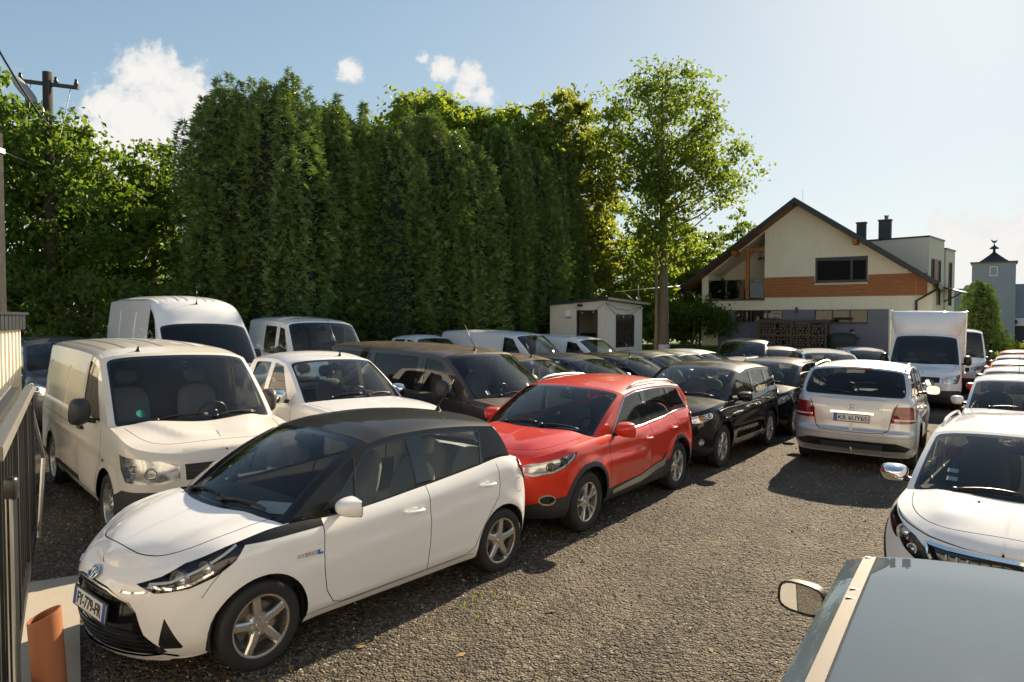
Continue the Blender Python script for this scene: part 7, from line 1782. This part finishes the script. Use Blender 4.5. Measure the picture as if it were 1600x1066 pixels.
# ------------------------------------------------------------------ left edge: sheet fence, sliding gate, pole
def build_left():
    wsm = simple('white_sheet', (.74, .70, .58), .45, var=.10, scale=3)
    fx, fy = -6.62, 9.42; dx, dy = .42, -.907; g0 = float(gz(fx, fy)); H_ = 2.30
    root = empty('sheet_fence', (fx, fy, g0), math.atan2(dy, dx)); tag(root, 'white ribbed sheet metal fence with black cap at the left edge', 'fence')
    for k in range(9):        # one ribbed sheet after another along the fence
        P = [(0, 0), (.02, .0), (.035, .022), (.075, .022), (.09, 0), (.19, 0), (.20, 0)]
        V = [(k*.2+u, v, z) for z in (.03, H_) for u, v in P]; n = len(P)
        MB().add(V, [(i, i+1, n+i+1, n+i) for i in range(n-1)]).build('sheet', wsm, root)
    MB().box((.9, .03, H_+.02), (1.84, .16, .03)).build('cap_flashing', M['black'], root)
    for k in range(9): MB().box((k*.2+.1, .06, H_-.09), (.17, .03, .20)).build('cap_tile', M['black'], root)
    MB().box((-.03, -.03, 1.15), (.06, .06, 2.32)).build('fence_post', M['black'], root)
    # concrete strip
    cm = plaster('concrete', (.42, .37, .29)); V = [(-3.9, 6.25), (-2.72, 4.35), (-1.6, 2.2), (-3.6, 1.4), (-5.6, 5.2)]
    MB().add([(x, y, float(gz(x, y))+.012) for x, y in V]+[(x, y, float(gz(x, y))-.1) for x, y in V], [(0, 1, 2, 3, 4)]+[(i, (i+1) % 5, (i+1) % 5+5, i+5) for i in range(5)]).build('concrete_slab', cm); tag(bpy.data.objects['concrete_slab'], kind='structure')
    # gate
    A = Vector((-2.70, 3.64, 0)); B = Vector((-4.86, 7.05, 0)); ln = (B-A).length; ang = math.atan2(B.y-A.y, B.x-A.x); gz0 = float(gz(-3.5, 5.2))
    gt = empty('sliding_gate', (A.x, A.y, gz0), ang); tag(gt, 'dark steel sliding gate with grey top rail running away at the left', 'gate')
    gm = simple('grey_steel', (.20, .19, .17), .5, .5, var=.25, scale=10); bk = simple('black_steel', (.018, .018, .018), .45, .1, var=.3)
    MB().box((ln/2, 0, 1.62), (ln, .075, .08)).build('top_rail', gm, gt, bevel=.008); MB().box((ln/2, .12, 1.64), (ln, .07, .02)).build('perforated_strip', M['plastic'], gt); MB().box((ln/2, .175, 1.62), (ln, .05, .09)).build('guide_rail', gm, gt, bevel=.008)
    MB().box((ln/2, 0, .22), (ln, .07, .10)).build('bottom_rail', bk, gt); MB().box((.03, .03, .88), (.07, .07, 1.80)).build('gate_post', bk, gt, bevel=.008)
    for k in range(1, 18): MB().box((k*ln/18, 0, .92), (.022, .022, 1.34)).build('gate_bar', bk, gt)
    for k in (0.33, .66, .985): MB().box((ln*k, -.005, .92), (.055, .055, 1.40)).build('gate_stile', bk, gt)
    MB().tube([(ln*.98, 0, 1.5), (ln*1.02, -.1, .9), (ln*1.0, -.05, .1)], .02, 6).build('gate_brace', M['satin'], gt)
    lp = empty('gate_latch_post', (-2.56, 3.56, float(gz(-2.4, 3.5)))); tag(lp, 'slim upright post with black rounded cap beside the gate', 'post')
    MB().box((0, 0, .72), (.035, .03, 1.46)).build('profile', bk, lp); MB().box((.012, -.021, .72), (.012, .012, 1.44)).build('bright_strip', M['satin'], lp); MB().box((-.012, -.021, .72), (.008, .010, 1.44)).build('bright_strip', M['satin'], lp); MB().sell((0, 0, 1.49), (.062, .055, .12), 4, 14, 8).build('cap', M['black'], lp, True)
    fence2 = empty('mesh_fence', (-2.9, 3.75, gz0), R(182)); tag(fence2, 'grey wire mesh fence panel left of the gate post', 'fence')
    for k in range(10): MB().tube([(k*.12, 0, .1), (k*.12, 0, 1.7)], .003, 4).build('wire', M['satin'], fence2)
    for z in (.2, .55, .9, 1.25, 1.6): MB().tube([(-.05, 0, z), (1.2, 0, z)], .004, 4).build('wire', M['satin'], fence2)
    MB().box((.6, 0, 1.70), (1.3, .05, .05)).build('top_rail', gm, fence2)
    # terracotta coloured pipe standing on end, cut obliquely
    n = 28; V = []; rr = .088
    for (z, r_) in ((0., rr), (1, rr), (1, rr-.008), (0., rr-.008)):
        for k in range(n):
            t = 2*math.pi*k/n; zz = z*(.60+.030*math.cos(t-.4)) if z else 0.; V.append((r_*math.cos(t), r_*math.sin(t), zz))
    F = [(j*n+k, j*n+(k+1) % n, (j+1)*n+(k+1) % n, (j+1)*n+k) for j in range(3) for k in range(n)]
    o = MB().add(V, F).build('clay_pipe', simple('terracotta', (.36, .13, .055), .55, var=.12), None, True, 40); o.location = (-2.72, 4.08, float(gz(-2.7, 4.1))+.012); o.rotation_euler = (R(1), R(-3), 0); tag(o, 'terracotta coloured pipe standing upright on the concrete by the gate', 'pipe')
    # utility pole with street lamp
    py, px = 21.0, -13.75; z0 = float(gz(px, py)); p = empty('utility_pole', (px, py, z0)); tag(p, 'wooden utility pole with cross arm above the left tree', 'pole'); pw = simple('pole_wood', (.045, .035, .028), .9, var=.4, scale=12)
    zt = 2.417+(497.5-118)/1096*py-z0
    MB().tube([(0, 0, -.2), (0, 0, zt)], [.17, .13], 12).build('pole_shaft', pw, p, True)
    MB().box((.05, 0, zt-.35), (1.75, .10, .10), Matrix.Rotation(R(7), 3, 'Y')).build('cross_arm', M['plastic'], p)
    for x in (-.8, .25, .85): MB().lathe([(0, .05), (.06, .07), (.12, .04), (.18, .05), (.2, .001)], 10, 'z', c=(x, 0, zt-.30-.12*x)).build('insulator', M['black'], p, True)
    MB().tube([(-.1, -.2, zt-1.25), (.2, .1, zt-1.3)], .03, 6).build('bracket', M['plastic'], p)
    lamp = MB(); q = Matrix.Rotation(R(-38), 3, 'Y'); lamp.sell((-.45, -.35, zt-.62), (1.0, .38, .26), 2.6, 18, 10, Matrix.Rotation(R(52), 3, 'Y')); lo = lamp.build('street_lamp', simple('lamp_shell', (.33, .33, .32), .5), None, True); lo.location = (px, py, z0); tag(lo, 'grey street lamp head hanging from the utility pole', 'street lamp')
    MB().tube([(-.2, -.3, zt-.95), (.0, -.25, zt-1.1), (.05, -.15, zt-1.6)], .03, 6).build('lamp_arm', M['satin'], lo, True)
    def wire(a, b_, sag, name, label, rad=.018):
        a, b_ = Vector(a), Vector(b_); pts = [a.lerp(b_, t)+Vector((0, 0, -4*sag*t*(1-t))) for t in np.linspace(0, 1, 14)]; o = MB().tube(pts, rad, 5).build(name, M['black'], None, True); tag(o, label, 'cable')
    P = lambda u, v, y: tuple(np.array([0, 0, 2.417])+np.array(sky_dir(u, v))*(y/sky_dir(u, v).y))
    wire(P(-40, 10, 10.), P(80, 200, py-.2), .15, 'overhead_cable', 'thick overhead cable running from the upper left to the pole', .02)
    wire(P(84, 232, py-.1), P(330, 320, 26.), .35, 'overhead_cable', 'overhead cable from the pole to the right behind the hedge', .022)
    for i, (u1, v1, u2, v2, w_) in enumerate(((48, 130, 40, 260, 'outer left'), (110, 140, 92, 220, 'right'), (70, 150, 60, 250, 'inner left'))): wire(P(u1, v1, py), P(u2, v2, py-1.), .05, 'drop_wire', 'thin drop wire below the cross arm, the %s one' % w_, .010)
    cp = empty('concrete_post', P(0, 600, 14.)[:2]+(float(gz(-10, 14)),)); tag(cp, 'grey concrete post with slots cut by the left picture edge', 'post'); cz = simple('post_concrete', (.022, .019, .016), .9, var=.3)
    zt2 = 2.417+(497.5-210)/1096*14-float(gz(-10, 14))
    for x in (-.08, .08): MB().box((x, 0, zt2/2), (.05, .18, zt2)).build('post_flange', cz, cp)
    for k in range(9): MB().box((0, 0, zt2*(k+.5)/9), (.12, .08, zt2/9*.55)).build('post_web', cz, cp)
    MB().box((.0, 0, zt2-.35), (.26, .24, .10)).build('post_band', M['platewhite'], cp)
    wire(P(0, 235, 14.), P(120, 250, 30.), .3, 'overhead_cable', 'cable leaving the concrete post at the left edge', .012)
    # garden pipes on the bank behind the shed
    for i, (u1, v1, u2, v2) in enumerate(((962, 455, 1060, 446), (960, 456, 1000, 452))): pass
    o = MB().tube([P(960, 456, 34), P(1062, 447, 36)], .02, 6).tube([P(997, 447, 34.8), P(998, 470, 34.8)], .02, 6).tube([P(978, 460, 34.5), P(988, 468, 34.5)], .03, 6).build('pipe_trellis', simple('pale_pipe', (.5, .47, .40), .5), None, True); tag(o, 'pale pipe trellis in the greenery above the shed roof', 'trellis')
# ------------------------------------------------------------------ houses behind the camera: seen only as reflections in paint, glass and mirrors
def build_behind():  # their size and nearness are chosen to bounce sunlight onto shaded car sides
    wp = plaster('white_render', (.84, .80, .72)); rf_ = roofmat()
    for (nm, lab, x, y, rz, w_, d, h) in (('neighbour_house', 'white neighbouring house behind the camera at the left', -12.5, -2.4, R(-48), 20, 8, 6.5), ('neighbour_house', 'white neighbouring house behind the camera at the right', 9.0, -3.4, R(13), 26, 9, 8.0)):
        root = empty(nm, (x, y, 0), rz); tag(root, lab, 'house')
        hs = [('window_niche', rect(-w_/2+1.5+i*3.4, 1.0, -w_/2+2.6+i*3.4, 2.3), .12, simple('room_dark', (.05, .05, .05), .9)) for i in range(int(w_/3.4))]
        wall_face(root, 'front_wall', rect(-w_/2, -.5, w_/2, h), wp, lambda u, v: np.stack([u, 0*u, v], -1), hs, 3., (0, 1, 0))
        b = MB(); b.box((0, -d/2-.02, h/2-.25), (w_, d, h+.45)); b.build('side_walls', wp, root)
        V = [(-w_/2-.5, .7, h-.1), (w_/2+.5, .7, h-.1), (w_/2+.5, -d/2, h+2.6), (-w_/2-.5, -d/2, h+2.6), (w_/2+.5, -d-.7, h-.1), (-w_/2-.5, -d-.7, h-.1)]; V += [(p, q, r_-.2) for p, q, r_ in V]
        MB().add(V, [(0, 1, 2, 3), (3, 2, 4, 5), (6, 9, 8, 7), (9, 11, 10, 8), (0, 6, 7, 1), (5, 4, 10, 11), (0, 3, 9, 6), (3, 5, 11, 9), (1, 7, 8, 2), (2, 8, 10, 4)]).build('roof', rf_, root)
build_ground(); build_house(); build_shed(); build_tower(); build_left(); build_behind(); build_trees()
build_hatch(); red_suv(); black_suv(); black_suv_two(); silver_suv()
fleet()
